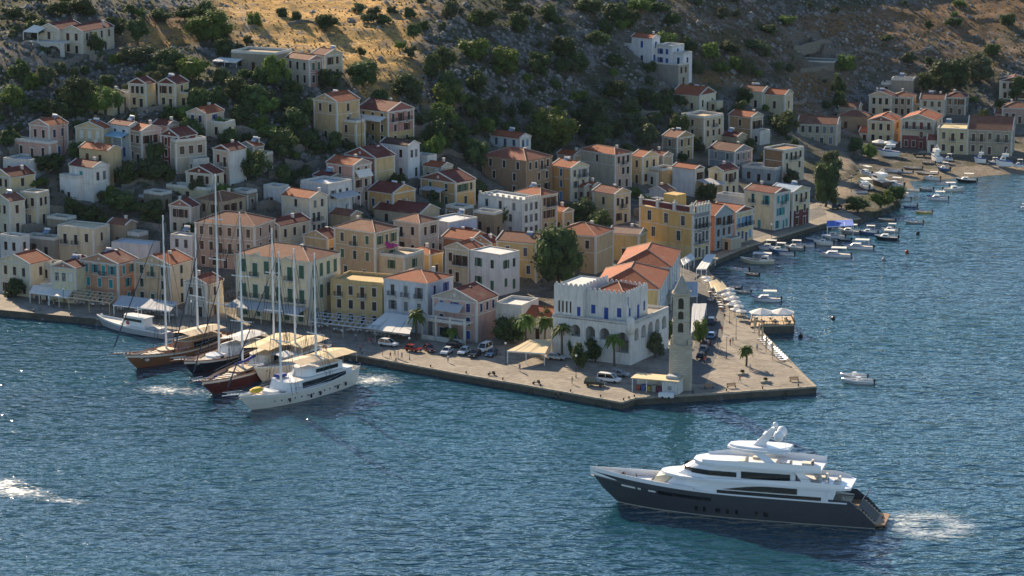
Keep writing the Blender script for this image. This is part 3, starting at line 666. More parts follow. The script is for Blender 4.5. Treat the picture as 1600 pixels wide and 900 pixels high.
house('roofless grey stone house below the white villa', 1060, 103, 38, 18, 38, 6.5, 'flat', '9b968a', wall2='a7a08f', nL=[0], nR=[2, 1], trim=False, parapet=.5)
house('tan house with broad red roof at the head of the bay', 1308, 195, 60, 10, 14, 7, 'gableR', 'b9a887', rc=BR, nL=[5, 4], nR=0, d=9, win='y')
# --- far shore
house('yellow gabled house behind white parasols on the far shore', 1397, 190, 39, 13, 20, 7.5, 'gableL', 'd3bd86', wall2='d9963f', rc=OR, ped='9c5a48', nL=[3, 3], nR=1, d=11, rise=.17)  # orange right face: low sun on that side put into the colour
house('cream gabled house with red ground floor on the far shore', 1460, 189, 49, 19, 20, 9.5, 'gableL', 'd0c2a0', base='8f4a44', baseh=4.2, rc=OR, ped='c4b494', nL=[4, 4], nR=2, win='r', bal={('L', 0): 'all'}, d=14, rise=.16)
house('plain cream flat roofed house between two gabled houses', 1513, 203, 46, 3, 14, 8, 'flat', 'cdbb84', nL=[3, 3], nR=0, bal={('L', 0): [1]}, d=11, parapet=.3)
house('long brown house with big double red roof on the beach', 1582, 204, 67, 16, 14, 8.2, 'gableR', 'a79a80', rc=BR, nL=[5, 5], nR=2, bal={('L', 0): [0, 1, 3, 4]}, d=13, rise=.26)
house('cream house with white gable on the far slope', 1393, 151, 33, 14, 22, 7, 'gableL', 'd6c093', wall2='b09c78', rc=DR, nL=[3, 3], nR=1, d=6, rise=.18)
house('stone house with arched openings joined to a white gable', 1427, 152, 32, 4, 16, 6.5, 'hip', 'b39a72', wall2='c9993f', rc=BR, nL=[3, 3], nR=0, d=7)
house('cream house with low parapet below dark far trees', 1476, 156, 37, 4, 16, 6, 'gableR', 'd0c09c', rc=BR, nL=[3, 3], nR=0, d=7)
house('shaded grey house with tiled roof beside far trees', 1509, 153, 30, 4, 16, 6.2, 'hip', '978c78', rc=DR, nL=[3, 2], nR=0, d=8)
house('low stone hut with flat roof on the far slope', 1427, 127, 33, 4, 16, 4.5, 'flat', '9c9280', nL=0, nR=0, d=6, trim=False)
house('cream house with red pediment among the far trees', 1606, 128, 42, 3, 14, 6.5, 'gableL', 'd4c69e', rc=DR, ped='7c3f36', nL=[4, 3], nR=0, d=8, rise=.14)
house('pinkish house with tiled roof at the far frame edge', 1612, 170, 44, 3, 14, 5.5, 'hip', 'b9998a', rc=BR, nL=[4, 3], nR=0, d=8)
house('tan ruin with sagging roof behind the beach houses', 1356, 183, 46, 4, 16, 5.5, 'hip', 'a08a6c', rc=BR, nL=[2], nR=0, d=8, trim=False)
house('roofless stone enclosure high on the rocky slope', 1302, 98, 50, 6, 22, 3.0, 'flat', '8c877a', nL=0, nR=0, d=9, trim=False, parapet=.4)
# --- centre waterfront
H['fc'] = house('cream flat house with green shutters under bougainvillea', 632, 404, 77, 18, 30, 7, 'flat', 'cfb68c', nL=[2, 2], nR=[1, 1], win='go', d=9)
house('yellow flat fronted quay house with four upper windows', 597, 447, 82, 4, 22, 10, 'flat', 'cfae66', nL=[4, 4], nR=0, bal={('L', 0): [0, 2]}, d=10, edge='cfae66')
t = house('blue white quay house with orange hipped roof', 668, 443, 70, 38, 32, 12, 'hip', 'c6ced8', wall2='b6bfd2', rc=OR, nL=[3, 3, 3], nR=[2, 2, 1], win='y', winR='b', rows=3, bal={('L', 0): 'all'}, rise=.16)
t = H['pink'] = house('pink quay villa with white columned porch', 745, 472, 70, 32, 32, 9.5, 'gableL', 'c99f92', wall2='b58d82', rc=DR, ped='b8ae9c', name='villa', cat='villa', nL=[3, 3], nR=[3, 0], win='b', rise=.19)
w_, d_ = t['w'], t['d']
pb = MB(); pb.box(-w_/2 - 1, w_/2 - 1, -d_/2 - 3.6, -d_/2 - .01, 4.5, 4.8); pb.build('terrace', WHITE, t)
for i in range(4):
    x = -w_/2 - .8 + i*(w_ - .4)/3
    pb = MB(); pb.box(x-.2, x+.2, -d_/2-3.5, -d_/2-3.1, -2, 4.49); pb.box(x-.3, x+.3, -d_/2-3.58, -d_/2-3.02, 4.1, 4.3); pb.box(x-.22, x+.22, -d_/2-3.52, -d_/2-3.08, 4.81, 6.0); pb.build('column', WHITE, t)
pb = MB(); pb.box(-w_/2 - .9, w_/2 - 1.1, -d_/2 - 3.42, -d_/2 - 3.2, 5.6, 5.85); pb.box(-w_/2 - .9, w_/2 - 1.1, -d_/2 - 3.42, -d_/2 - 3.2, 4.81, 5.15); pb.build('railing', WHITE, t)
pb = MB(); pb.box(-w_/2 - .9, w_/2 - 1.1, -d_/2 - 3.5, -d_/2 - 3.1, -1, 1.1); pb.build('garden_wall', WHITE, t)
awning_part(t, -w_/2 + 1.5, w_/2 - 3.4, -d_/2, 8.4, 2.2, 1.3, GREYC, posts=False)
house('yellow house with hipped orange roof and sunny side', 672, 398, 38, 19, 42, 5.5, 'hip', 'c2a468', wall2='d6aa4c', rc=OR, nL=[1], nR=[1], rows=1)  # right face brighter yellow: its sunshine is part of the wall colour
house('cream gabled house with brown shutters in mid town', 733, 391, 38, 22, 34, 8.5, 'gableL', 'c7b897', rc=OR, nL=[3, 3], nR=0, win='kc', bal={('L', 0): [1, 2]}, rise=.2)
house('white flat house with flaking side wall', 782, 400, 48, 30, 40, 9.2, 'flat', 'd3d4d2', nL=[2, 2], nR=[2, 2], win='g', parapet=.25, trim=False)
house('low orange house with tiled roof in mid town', 736, 376, 46, 8, 34, 5, 'gableR', 'c07c48', rc=OR, nL=0, nR=0, d=8)
house('narrow orange house with round pediment ornament', 768, 381, 33, 10, 34, 6.5, 'gableL', 'cc8a56', rc=DR, nL=[1, 1], nR=0, rise=.24)
house('yellow house with blue doors and pale roof', 838, 381, 62, 4, 26, 9, 'gableR', 'c8a662', rc=BR, nL=[2, 3], nR=0, win='b', d=8)
house('tan house with tiled roof behind the big pine', 931, 369, 67, 6, 26, 9, 'hip', 'bf9f70', rc=OR, nL=[3, 3], nR=0, win='r', d=11)
house('small ochre tower house with pinkish roof', 999, 367, 47, 5, 22, 6.5, 'gableR', 'c7a55a', rc='c09a80', nL=[1], nR=0, rows=1, d=6)
t = house('low white house with three slit windows behind dark tree', 815, 482, 42, 8, 26, 7.2, 'flat', 'd6d4ca', nL=[0, 3], nR=0, trim=False, d=9, wh=2.2, ww=.6)
block(t, t['w']/2 + 7, -t['d']/2 + 1, 6.9, 8, 0, 5.2, 'gableR', 'd0c4ae', rc=OR, nL=1, nR=0, rows=1)
t = H['hall'] = house('long white harbour hall with red hipped roofs', 1030, 452, 100, 8, 9, 8.6, 'hip', 'd3b76a', wall2='d0d8de', name='hall', cat='hall', rc=OR, nL=[2, 2], nR=[4, 4], winR='t', d=22, rise=.22)
block(t, t['w']/2 + .6, t['d']/2 + .2, t['w'] - 2, 22, 0, 9.4, 'hip', 'd0d4d6', rc=OR, nL=0, nR=[4, 4], winR='b', rise=.22)
FOOT.append((t.location.x + 3, t.location.y + 22, t['w'], 22, R_(9), t.location.z))

house('small ochre house with dark roof behind the large mansion', 512, 374, 40, 20, 36, 6.5, 'gableL', 'c8a870', rc=DR, nL=[2], nR=[2], rows=1)
house('low blue grey terrace house below the brown walled house', 1212, 266, 50, 6, 30, 4.2, 'flat', '9aa6ac', nL=[3], nR=0, d=7, rows=1, trim=False, annex=False)
house('little tiled house behind the orange gabled house', 897, 243, 26, 12, 40, 4.5, 'gableR', 'c4a27c', rc=OR, nL=1, nR=1, rows=1, annex=False)
house('low white flat roofed house behind the quay gables', 1168, 312, 46, 8, 36, 5.5, 'flat', 'c6cccf', nL=[2], nR=1, rows=1, trim=False, annex=False)
house('pale stepped house with blue tint by the frame edge', 30, 374, 34, 12, 30, 8, 'flat', 'c3c9c8', nL=[2, 1], nR=1, trim=False, annex=False)
house('narrow stone house tucked above the cubic cream house', 196, 352, 30, 14, 32, 6, 'gableR', '9f8f74', rc=BR, nL=[1], nR=1, rows=1, trim=False)
house('small whitewashed house above the terrace walls', 436, 296, 26, 14, 36, 5, 'flat', 'cfd1ce', nL=[1], nR=1, rows=1, trim=False, annex=False)
house('tan cottage beside the ochre stone house', 1036, 244, 22, 16, 42, 5.5, 'gableR', 'b8a480', rc=DR, nL=1, nR=1, rows=1, annex=False)
house('cream cottage with orange roof over the yellow veranda house', 690, 262, 30, 16, 38, 5.5, 'gableR', 'cdbb92', rc=OR, nL=2, nR=1, rows=1, annex=False)
house('ochre lane house squeezed beside the white flat house', 800, 384, 22, 18, 40, 7, 'flat', 'c6a768', nL=1, nR=2, annex=False)

for lb, u, v, L, R, yw, h, rf, wl in (('small stone cottage under the white stepped house', 104, 346, 34, 12, 30, 4.5, 'flat', '978c78'), ('ruined stone cottage on the left terraces', 252, 306, 30, 14, 34, 4, 'flat', '93846a'), ('roofless cottage behind the tallest mast', 386, 304, 26, 14, 34, 4.2, 'flat', '9a8a70'),
  ('low white house beneath the tall cream house', 470, 342, 26, 14, 36, 4.5, 'flat', 'c9cccb'), ('brown roofed low house left of the long dark roof', 548, 338, 34, 16, 36, 5, 'gableR', 'b29a74'), ('stone outbuilding above the white flat house', 724, 328, 28, 16, 38, 4.2, 'flat', '9d8a6c'), ('ochre outhouse beside the brown shuttered house', 880, 332, 22, 16, 42, 5.5, 'gableR', 'bd9d62'),
  ('tiled lean-to above the pale yellow house', 926, 292, 28, 14, 42, 5, 'gableR', 'b5a07c'), ('small white house above the grand yellow house', 1040, 300, 24, 16, 42, 5.5, 'gableL', 'c6c8c4'), ('cottage with dark roof below the ochre windowed house', 1152, 214, 26, 16, 42, 5, 'gableR', 'b7a27c'), ('cream hillside house left of the twin yellow houses', 176, 150, 26, 14, 28, 5.5, 'gableL', 'c6b68e'),
  ('pinkish cottage above the dark red house', 262, 196, 26, 14, 32, 5, 'gableR', 'bd9c8a'), ('grey cottage above the cream gabled side house', 396, 230, 24, 14, 36, 5, 'gableL', 'a8a294'), ('white cottage right of the white house on the slope', 668, 248, 24, 14, 38, 5, 'flat', 'cdd0ce'), ('sandy house over the far parasols', 1342, 168, 30, 8, 18, 5, 'gableR', 'bba680')):
    house(lb, u, v, L, R, yw, h, rf, wl, rc=RX.choice((OR, DR, BR)), nL=RX.choice((1, 2)), nR=1, rows=1, trim=RX.random() < .5, annex=RX.random() < .5)
# ------------------------------------------------------------------ arcaded white building and stone tower
def arch_wall(m, O, X, N, W, z0, z1, cols_, dep=1.2, mi=0, mback=0):
    """A wall face with arched recesses; cols_ = [(centre, width, [(bottom, spring)...])], left to right."""
    def pt(x, z, k=0.0): return (O[0] + X[0]*x + N[0]*k, O[1] + X[1]*x + N[1]*k, z)
    def q(x0_, x1_, za, zb_, k=0.0, mm=mi):
        if x1_ - x0_ > 1e-3 and zb_ - za > 1e-3: m.add([pt(x0_,za,k), pt(x1_,za,k), pt(x1_,zb_,k), pt(x0_,zb_,k)], [(0,1,2,3)], mm)
    xp = 0.0
    for cx, ww, arches in cols_:
        a, b, r = cx - ww/2, cx + ww/2, ww/2
        q(xp, a, z0, z1); xp = b; zp = z0
        for zb_, zs in arches:
            q(a, b, zp, zb_); top = zs + r + .12; zp = top
            A = [(cx - r*math.cos(math.pi*k/10), zs + r*math.sin(math.pi*k/10)) for k in range(11)]
            for (xa, za), (xb, zb2) in zip(A, A[1:]): m.add([pt(xa,za), pt(xb,zb2), pt(xb,top), pt(xa,top)], [(0,1,2,3)], mi)
            out = [(a, zb_)] + A + [(b, zb_)]
            for (xa, za), (xb, zb2) in zip(out, out[1:] + out[:1]): m.add([pt(xa,za), pt(xb,zb2), pt(xb,zb2,dep), pt(xa,za,dep)], [(0,1,2,3)], mi)
            m.add([pt(x, z, dep) for x, z in out], [tuple(range(len(out)))], mback)
        q(a, b, zp, z1)
    q(xp, W, z0, z1)
pc = at(985, 571, QZ); ya = R_(29); s_ = scale(pc)
w_, d_ = 120/(s_*math.cos(ya)), 66/(s_*math.sin(ya))
c_ = pc - Vector((math.cos(ya), -math.sin(ya), 0))*w_/2 + Vector((math.sin(ya), math.cos(ya), 0))*d_/2
PS = empty('arcaded_building', (c_.x, c_.y, QZ), -ya, 'white arcaded building with zigzag parapet and blue doors on the quay', 'building')
FOOT.append((c_.x, c_.y, w_, d_, ya, QZ))
PW = plaster('d9d7d0', .55); PDK = plaster('8d8a84', .6); HL = 9.6  # PDK: darker plaster for recess backs, arch shade put into its colour
m = MB(); px = w_/120.0; py = d_/66.0
arch_wall(m, (-w_/2, -d_/2), (1, 0), (0, 1), w_, -2, HL, [(35*px, 15*px, [(5.0, 6.5)]), (58*px, 15*px, [(5.0, 6.5)]), (80*px, 15*px, [(5.0, 6.5)]), (107*px, 20*px, [(2.6, 5.6)])], 2.6, 0, 1)
arch_wall(m, (w_/2, -d_/2), (0, 1), (-1, 0), d_, -2, HL, [(10*py, 7*py, [(5.0, 6.8)]), (22*py, 8*py, [(5.0, 6.7)]), (34*py, 8*py, [(5.0, 6.7)]), (46*py, 8*py, [(5.0, 6.7)]), (58*py, 8*py, [(5.0, 6.7)])], 2.4, 0, 1)
m.add([(-w_/2,d_/2,-2),(w_/2,d_/2,-2),(w_/2,d_/2,HL),(-w_/2,d_/2,HL)], [(1,0,3,2)]); m.add([(-w_/2,-d_/2,-2),(-w_/2,d_/2,-2),(-w_/2,d_/2,HL),(-w_/2,-d_/2,HL)], [(1,0,3,2)])
m.build('arcade_wall', [PW, PDK], PS)
m = MB(); m.add([(-w_/2,-d_/2,HL-.7),(w_/2,-d_/2,HL-.7),(w_/2,d_/2,HL-.7),(-w_/2,d_/2,HL-.7)], [(0,1,2,3)]); m.build('terrace', plaster('9a8f7c', .8), PS)
m = MB()
for a in ((-w_/2, w_/2, -d_/2, -d_/2+.3), (w_/2-.3, w_/2, -d_/2+.3, d_/2)): m.box(*a, HL-.68, HL+.05)
m.box(-w_/2-.1, w_/2+.1, -d_/2-.12, -d_/2-.003, HL-.35, HL-.15); m.box(w_/2+.003, w_/2+.12, -d_/2-.002, d_/2, HL-.35, HL-.15); m.build('parapet', PW, PS)
m = MB(); cx_, cy_ = w_/2 - .2, -d_/2 + .2                       # rounded ornament at the corner
m.loft([[(cx_ + r*math.cos(k*math.pi/5), cy_ + r*math.sin(k*math.pi/5), z) for k in range(10)] for r, z in ((.75, HL-2.6), (.95, HL-1.2), (.95, HL+.6), (.6, HL+1.1), (.15, HL+1.4))]); m.build('corner_ornament', PW, PS, smooth=True)
def zigzag(x0_, x1_, y, z, n_, axis, nm='parapet_tooth'):
    for i in range(n_):
        a = x0_ + (x1_ - x0_)*i/n_; b = x0_ + (x1_ - x0_)*(i+1)/n_; c = (a+b)/2; mm = MB(); k = .3; hh = .85
        if axis == 'x': P0 = [(a,y,z),(b,y,z),(b-.12,y,z+.35),(c+.12,y,z+hh),(c-.12,y,z+hh),(a+.12,y,z+.35)]; P1 = [(p[0], y+k, p[2]) for p in P0]
        else: P0 = [(y,a,z),(y,b,z),(y,b-.12,z+.35),(y,c+.12,z+hh),(y,c-.12,z+hh),(y,a+.12,z+.35)]; P1 = [(y-k, p[1], p[2]) for p in P0]
        mm.add(P0 + P1, [(0,1,2,3,4,5),(11,10,9,8,7,6)] + [(j,(j+1)%6+0,(j+1)%6+6,j+6) for j in range(6)]); mm.build(nm, PW, PS)
HT = HL - .7 + 6.2
xt0, xt1 = -w_/2 + .02, -w_/2 + 45*px            # tower-like left wing, flush with the front
xm1 = w_/2 - 15*px + .2; yf = -d_/2 + 1.9; yb = yf + 11
def upwall(x0_, x1_, y0_, y1_, zt_, oL, oR, nm):
    mm = MB()
    face(mm, (x0_, y0_), (1, 0), (0, 1), x1_-x0_, [(HL-.7, 0), (zt_, 0)], oL, [0]); face(mm, (x1_, y0_), (0, 1), (-1, 0), y1_-y0_, [(HL-.7, 0), (zt_, 0)], oR, [0])
    mm.add([(x0_,y1_,HL-.7),(x1_,y1_,HL-.7),(x1_,y1_,zt_),(x0_,y1_,zt_)], [(1,0,3,2)]); mm.add([(x0_,y0_,HL-.7),(x0_,y1_,HL-.7),(x0_,y1_,zt_),(x0_,y0_,zt_)], [(1,0,3,2)])
    mm.add([(x0_,y0_,zt_-.3),(x1_,y0_,zt_-.3),(x1_,y1_,zt_-.3),(x0_,y1_,zt_-.3)], [(0,1,2,3)]); mm.build(nm, PW, PS)
    for lst, right in ((oL, 0), (oR, 1)):
        for cx, zb_, ww, hh in lst:
            st = 'bc' if ww > .6 else 'kd'
            loc = (x1_, y0_ + cx, zb_) if right else (x0_ + cx, y0_, zb_)
            o = mobj('door' if hh > 2.3 else 'window', window_mesh(ww, hh, st[0]+'d', False), PS, loc, (0, 0, math.pi/2*right)); mobj('shutter' if st[1] == 'c' else 'pane', pane_mesh(ww, hh, st), o)
slits = [(1.3 + i*.95, HL + .5, .42, 2.6) for i in range(4)]
upwall(xt0, xt1, -d_/2 + .35, yb, HT + .9, slits + [(xt1 - xt0 - 1.0, HL - .6, .9, 2.7)], [], 'upper_wall')
upwall(xt1 + .02, xm1, yf, yb, HT, [(1.8, HL + .6, 1.1, 2.0), (5.0, HL - .6, 1.1, 2.9), (8.2, HL + .4, 1.1, 2.1)], [(2.0, HL + .2, .9, 2.1), (6.2, HL - .6, 1.2, 2.9), (9.2, HL + .4, .9, 2.2)], 'upper_wall')
zigzag(xt0, xt1, -d_/2 + .35, HT + .9, 6, 'x'); zigzag(-d_/2 + .65, yb, xt1, HT + .9, 8, 'y'); zigzag(xt1 + .3, xm1, yf, HT, 8, 'x'); zigzag(yf + .3, yb, xm1, HT, 9, 'y'); zigzag(xt1 + .3, xm1 - .3, yb - .35, HT, 8, 'x')
m = MB(); xa, xb, ym = xt1 + .8, xm1 - .5, (yf + yb)/2
m.add([(xa,yf+.5,HT-.2),(xb,yf+.5,HT-.2),(xb,yb-.5,HT-.2),(xa,yb-.5,HT-.2),(xa+4.2,ym,HT+1.7),(xb-4.2,ym,HT+1.7)], [(0,1,5,4),(1,2,5),(2,3,4,5),(3,0,4)]); ro = m.build('roof', roofmat('a8573a'), PS)
m = MB()
for p, q in (((xa,yf+.5,HT-.15),(xa+4.2,ym,HT+1.75)), ((xb,yf+.5,HT-.15),(xb-4.2,ym,HT+1.75)), ((xb,yb-.5,HT-.15),(xb-4.2,ym,HT+1.75))): m.tube([p, q], .12, 4)
m.build('hip_ridge', plaster('c9a58a'), ro)
fp = loc2w(PS, w_/2 - 1.6, -d_/2 + 1.4, HL - .7)
t = empty('flagpole', fp, 0, 'slim white flagpole with limp flag on the arcade terrace', 'flagpole')
m = MB(); m.tube([(0,0,0),(0,0,6.4)], .06, 6); m.build('pole', PWHITE, t)
m = MB(); m.loft([[(.05*k, -.05*k*(1 if k % 2 else -1), 6.2 - .04*k), (.07*k, .06*(k % 2), 4.5 - .2*k)] for k in range(6)], False, False, 0); m.build('flag', plain('flag_blue_white', srgb('8fa6c8'), .8, var=.5, sc=4), t)
# tower
SB = NT('tower_stone'); vv = SB.tex(); bk = SB.node('ShaderNodeTexBrick'); bk.inputs['Scale'].default_value = 1.0; bk.inputs['Brick Width'].default_value = .95; bk.inputs['Row Height'].default_value = .48; bk.inputs['Mortar Size'].default_value = .03
bk.inputs['Color1'].default_value = (.42, .37, .29, 1); bk.inputs['Color2'].default_value = (.50, .45, .36, 1); bk.inputs['Mortar'].default_value = (.30, .26, .20, 1)
mp = SB.node('ShaderNodeMapping'); mp.inputs['Rotation'].default_value = (R_(90), 0, 0); SB.link(vv, mp.inputs['Vector']); SB.link(mp.outputs[0], bk.inputs['Vector'])
nz = SB.noise(vv, .7, 4, .7); TSTONE = SB.done(SB.mix(SB.ramp(nz, (.35, (0,)*3), (.75, (1,)*3)), bk.outputs['Color'], (.33, .29, .23)), .9, SB.bump(nz, .4, .05), spec=.1)
tb = at(1063, 606, QZ)
TW = empty('clock_tower', tb, -R_(7), 'square stone clock tower with pyramid spire on the quay', 'tower')
def ring_sq(a, z, ch): return [(a-ch,-a,z),(a,-a+ch,z),(a,a-ch,z),(a-ch,a,z),(-a+ch,a,z),(-a,a-ch,z),(-a,-a+ch,z),(-a+ch,-a,z)]
m = MB(); m.loft([ring_sq(2.4, -1, .25), ring_sq(2.3, 9.4, .25)]); m.build('base', TSTONE, TW)
m = MB(); m.loft([ring_sq(2.5, 9.41, .3), ring_sq(2.5, 9.8, .3)]); m.build('base_cornice', TSTONE, TW)
for i in range(4):
    a = i*math.pi/2
    m = MB(); m.box(-.28, .28, -.28, .28, 9.81, 10.7); m.loft([ring_sq(.36, 10.71, .05), ring_sq(.05, 11.2, .01)]); m.build('finial', TSTONE, TW, loc=(2.0*math.cos(a + math.pi/4)*1.32, 2.0*math.sin(a + math.pi/4)*1.32, 0))
m = MB(); A_ = 1.72; ar = [(A_ - .45, 1.15, [(12.4, 13.9), (15.2, 16.4), (17.4, 19.2)])]
for (O, X, N) in (((-A_+.45,-A_), (1,0), (0,1)), ((A_,-A_+.45), (0,1), (-1,0)), ((A_-.45,A_), (-1,0), (0,-1)), ((-A_,A_-.45), (0,-1), (1,0))): arch_wall(m, O, X, N, 2*A_-.9, 9.81, 20.2, ar, .5, 0, 1)
for sx_, sy_ in ((-1,-1),(1,-1),(1,1),(-1,1)): m.add([(sx_*(A_-.45),sy_*A_,9.81),(sx_*A_,sy_*(A_-.45),9.81),(sx_*A_,sy_*(A_-.45),20.2),(sx_*(A_-.45),sy_*A_,20.2)], [(0,1,2,3)])
m.build('shaft', [TSTONE, plaster('4f483c', .5)], TW)
m = MB(); m.loft([ring_sq(1.76, 14.55, .45), ring_sq(1.9, 14.75, .45), ring_sq(1.76, 14.95, .45)]); m.build('string_course', TSTONE, TW)
m = MB(); m.loft([ring_sq(1.76, 20.21, .45), ring_sq(2.0, 20.5, .5), ring_sq(2.0, 20.8, .5)]); m.build('cornice', TSTONE, TW)
m = MB(); m.loft([ring_sq(1.75, 20.81, .4), ring_sq(.12, 24.4, .03)]); m.build('spire', plaster('a79f90', .6), TW)
FOOT.append((tb.x, tb.y, 5, 5, 0, QZ))

# ------------------------------------------------------------------ terrain sheet
ZM = ZZ.copy()
UU, VV = 800 + F*XX/(YY*CP - (ZZ - CAM_H)*SP), 450 - F*(YY*SP + (ZZ - CAM_H)*CP)/(YY*CP - (ZZ - CAM_H)*SP)
wild = np.clip((ZZ - 8)/14, 0, 1)
nz_ = np.zeros_like(ZM)
for i in range(len(gx)):
    for j in range(len(gy)):
        if ON[i, j] and ZZ[i, j] > 3:
            q = Vector((gx[i], gy[j], 0)); nz_[i, j] = mnoise.noise(q*.045)*1.6 + mnoise.noise(q*.13)*.9 + mnoise.noise(q*.3)*.5
ZM += nz_*wild
for (cx, cy, fw, fd, a, bz) in FOOT:
    dx, dy = XX - cx, YY - cy; lx = dx*math.cos(a) - dy*math.sin(a); ly = dx*math.sin(a) + dy*math.cos(a)
    ins = (abs(lx) < fw/2 + 2.2) & (abs(ly) < fd/2 + 2.2); ZM = np.where(ins & ON, np.minimum(ZM, bz - .05), ZM)
flat = ON & (ZZ < 2.6); ZM = np.where(flat, np.minimum(ZM, 1.32), ZM)
ZM = np.where(ON, ZM, -3.0)
beach = (UU > 1405) & ON & (SD < 14); ZM = np.where(beach, np.minimum(ZM, .12*SD - .25), ZM)
nx, ny = len(gx), len(gy)
tv = np.stack([XX, YY, ZM], -1).reshape(-1, 3)
idx = np.arange(nx*ny).reshape(nx, ny)
tf = np.stack([idx[:-1,:-1], idx[1:,:-1], idx[1:,1:], idx[:-1,1:]], -1).reshape(-1, 4)
keep = ON[:-1,:-1] | ON[1:,:-1] | ON[1:,1:] | ON[:-1,1:]
tf = tf[keep.reshape(-1)]
me = bpy.data.meshes.new('hillside'); me.from_pydata(tv.tolist(), [], tf.tolist()); me.polygons.foreach_set('use_smooth', [True]*len(tf))
def blob(u, v, ru, rv): return np.clip(1.35 - ((UU-u)/ru)**2 - ((VV-v)/rv)**2, 0, 1)
gold = np.maximum.reduce([blob(520,15,150,28), blob(470,50,110,35), blob(560,75,90,45), blob(600,105,50,40), blob(625,60,35,50)*.8, blob(640,120,30,40)*.7, blob(240,55,60,18), blob(590,150,35,30), blob(400,10,70,25), blob(690,165,40,8)*.6])
rust = np.maximum.reduce([blob(1560,20,170,30), blob(1400,40,190,32), blob(1280,125,60,30), blob(1450,80,200,40)*.7, blob(1150,60,150,60)*.45, blob(1000,20,120,30)*.4, blob(1260,150,40,60)*.8, blob(270,45,60,30)*.7, blob(1130,125,60,12)])
path = .75*np.maximum.reduce([np.clip(1.2 - abs(UU - 380 - (VV-20)*.22)/6, 0, 1)*(VV > 5)*(VV < 80), blob(1310,275,26,40), np.clip(1.3 - abs(VV - 94)/5, 0, 1)*(UU < 115), blob(1240,235,20,30)*.7, beach*.7])
town = np.zeros_like(gold)
for (cx, cy, fw, fd, a, bz) in FOOT: town = np.maximum(town, np.clip(1.5 - np.hypot(XX - cx, YY - cy)/(max(fw, fd)*.62 + 4), 0, 1))
ca = me.color_attributes.new('zones', 'FLOAT_COLOR', 'POINT')
ca.data.foreach_set('color', np.stack([gold, rust, path, town], -1).reshape(-1))
t = NT('hillside'); g = t.tex(False); att = t.node('ShaderNodeAttribute', attribute_name='zones'); sp_ = t.node('ShaderNodeSeparateColor'); t.link(att.outputs['Color'], sp_.inputs[0])
n1 = t.noise(g, .05, 5, .65); n2 = t.noise(g, .22, 5, .7); n3 = t.noise(g, .8, 4, .7); n4 = t.noise(g, 2.6, 3, .65)
rock = t.ramp(n4, (.25, (.060, .060, .062)), (.5, (.17, .165, .16)), (.75, (.30, .29, .275)))
soil = t.ramp(n3, (.3, (.040, .036, .028)), (.7, (.125, .105, .08)))
olive = t.ramp(n3, (.3, (.022, .032, .016)), (.7, (.07, .08, .032)))
gr = t.ramp(n3, (.25, (.20, .11, .035)), (.5, (.52, .31, .10)), (.75, (.75, .50, .20)))
base_ = t.mix(t.ramp(n2, (.40, (0,)*3), (.54, (1,)*3)), rock, soil)
base_ = t.mix(t.ramp(n1, (.46, (0,)*3), (.62, (.85,)*3)), base_, olive)
gm_ = t.math('MULTIPLY', sp_.outputs[0], t.ramp(n2, (.36, (.15,)*3), (.52, (1,)*3)))
base_ = t.mix(gm_, base_, gr)
ru = t.ramp(n4, (.3, (.10, .052, .022)), (.7, (.36, .19, .075)))
rm_ = t.math('MULTIPLY', sp_.outputs[1], t.ramp(n3, (.40, (0,)*3), (.56, (1,)*3)))
base_ = t.mix(t.math('MULTIPLY', rm_, .9), base_, ru)
base_ = t.mix(sp_.outputs[2], base_, t.ramp(n3, (.3, (.26, .20, .14)), (.7, (.42, .35, .26))))
base_ = t.mix(t.math('MULTIPLY', att.outputs['Alpha'], t.ramp(n2, (.35, (.25,)*3), (.55, (.85,)*3))), base_, t.ramp(n4, (.3, (.14, .12, .095)), (.7, (.30, .27, .225))))
HILLM = t.done(base_, .95, t.bump(t.math('ADD', n4, t.math('MULTIPLY', n3, 1.6)), .9, .55), spec=.08)
me.materials.append(HILLM); me.update()
tag(mobj('hillside', me), kind='structure')
# ------------------------------------------------------------------ sea
sxs = np.arange(-420, 421, 6.0); sys_ = np.concatenate([np.arange(150, 520, 10.0), np.arange(520, 1000, 3.0)])
SX, SY = np.meshgrid(sxs, sys_, indexing='ij'); sid = np.arange(SX.size).reshape(SX.shape)
sf = np.stack([sid[:-1,:-1], sid[1:,:-1], sid[1:,1:], sid[:-1,1:]], -1).reshape(-1, 4)
me = bpy.data.meshes.new('sea'); me.from_pydata(np.stack([SX, SY, np.zeros_like(SX)], -1).reshape(-1, 3).tolist(), [], sf.tolist())
sdist = dist_line([(p.x, p.y) for p in SHW[9:]], SX, SY)
ca = me.color_attributes.new('shallow', 'FLOAT_COLOR', 'POINT'); sh_ = np.exp(-sdist/16.0); ca.data.foreach_set('color', np.stack([sh_, sh_, sh_, np.ones_like(sh_)], -1).reshape(-1))
t = NT('sea_water'); g = t.tex(False)
def mapped(rot, scl):
    m_ = t.node('ShaderNodeMapping'); m_.inputs['Rotation'].default_value = (0, 0, rot); m_.inputs['Scale'].default_value = scl; t.link(g, m_.inputs['Vector']); return m_.outputs[0]
a1 = t.noise(mapped(.25, (.55, 1.0, 1)), .33, 1.6, .42, .6); a2 = t.noise(mapped(-.35, (.6, 1, 1)), .75, 2, .5, .4); a3 = t.noise(mapped(.1, (.7, 1, 1)), .055, 3, .5)
patch = t.noise(mapped(.2, (.35, 1, 1)), .016, 3, .5, .6)
lane = t.ramp(t.noise(mapped(.15, (.25, 1, 1)), .022, 3, .55, .8), (.38, (.5,)*3), (.62, (1.15,)*3))
hgt = t.math('ADD', t.math('MULTIPLY', a1, lane), t.math('MULTIPLY', a2, t.math('MULTIPLY_ADD', patch, .5, .12)))
nrm = t.bump(hgt, 1.0, .95)
att = t.node('ShaderNodeAttribute', attribute_name='shallow')
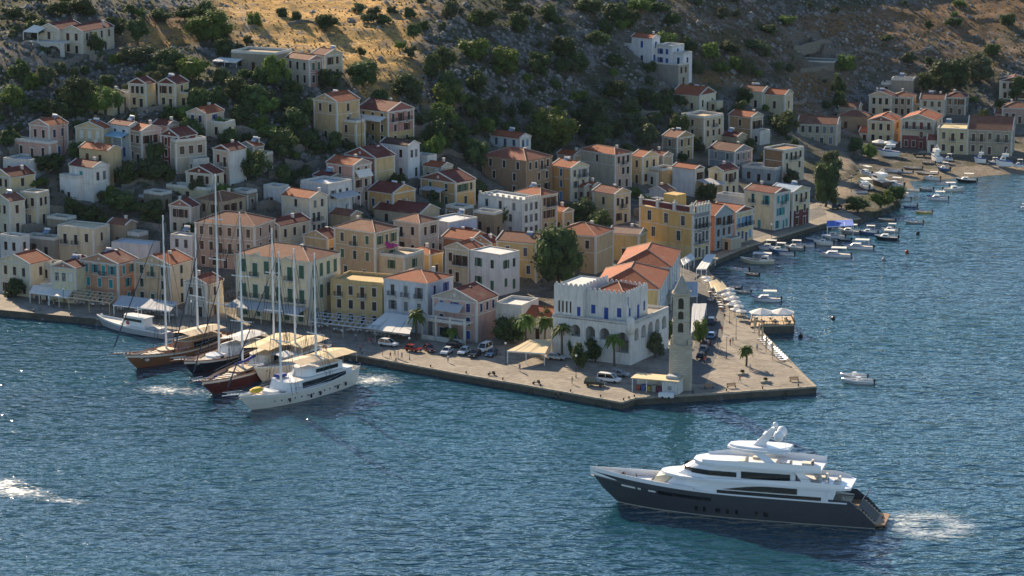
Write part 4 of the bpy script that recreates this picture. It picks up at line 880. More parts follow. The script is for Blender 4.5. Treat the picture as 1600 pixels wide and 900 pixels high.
deep = t.mix(t.ramp(patch, (.35, (0,)*3), (.68, (1,)*3)), (.004, .040, .064), (.009, .064, .094))
colr = t.mix(t.math('MULTIPLY', att.outputs['Fac'], .7), deep, (.010, .058, .075))
# wake foam rings and patches; some sun glitter painted in as white
def foam_glitter(cx, cy, rx, ry, ring_=0.0, rot=0.0):
    m_ = t.node('ShaderNodeVectorMath', operation='SUBTRACT'); t.link(g, m_.inputs[0]); m_.inputs[1].default_value = (cx, cy, 0)
    r_ = t.node('ShaderNodeVectorRotate', rotation_type='Z_AXIS'); t.link(m_.outputs[0], r_.inputs['Vector']); r_.inputs['Angle'].default_value = rot
    k_ = t.node('ShaderNodeVectorMath', operation='MULTIPLY'); t.link(r_.outputs[0], k_.inputs[0]); k_.inputs[1].default_value = (1/rx, 1/ry, 0)
    l_ = t.node('ShaderNodeVectorMath', operation='LENGTH'); t.link(k_.outputs[0], l_.inputs[0])
    if ring_: return t.math('SUBTRACT', 1.0, t.math('MULTIPLY', t.math('ABSOLUTE', t.math('SUBTRACT', l_.outputs['Value'], .72)), ring_), clamp=True)
    return t.math('SUBTRACT', 1.0, l_.outputs['Value'], clamp=True)
FO = []
p = at(1452, 820); FO.append(t.math('MULTIPLY', foam_glitter(p.x, p.y, 7.0, 7.5, 1.3), .75)); p = at(1420, 818); FO.append(t.math('MULTIPLY', foam_glitter(p.x, p.y, 7.5, 3.5), .8))
p = at(258, 609); FO.append(t.math('MULTIPLY', foam_glitter(p.x, p.y, 8, 6.0, 0, .3), .8)); p = at(300, 612); FO.append(t.math('MULTIPLY', foam_glitter(p.x, p.y, 6, 5), .6))
p = at(585, 594); FO.append(t.math('MULTIPLY', foam_glitter(p.x, p.y, 7.5, 8.0), .9)); p = at(30, 768); FO.append(t.math('MULTIPLY', foam_glitter(p.x, p.y, 9, 5, 0, .35), 1.0)); p = at(-10, 757); FO.append(foam_glitter(p.x, p.y, 9, 6))  # first patch: sun glitter and prop wash painted together in white
p = at(95, 782); FO.append(t.math('MULTIPLY', foam_glitter(p.x, p.y, 8, 2.4, 0, .3), .7))
fs_ = FO[0]
for q in FO[1:]: fs_ = t.math('MAXIMUM', fs_, q)
fn = t.noise(mapped(.3, (.45, 1.1, 1)), 1.0, 6, .8, 1.6)
fm = t.ramp(t.math('ADD', t.math('MULTIPLY', fs_, .26), fn), (.58, (0,)*3), (.84, (1,)*3))
fm = t.math('MULTIPLY', fm, t.math('MULTIPLY', fs_, 6.0, clamp=True))
colr = t.mix(fm, colr, (.62, .66, .66))
SEAM = t.done(colr, t.math('MULTIPLY_ADD', fm, .6, .09), nrm, spec=.5); t.b.inputs['IOR'].default_value = 1.42
me.materials.append(SEAM); me.update(); tag(mobj('sea', me), kind='structure')
# ------------------------------------------------------------------ quays
t = NT('quay_paving'); g = t.tex(False); q1 = t.noise(g, .12, 4, .6); q2 = t.noise(g, 1.4, 4, .7)
bq = t.node('ShaderNodeTexBrick'); bq.inputs['Scale'].default_value = 1; bq.inputs['Brick Width'].default_value = 2.6; bq.inputs['Row Height'].default_value = 1.7; bq.inputs['Mortar Size'].default_value = .06; bq.inputs['Color1'].default_value = (1,1,1,1); bq.inputs['Color2'].default_value = (.82,.82,.82,1); bq.inputs['Mortar'].default_value = (.55,.55,.55,1); mq = t.node('ShaderNodeMapping'); mq.inputs['Rotation'].default_value = (0,0,.55); t.link(g, mq.inputs['Vector']); t.link(mq.outputs[0], bq.inputs['Vector']); q3 = t.noise(g, .35, 5, .75, .8)
QM = t.done(t.mix(1.0, t.mix(t.math('MULTIPLY', t.ramp(q3, (.50, (0,)*3), (.66, (1,)*3)), .75), bq.outputs['Color'], (.45, .43, .42)), t.mix(t.ramp(q2, (.35, (0,)*3), (.7, (1,)*3)), t.ramp(q1, (.35, (.21, .185, .15)), (.65, (.34, .30, .245))), (.28, .255, .215)), 'MULTIPLY'), .9, t.bump(q2, .2, .03), spec=.1)
t = NT('asphalt'); g = t.tex(False); q1 = t.noise(g, .25, 4, .65); q2 = t.noise(g, 3, 3)
AM = t.done(t.mix(t.math('MULTIPLY', q2, .5), t.ramp(q1, (.35, (.075, .075, .078)), (.7, (.15, .145, .14))), (.12, .115, .11)), .9, t.bump(q2, .2, .02), spec=.15)
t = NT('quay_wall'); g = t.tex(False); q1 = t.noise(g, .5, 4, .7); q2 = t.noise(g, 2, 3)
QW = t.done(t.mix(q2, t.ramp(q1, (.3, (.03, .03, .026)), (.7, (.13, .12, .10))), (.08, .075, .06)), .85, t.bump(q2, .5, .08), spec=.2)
def strip(name, outer, inner, z, mat, wall=True):
    m = MB(); n_ = len(outer)
    for i in range(n_ - 1): m.add([(*outer[i], z), (*outer[i+1], z), (*inner[i+1], z), (*inner[i], z)], [(0,1,2,3)], 0)
    if wall:
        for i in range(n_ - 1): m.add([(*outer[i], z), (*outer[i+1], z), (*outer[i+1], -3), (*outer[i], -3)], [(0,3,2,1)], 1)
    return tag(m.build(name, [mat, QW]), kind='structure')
def px(lst, z=QZ): return [tuple(at(u, v, z).xy) for u, v in lst]
qo = px(SHORE[:11]); qi = px([(-160,440),(0,455),(150,470),(350,490),(560,510),(700,530),(850,520),(960,470),(1010,440),(1060,420),(1100,425)])
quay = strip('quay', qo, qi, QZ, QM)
qo2 = px(SHORE[10:24]); qi2 = px([(1040,560),(1040,520),(1040,480),(1040,450),(1030,430),(1035,415),(1040,405),(1050,395),(1070,378),(1110,358),(1160,348),(1205,336),(1250,325),(1290,312)], QZ)
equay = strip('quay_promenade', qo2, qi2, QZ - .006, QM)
road = strip('quay_road', px([(1102,600),(1118,560),(1130,520),(1132,490),(1115,460),(1096,440),(1090,425),(1108,402),(1150,382),(1200,366),(1250,350),(1292,335)], QZ), px([(1068,600),(1080,560),(1090,520),(1096,490),(1085,462),(1066,442),(1062,420),(1085,390),(1132,366),(1185,350),(1235,338),(1282,322)], QZ), QZ + .012, AM, wall=False)
# kerb stones along the edge of the front quay and the tower quay
stone_me = MB().box(-.97, .97, 0, .75, -.28, .10).mesh('coping_stone', plaster('a89b84', .7))
def coping(line, parent, step=2.0, cap=170):
    k = 0
    for (x1, y1), (x2, y2) in zip(line, line[1:]):
        L = math.hypot(x2-x1, y2-y1); a = math.atan2(y2-y1, x2-x1)
        for i in range(int(L/step)):
            if k >= cap: return
            f_ = (i + .5)/int(L/step)
            mobj('coping_stone', stone_me, parent, (x1+(x2-x1)*f_ + .08*math.sin(a), y1+(y2-y1)*f_ - .08*math.cos(a), QZ + random.uniform(-.03, .03)), (0, 0, a + random.uniform(-.01, .01)), (L/int(L/step)/2.0, 1, 1)); k += 1
coping(qo[2:], quay); coping(qo2, equay)
# ------------------------------------------------------------------ vegetation
def leafmat(name, dark, light):
    t = NT(name); oi = t.node('ShaderNodeObjectInfo'); f = t.noise(t.tex(), 3.0, 3, .7)
    c = t.mix(t.ramp(f, (.3, (0,)*3), (.7, (1,)*3)), dark, light)
    hs = t.node('ShaderNodeHueSaturation'); t.link(c, hs.inputs['Color']); t.link(t.math('MULTIPLY_ADD', oi.outputs['Random'], .5, .75), hs.inputs['Value']); t.link(t.math('MULTIPLY_ADD', oi.outputs['Random'], .03, .485), hs.inputs['Hue'])
    m = t.done(hs.outputs[0], .75, spec=.2)
    tr = t.node('ShaderNodeBsdfTranslucent'); t.link(hs.outputs[0], tr.inputs['Color']); ad = t.node('ShaderNodeMixShader'); ad.inputs[0].default_value = .3
    t.link(t.b.outputs[0], ad.inputs[1]); t.link(tr.outputs[0], ad.inputs[2]); t.link(ad.outputs[0], t.n['Material Output'].inputs['Surface'])
    return m
LEAF = [leafmat('leaf_evergreen', (.026, .050, .022), (.085, .118, .036)), leafmat('leaf_olive', (.045, .064, .036), (.11, .13, .058)), leafmat('leaf_bright', (.045, .085, .020), (.145, .20, .040)), leafmat('leaf_dry', (.09, .07, .03), (.24, .18, .08))]
BARK = plain('bark', (.11, .085, .06), .9, var=.35, sc=4)
def crown_mesh(seed, nl, leaf, clumps, flat=1.0, mat=0, low=-.55):
    def fn():
        rg = random.Random(seed); m = MB(); cl = []
        for _ in range(clumps):
            a = rg.uniform(0, 2*math.pi); z = rg.uniform(low, .85); r = math.sqrt(max(.05, 1 - z*z))*rg.uniform(.35, .8)
            cl.append((Vector((r*math.cos(a), r*math.sin(a), z*.72)), rg.uniform(.26, .46)))
        for c, cr in cl + [(Vector((0, 0, 0)), .62)]:
            k = cr*.72 if cr < .6 else .55
            rings = []
            for i in range(5):
                b = -math.pi/2 + math.pi*i/4; q = max(.05, math.cos(b))
                rings.append([c + Vector((q*math.cos(j*math.pi/3 + i*.5), q*math.sin(j*math.pi/3 + i*.5), math.sin(b)))*k*rg.uniform(.75, 1.15) for j in range(6)])
            m.loft(rings, True, True, 0)
        for _ in range(nl):
            c, cr = rg.choice(cl)
            d = Vector((rg.gauss(0, 1), rg.gauss(0, 1), rg.gauss(.25, 1))).normalized(); p = c + d*cr*rg.uniform(.7, 1.12)
            n_ = (d + Vector((rg.gauss(0, .6), rg.gauss(0, .6), rg.gauss(0, .6)))).normalized(); a = n_.cross(Vector((rg.gauss(0,1), rg.gauss(0,1), rg.gauss(0,1)))).normalized(); b = n_.cross(a)
            s_ = leaf*rg.uniform(.6, 1.5); e = s_*rg.uniform(.45, .8)
            m.add([p - a*s_, p + b*e, p + a*s_, p - b*e], [(0,1,2,3)])
        for i, v_ in enumerate(m.v): m.v[i] = (v_[0], v_[1], v_[2]*flat)
        return m.mesh('crown', LEAF[mat])
    return cached(('crown', seed, nl, mat), fn)
def trunk_mesh(seed):
    def fn():
        rg = random.Random(seed); m = MB(); top = Vector((rg.uniform(-.1, .1), rg.uniform(-.1, .1), -.25))
        m.tube([(0,0,-1.25), (.03,.02,-.8), top], .11, 6, r1=.075)
        for k in range(4):
            a = k*1.6 + rg.random(); m.tube([top, top + Vector((math.cos(a)*.25, math.sin(a)*.25, .25)), top + Vector((math.cos(a)*.5, math.sin(a)*.5, .55))], .06, 5, r1=.02)
        return m.mesh('trunk', BARK)
    return cached(('trunk', seed), fn)
PLANTED = []
def plant(u, v, w, h, label, kind=0, cat='tree', name='tree', group=None, big=False, p=None):
    """A tree or bush whose crown is centred on the pixel; w, h its size in pixels."""
    if p is None:
        p = hit(u, v, 0); s = scale(p); p = hit(u, v, max(.3, h/s/2*.9))
    s = scale(p); rw, rh = w/s/2, h/s/2
    o = empty(name, p, random.uniform(0, 6.28), label, cat, group)
    sd = random.randrange(4) + kind*10
    cm = crown_mesh(sd + (50 if big else 0), 2600 if big else 900, .045 if big else .075, 26 if big else 13, mat=kind)
    z = rh*(.92 if name != 'bush' else .8)
    mobj('crown', cm, o, (0, 0, z), None, (rw, rw, rh*1.15))
    mobj('trunk', trunk_mesh(sd), o, (0, 0, z), None, (rw*.9, rw*.9, max(rh*1.2, z)))
    PLANTED.append((p.x, p.y, rw)); return o
# trees one can tell apart
NT_ = [
 (872,400,88,98,'big dark pine towering over the mid town roofs',0,1), (864,205,92,70,'large round green tree above the brown mansion',2,1), (792,518,58,44,'dense dark tree in front of the low white house',0,1),
 (330,40,80,48,'wide green tree left of the golden slope path',2,1), (430,112,46,52,'dark green tree before the low stone house',2,0), (515,125,44,36,'dark round tree beside the cream gabled house',0,0), (568,118,56,44,'dark spreading tree above the ochre house',0,1),
 (398,32,26,26,'small lone tree with bare trunk by the path',2,0), (463,27,20,20,'small round tree on the golden slope',0,0), (510,35,44,28,'dark clump of tree on golden slope',0,0), (795,335,46,46,'leafy tree before the crenellated white house',2,0),
 (905,328,54,40,'dark garden tree beside the pale yellow house',0,0), (938,348,44,36,'dark garden tree above the red hall roofs',0,0), (742,240,46,50,'dark tree beside the brown mansion',0,0), (690,215,48,50,'dark tree behind the bright white house',0,0), (683,228,30,44,'slim green tree at the wall by the white house',2,0),
 (1290,290,50,74,'tall dark tree at the end of the eastern quay',0,1), (1300,255,46,40,'olive green tree above the bay road',1,0), (1482,118,74,50,'broad dark tree behind the far shore houses',0,1), (1532,108,62,44,'olive tinted big tree on the far slope',1,1), (1448,128,36,30,'dark tree beside the far stone hut',0,0),
 (1322,100,36,28,'round green tree inside the stone enclosure',2,0), (1310,140,24,44,'dark cypress like tree above the far bay',0,0), (1312,160,24,36,'dark shrubby tree beside the tan ruin',0,0), (1163,152,32,30,'dark tree beside the pale cottage pair',0,0), (1228,196,44,40,'dark tree above the brown walled house',0,0), (1358,236,30,26,'lime green bush tree at the boatyard',2,0),
 (1336,228,32,26,'dark tree beside the boatyard road',0,0), (1340,320,44,24,'low dark tree on the rocky spit',0,0), (1376,312,48,30,'green tree overhanging the rocky spit',2,0), (1400,302,36,24,'small green tree at the spit tip',0,0), (165,158,64,44,'rounded light green tree below the villa',2,1), (120,150,60,60,'dark tree on the cliff below villa',0,1),
 (265,95,60,40,'dense green tree right of the villa',0,1), (215,88,60,36,'green tree close behind the villa garden',1,0), (300,108,52,44,'bushy green tree above the twin houses',2,0), (150,70,30,34,'dark tree against the villa wall',0,0), (215,50,40,36,'dark tree on the slope behind villa',0,0), (130,12,60,30,'dark tree at the cliff top above villa',0,0),
 (22,452,48,32,'dark round tree on the left quay',0,0), (1535,190,30,34,'dark tree behind the flat far house',0,0), (1590,140,40,40,'dark tree by the far frame edge',0,0), (540,200,30,26,'dark bush beside the stone stairs',0,0), (400,262,50,46,'dark tree on the terraces behind the masts',0,0), (385,250,26,34,'yellow green tree beside the cream gabled house',2,0), (440,225,60,50,'dark tree on the rocky gully',0,0), (465,190,50,44,'dark tree below the cream hillside house',0,0), (240,268,64,36,'dark bushes on the slope below the red house',0,0),
 (75,255,50,32,'dark garden tree below the pink hillside house',0,0), (58,285,36,14,'bright green hedge shrub by the yellow house',2,0), (190,318,60,40,'dark tree in the ruined terraces',0,0), (235,330,50,40,'dark tree beside the mast tops',0,0), (140,335,44,30,'dark shrub under the white stepped house',0,0), (930,548,38,40,'dark tree at the arcade building front',0,0), (905,560,34,40,'leafy dark shrub by the arcade wall',0,0), (890,540,30,40,'slim dark shrub by arcade wall',0,0), (1024,540,40,44,'pinkish flowering shrub bank beside the arcade',1,0), (1047,520,30,34,'dark shrub between arcade and tower',0,0), (1095,520,26,44,'green shrub row along the parked cars',2,0), (700,520,22,20,'round dark shrub in the pink villa porch',0,0), (850,505,40,50,'tawny shrub between the palms',1,0),
 (985,545,20,30,'dark shrub at the arcade corner',0,0), (760,330,26,24,'dark shrub beside the roofless house',0,0), (675,325,40,18,'low garden shrub above the white flat house',0,0), (1225,255,26,30,'dark shrub beside the eastern facade',0,0), (1010,320,24,36,'dark cypress beside the grand yellow house',0,0), (1060,205,40,50,'dark tree behind the ochre stone house',0,0), (1010,212,50,40,'olive tree over the yellow house',1,0), (935,215,60,40,'dark tree behind the grey cream house',0,0), (630,135,60,36,'dark tree right of the golden slope',0,0),
 (700,150,56,44,'green tree on the wooded slope',2,0), (740,170,50,44,'dark tree above the white blue house',0,0), (690,180,50,40,'leafy tree beside the pink mansion',2,0), (1640,120,50,50,'dark tree beyond the far frame edge',0,0)]
for (u, v, w, h, lb, kd, bg_) in NT_: plant(u, v, w, h, lb, kd, big=bool(bg_))
def zone_label(kind, u, v, w):
    zs = [(0, 190, 'below the cliff top villa') if v > 95 else (0, 190, 'above the cliff top villa'), (190, 360, 'near the yellow twin houses') if v < 240 else (190, 360, 'above the waterfront mast tops'), (360, 480, 'beside the low stone house') if v < 130 else (360, 480, 'in the gully behind the masts'), (480, 660, 'on the golden grass slope') if v < 130 else (480, 660, 'around the pink gabled mansion'), (660, 780, 'on the grey slope above the white blue house'), (780, 900, 'on the rocky slope above the large round tree'), (900, 985, 'on the rocky slope left of the white villa'), (985, 1090, 'close to the white hillside villa') if v < 150 else (985, 1090, 'among the eastern slope houses'), (1090, 1240, 'on the stony slope right of the white villa') if v < 150 else (1090, 1240, 'around the eastern hollow'), (1240, 1420, 'on the rusty slope above the boatyard'), (1420, 1700, 'on the stony slope above the far houses')]
    z = [q[2] for q in zs if q[0] <= u < q[1] or (u < 0 and q[0] == 0)] or ['on the stony hillside']
    return ('larger ' if w > 32 else 'small ' if w < 18 else '') + kind + ' ' + z[0]
# shrubs on the slopes: dark bushes seen on the rocky hill, then smaller ones around them
rg = random.Random(11)
def clear(p, r):
    for (cx, cy, fw, fd, a, bz) in FOOT:
        if math.hypot(p.x - cx, p.y - cy) < max(fw, fd)*.62 + r: return False
    return True
SH = [(705,15,44,34),(695,90,40,40),(740,75,60,44),(755,30,46,34),(810,35,44,36),(800,5,50,30),(860,20,40,30),(880,75,46,36),(905,95,36,30),(840,100,44,40),(790,95,56,44),(935,60,40,34),(960,20,44,34),(985,30,40,30),(920,10,44,26),(1000,8,40,24),(700,130,40,36),(675,105,36,40),(745,130,36,40),(770,165,44,30),(820,170,36,26),(960,140,44,34),(985,165,40,34),(1010,150,36,30),(930,165,40,34),(905,150,30,24),(1035,165,44,36),(990,190,44,34),(960,95,30,26),(1040,65,36,30),(1075,72,34,28),(1110,80,36,26),(1140,75,34,24),(1150,100,30,26),(1180,70,44,18),(1200,45,40,18),(1125,105,36,26),(1090,105,34,26),(1170,105,28,30),(1050,30,40,26),(1030,12,36,24),(1230,30,36,16),(1195,80,30,22),
 (1490,35,30,16),(1575,30,34,22),(1550,78,34,20),(1420,90,30,16),(1385,60,28,14),(1500,5,30,12),(60,45,50,30),(20,20,50,30),(90,12,40,24),(30,110,40,40),(70,120,44,40),(20,150,44,40),(60,165,40,30),(95,175,36,30),(180,40,40,30),(250,25,40,24),(290,20,46,26),(320,15,40,26),(350,75,30,30),(370,140,40,40),(345,120,34,30),(395,150,44,40),(420,165,40,34),(450,160,40,34),(335,150,30,34),(380,180,40,30),(350,195,36,26),(415,205,40,30),(640,20,24,18),(600,30,28,20),(560,12,30,16),(575,28,26,16),(660,40,26,22),(625,70,24,16),(650,150,36,30),(660,185,34,30),(655,230,30,30),(720,205,34,30),(760,195,30,30),(910,180,30,30),(930,190,34,26),(960,200,34,26),(1020,190,34,30)]
for (u, v, w, h) in SH: plant(u, v, w*rg.uniform(.85, 1.15), h*rg.uniform(.85, 1.15), zone_label('dark evergreen shrub', u, v, w), rg.choice((0, 0, 0, 1, 2)), 'shrub', 'bush', 'evergreen shrubs on the rocky hillside')
k = 0; tries = 0
while k < 185 and tries < 6000:
    tries += 1
    u, v = rg.uniform(-10, 1610), rg.uniform(-5, 330)
    if v > 240 and (u > 1250 or rg.random() < .6): continue
    p = hit(u, v); 
    if p.z < 5 or not clear(p, 1.5): continue
    gz = float(zt(p.x, p.y, gold)); rz = float(zt(p.x, p.y, rust))
    if rg.random() < gz*.9 or rg.random() < rz*.6 or rg.random() < float(zt(p.x, p.y, path)): continue
    if u > 1200 and v < 130 and rg.random() < .55: continue
    w = rg.uniform(12, 30)*(.7 if u > 1150 else 1)
    plant(u, v, w, w*rg.uniform(.7, .9), zone_label('scrubby green bush', u, v, w), rg.choice((0, 0, 1, 1, 2)), 'bush', 'bush', 'small bushes between the rocks', p=p); k += 1
# rocks and dry scrub: more than anyone could count
def scatter_rocks():
    m = MB(); k = 0; R2 = random.Random(5)
    us = np.array([R2.uniform(-20, 1620) for _ in range(9000)]); vs_ = np.array([R2.uniform(-10, 260) for _ in range(9000)])
    for u, v in zip(us, vs_):
        d = 0
        if v > 180 and 620 < u: continue
        p = hit(u, v)
        if p.z < 6: continue
        if R2.random() < float(zt(p.x, p.y, gold))*.85: continue
        if mnoise.noise(p*.03) < -.12 and R2.random() < .8: continue
        if not clear(p, .5): continue
        s_ = R2.uniform(.25, .8)*(1.9 if R2.random() < .08 else 1); z = float(zt(p.x, p.y, ZM))
        rings = []
        for i in range(3):
            q = (1.0, .85, .35)[i]
            rings.append([(p.x + s_*q*R2.uniform(.7, 1.25)*math.cos(j*1.2566 + .4*i), p.y + s_*q*R2.uniform(.7, 1.25)*math.sin(j*1.2566 + .4*i), z + s_*(-.4, .35, .75)[i]*R2.uniform(.8, 1.2)) for j in range(5)])
        m.loft(rings, True, True); k += 1
        if k > 5200: break
    t = NT('limestone'); g = t.tex(False); a = t.noise(g, .9, 3, .7)
    mt = t.done(t.ramp(a, (.3, (.10, .098, .096)), (.7, (.30, .29, .275))), .95, spec=.1)
    o = m.build('rocks', mt); tag(o, 'grey limestone rocks strewn over the dry hillside', 'rocks', kind='stuff')
scatter_rocks()
def scatter_scrub():
    m = MB(); R2 = random.Random(6); k = 0
    for _ in range(16000):
        u, v = R2.uniform(-20, 1620), R2.uniform(-10, 350)
        if v > 230 and u > 640: continue
        p = hit(u, v)
        if p.z < 4 or not clear(p, .2): continue
        gz = float(zt(p.x, p.y, gold)); mi = 3 if R2.random() < max(gz, float(zt(p.x, p.y, rust)), .18) else R2.choice((0, 1))
        mi = 1 if mi == 3 else 0
        z = float(zt(p.x, p.y, ZM)); s_ = R2.uniform(.3, .75)*(1.0 if mi == 0 else .7)
        for q in range(7):
            a = R2.uniform(0, 6.28); d = Vector((math.cos(a), math.sin(a), 0)); b = Vector((-d.y, d.x, 0))*s_*.42
            o = Vector((p.x, p.y, z - .05)) + d*s_*R2.uniform(0, .5); tp = o + Vector((R2.uniform(-.3, .3), R2.uniform(-.3, .3), 1))*s_*R2.uniform(.5, 1.1)
            m.add([o - b, o + b, tp + b*.6, tp - b*.6], [(0,1,2,3)], mi)
        k += 1
        if k > 8000: break
    o = m.build('scrub', [LEAF[1], LEAF[3]]); tag(o, 'low dry scrub and grass tufts on the hillside', 'scrub', kind='stuff')
scatter_scrub()
# palms
def palm(u, v, hpx, label, skirt=True):
    p = at(u, v, QZ); h = hpx/scale(p); o = empty('palm_tree', p, random.uniform(0, 6), label, 'palm tree')
    m = MB(); m.tube([(0,0,-.3), (.1,0,h*.4), (.05,.1,h*.8)], .26, 8, r1=.2); m.build('trunk', BARK, o)
    m = MB(); R2 = random.Random(int(u))
    for i in range(44):
        a = i*2.4; el = R2.uniform(-.5, 1.2); L = R2.uniform(1.7, 2.5)*max(.8, min(1.25, h/6.5)); prev = None
        d = Vector((math.cos(a), math.sin(a), 0)); b = Vector((-d.y, d.x, 0))
        for q in range(5):
            f = q/4; c = Vector((0.05, .1, h*.82)) + d*L*f*math.cos(el*.8) + Vector((0, 0, L*(math.sin(el)*f - .75*f*f))); wd = .46*math.sin(math.pi*min(.95, f*.8 + .15))
            cur = (c - b*wd - Vector((0,0,.12)), c, c + b*wd - Vector((0,0,.12)))
            if prev: m.add([*prev, *cur], [(0,1,4,3),(1,2,5,4)])
            prev = cur
    m.build('fronds', LEAF[2], o)
    if skirt:
        m = MB()
        for i in range(26):
            a = i*2.1; d = Vector((math.cos(a), math.sin(a), 0)); b = Vector((-d.y, d.x, 0))*.2; L = R2.uniform(.8, 1.9); c = Vector((.05, .1, h*.82))
            e1 = c + d*.6 - Vector((0,0,L*.3)); e2 = c + d*.55 - Vector((0,0,L))
            m.add([c - b, c + b, e1 + b, e1 - b, e2 + b*.6, e2 - b*.6], [(0,1,2,3),(3,2,4,5)])
        m.build('dead_fronds', LEAF[3], o)
    return o
palm(651, 532, 54, 'tall palm beside the blue white house awning'); palm(822, 545, 62, 'palm with tawny skirt beside low white house'); palm(852, 552, 66, 'middle palm before the arcaded building'); palm(878, 560, 60, 'bushy palm close to parked silver car'); palm(960, 572, 56, 'slim palm at the arcade corner', False)
palm(707, 536, 26, 'young palm in front of the pink villa', False); palm(1166, 572, 36, 'low fan palm on the sunbathing deck', False)
# bougainvillea
p = loc2w(H['fc'], -H['fc']['w']*.05, -H['fc']['d']*.1, 8.2)
o = empty('bougainvillea', p, 0, 'magenta bougainvillea on the roof terrace', 'flowering bush')
mg = NT('magenta_petals'); mgm = mg.done(mg.mix(mg.noise(mg.tex(), 4, 2), (.30, .02, .14), (.62, .07, .34)), .7)
cm = crown_mesh(3, 700, .09, 12, mat=0).copy(); cm.materials[0] = mgm; mobj('blossom', cm, o, (0, 0, .7), None, (3.6, 1.9, 1.25))
# ------------------------------------------------------------------ boats
def hull_rings(L, B, zs, zm, zb, draft=1.0, transom=.75, rake=.1, ns=13, fine=2.2, counter=0.0, tumble=1.0, cut=0.0):
    """Cross-sections from the stern (x=-L/2) to the bow (x=+L/2); sheer heights at stern, middle and bow."""
    rings = []
    for i in range(ns):
        t = i/(ns - 1); x = -L/2 + L*t
        k = (2*t - 1)
        bd = B/2*(1 - max(0, (t - .45)/.55)**fine)*(transom + (1 - transom)*min(1, t/.35)**.6); bd = max(bd, .03)
        bw = bd*(.93 - .45*max(0, (t - .5)/.5)**1.3)*tumble
        sh = zm + (zs - zm)*max(0, (.45 - t)/.45)**1.6 + (zb - zm)*max(0, (t - .45)/.55)**1.8
        if cut and t < cut: sh = .8 + (sh - .8)*(t/cut)**.8
        rk = rake*L*max(0, (t - .72)/.28)**1.5; ck = counter*L*max(0, (.2 - t)/.2)
        dr = draft*(1 - max(0, (t - .8)/.2)*.6)*(1 - max(0, (.15 - t)/.15)*.6)
        half = [(bd, sh, 0), (bd*.99, sh*.82, .12), (bd*.55 + bw*.45, sh*.45, .4), (bw, .12, .85), (bw*.97, -.05, .9), (bw*.6, -dr*.6, 1.0), (.02, -dr, 1.0)]
        R_side = [(x - rk*f + ck*f, -y, z) for y, z, f in half]; L_side = [(x - rk*f + ck*f, y, z) for y, z, f in half[::-1]]
        rings.append(R_side + L_side)
    return rings
def hull_part(o, rings, mats, stripe=True):
    """mats: [hull, stripe near the sheer, boot top]."""
    m = MB(); n_ = len(rings[0])
    for i in range(len(rings) - 1):
        for j in range(n_ - 1):
            k = 1 if stripe and j in (0, n_ - 2) else (2 if j in (3, n_ - 5) else 0)
            m.add([rings[i][j], rings[i][j+1], rings[i+1][j+1], rings[i+1][j]], [(0,1,2,3)], k)
    m.add(rings[0], [tuple(range(n_))], 0)
    h = m.build('hull', mats, o)
    for p in h.data.polygons: p.use_smooth = True
    return h
def deck_part(o, rings, drop, mat, name='deck', i0=0, i1=None):
    m = MB(); i1 = len(rings) - 1 if i1 is None else i1
    for i in range(i0, i1):
        a, b, c, d = Vector(rings[i][0]), Vector(rings[i][-1]), Vector(rings[i+1][-1]), Vector(rings[i+1][0])
        for q in (a, b, c, d): q.z -= drop; q.y *= .985
        m.add([a, d, c, b], [(0,1,2,3)])
    return m.build(name, mat, o)
def rail_part(o, rings, mat, wd=.16, name='gunwale'):
    m = MB()
    for side in (0, -1): m.tube([Vector(r[side]) + Vector((0, 0, .04)) for r in rings], wd, 5)
    return m.build(name, mat, o)
def place_boat(name, label, cat, bow, stern, group=None, z=0.0):
    b, s = at(*bow, z), at(*stern, z); d = b - s; c = (b + s)/2
    return empty(name, (c.x, c.y, z), math.atan2(d.y, d.x), label, cat, group), d.length
def tier(o, name, pts_b, pts_t, z0, z1, mat, smooth=False):
    """A closed house: outlines (x, half beam) at the bottom and the top, mirrored."""
    def loop(pts_, z): return [(x, -y, z) for x, y in pts_] + [(x, y, z) for x, y in pts_[::-1]]
    m = MB(); m.loft([loop(pts_b, z0), loop(pts_t, z1)]); return m.build(name, mat, o, smooth=smooth)
def band(o, name, pts_, z0, z1, out, mat, xa, xb, both=True):
    """A strip of dark glass standing just proud of a house side between xa and xb."""
    m = MB(); P_ = []
    for (x1, y1), (x2, y2) in zip(pts_, pts_[1:]):
        for k in range(8):
            x = x1 + (x2-x1)*k/8
            if xa <= x <= xb: P_.append((x, y1 + (y2-y1)*k/8))
    for s in (-1, 1):
        m = MB()
        for (x1, y1), (x2, y2) in zip(P_, P_[1:]): m.add([(x1, s*(y1+out), z0), (x2, s*(y2+out), z0), (x2, s*(y2+out), z1), (x1, s*(y1+out), z1)], [(0,1,2,3)])
        r = m.build(name, mat, o)
    return r
def awn(o, x0, x1, hw, z, mat, name='awning', sag=.25, posts=True):
    m = MB(); n_ = 6
    for i in range(n_):
        a, b = x0 + (x1-x0)*i/n_, x0 + (x1-x0)*(i+1)/n_
        za, zb_ = z + sag*abs(math.sin(i*1.7))*.4, z + sag*abs(math.sin((i+1)*1.7))*.4
        m.add([(a,-hw,za-.3),(b,-hw,zb_-.3),(b,0,zb_+.15),(a,0,za+.15),(a,hw,za-.3),(b,hw,zb_-.3)], [(0,1,2,3),(3,2,5,4)]); m.add([(a,-hw,za-.33),(b,-hw,zb_-.33),(b,0,zb_+.12),(a,0,za+.12),(a,hw,za-.33),(b,hw,zb_-.33)], [(3,2,1,0),(4,5,2,3)])
    w = m.build(name, mat, o)
    if posts:
        for x in (x0 + .1, (x0+x1)/2, x1 - .1):
            for s in (-1, 1):
                pm = MB(); pm.tube([(x, s*hw*.97, z-2.3), (x, s*hw*.97, z-.3)], .04, 4); pm.build('awning_pole', CHROME, w)
    return w
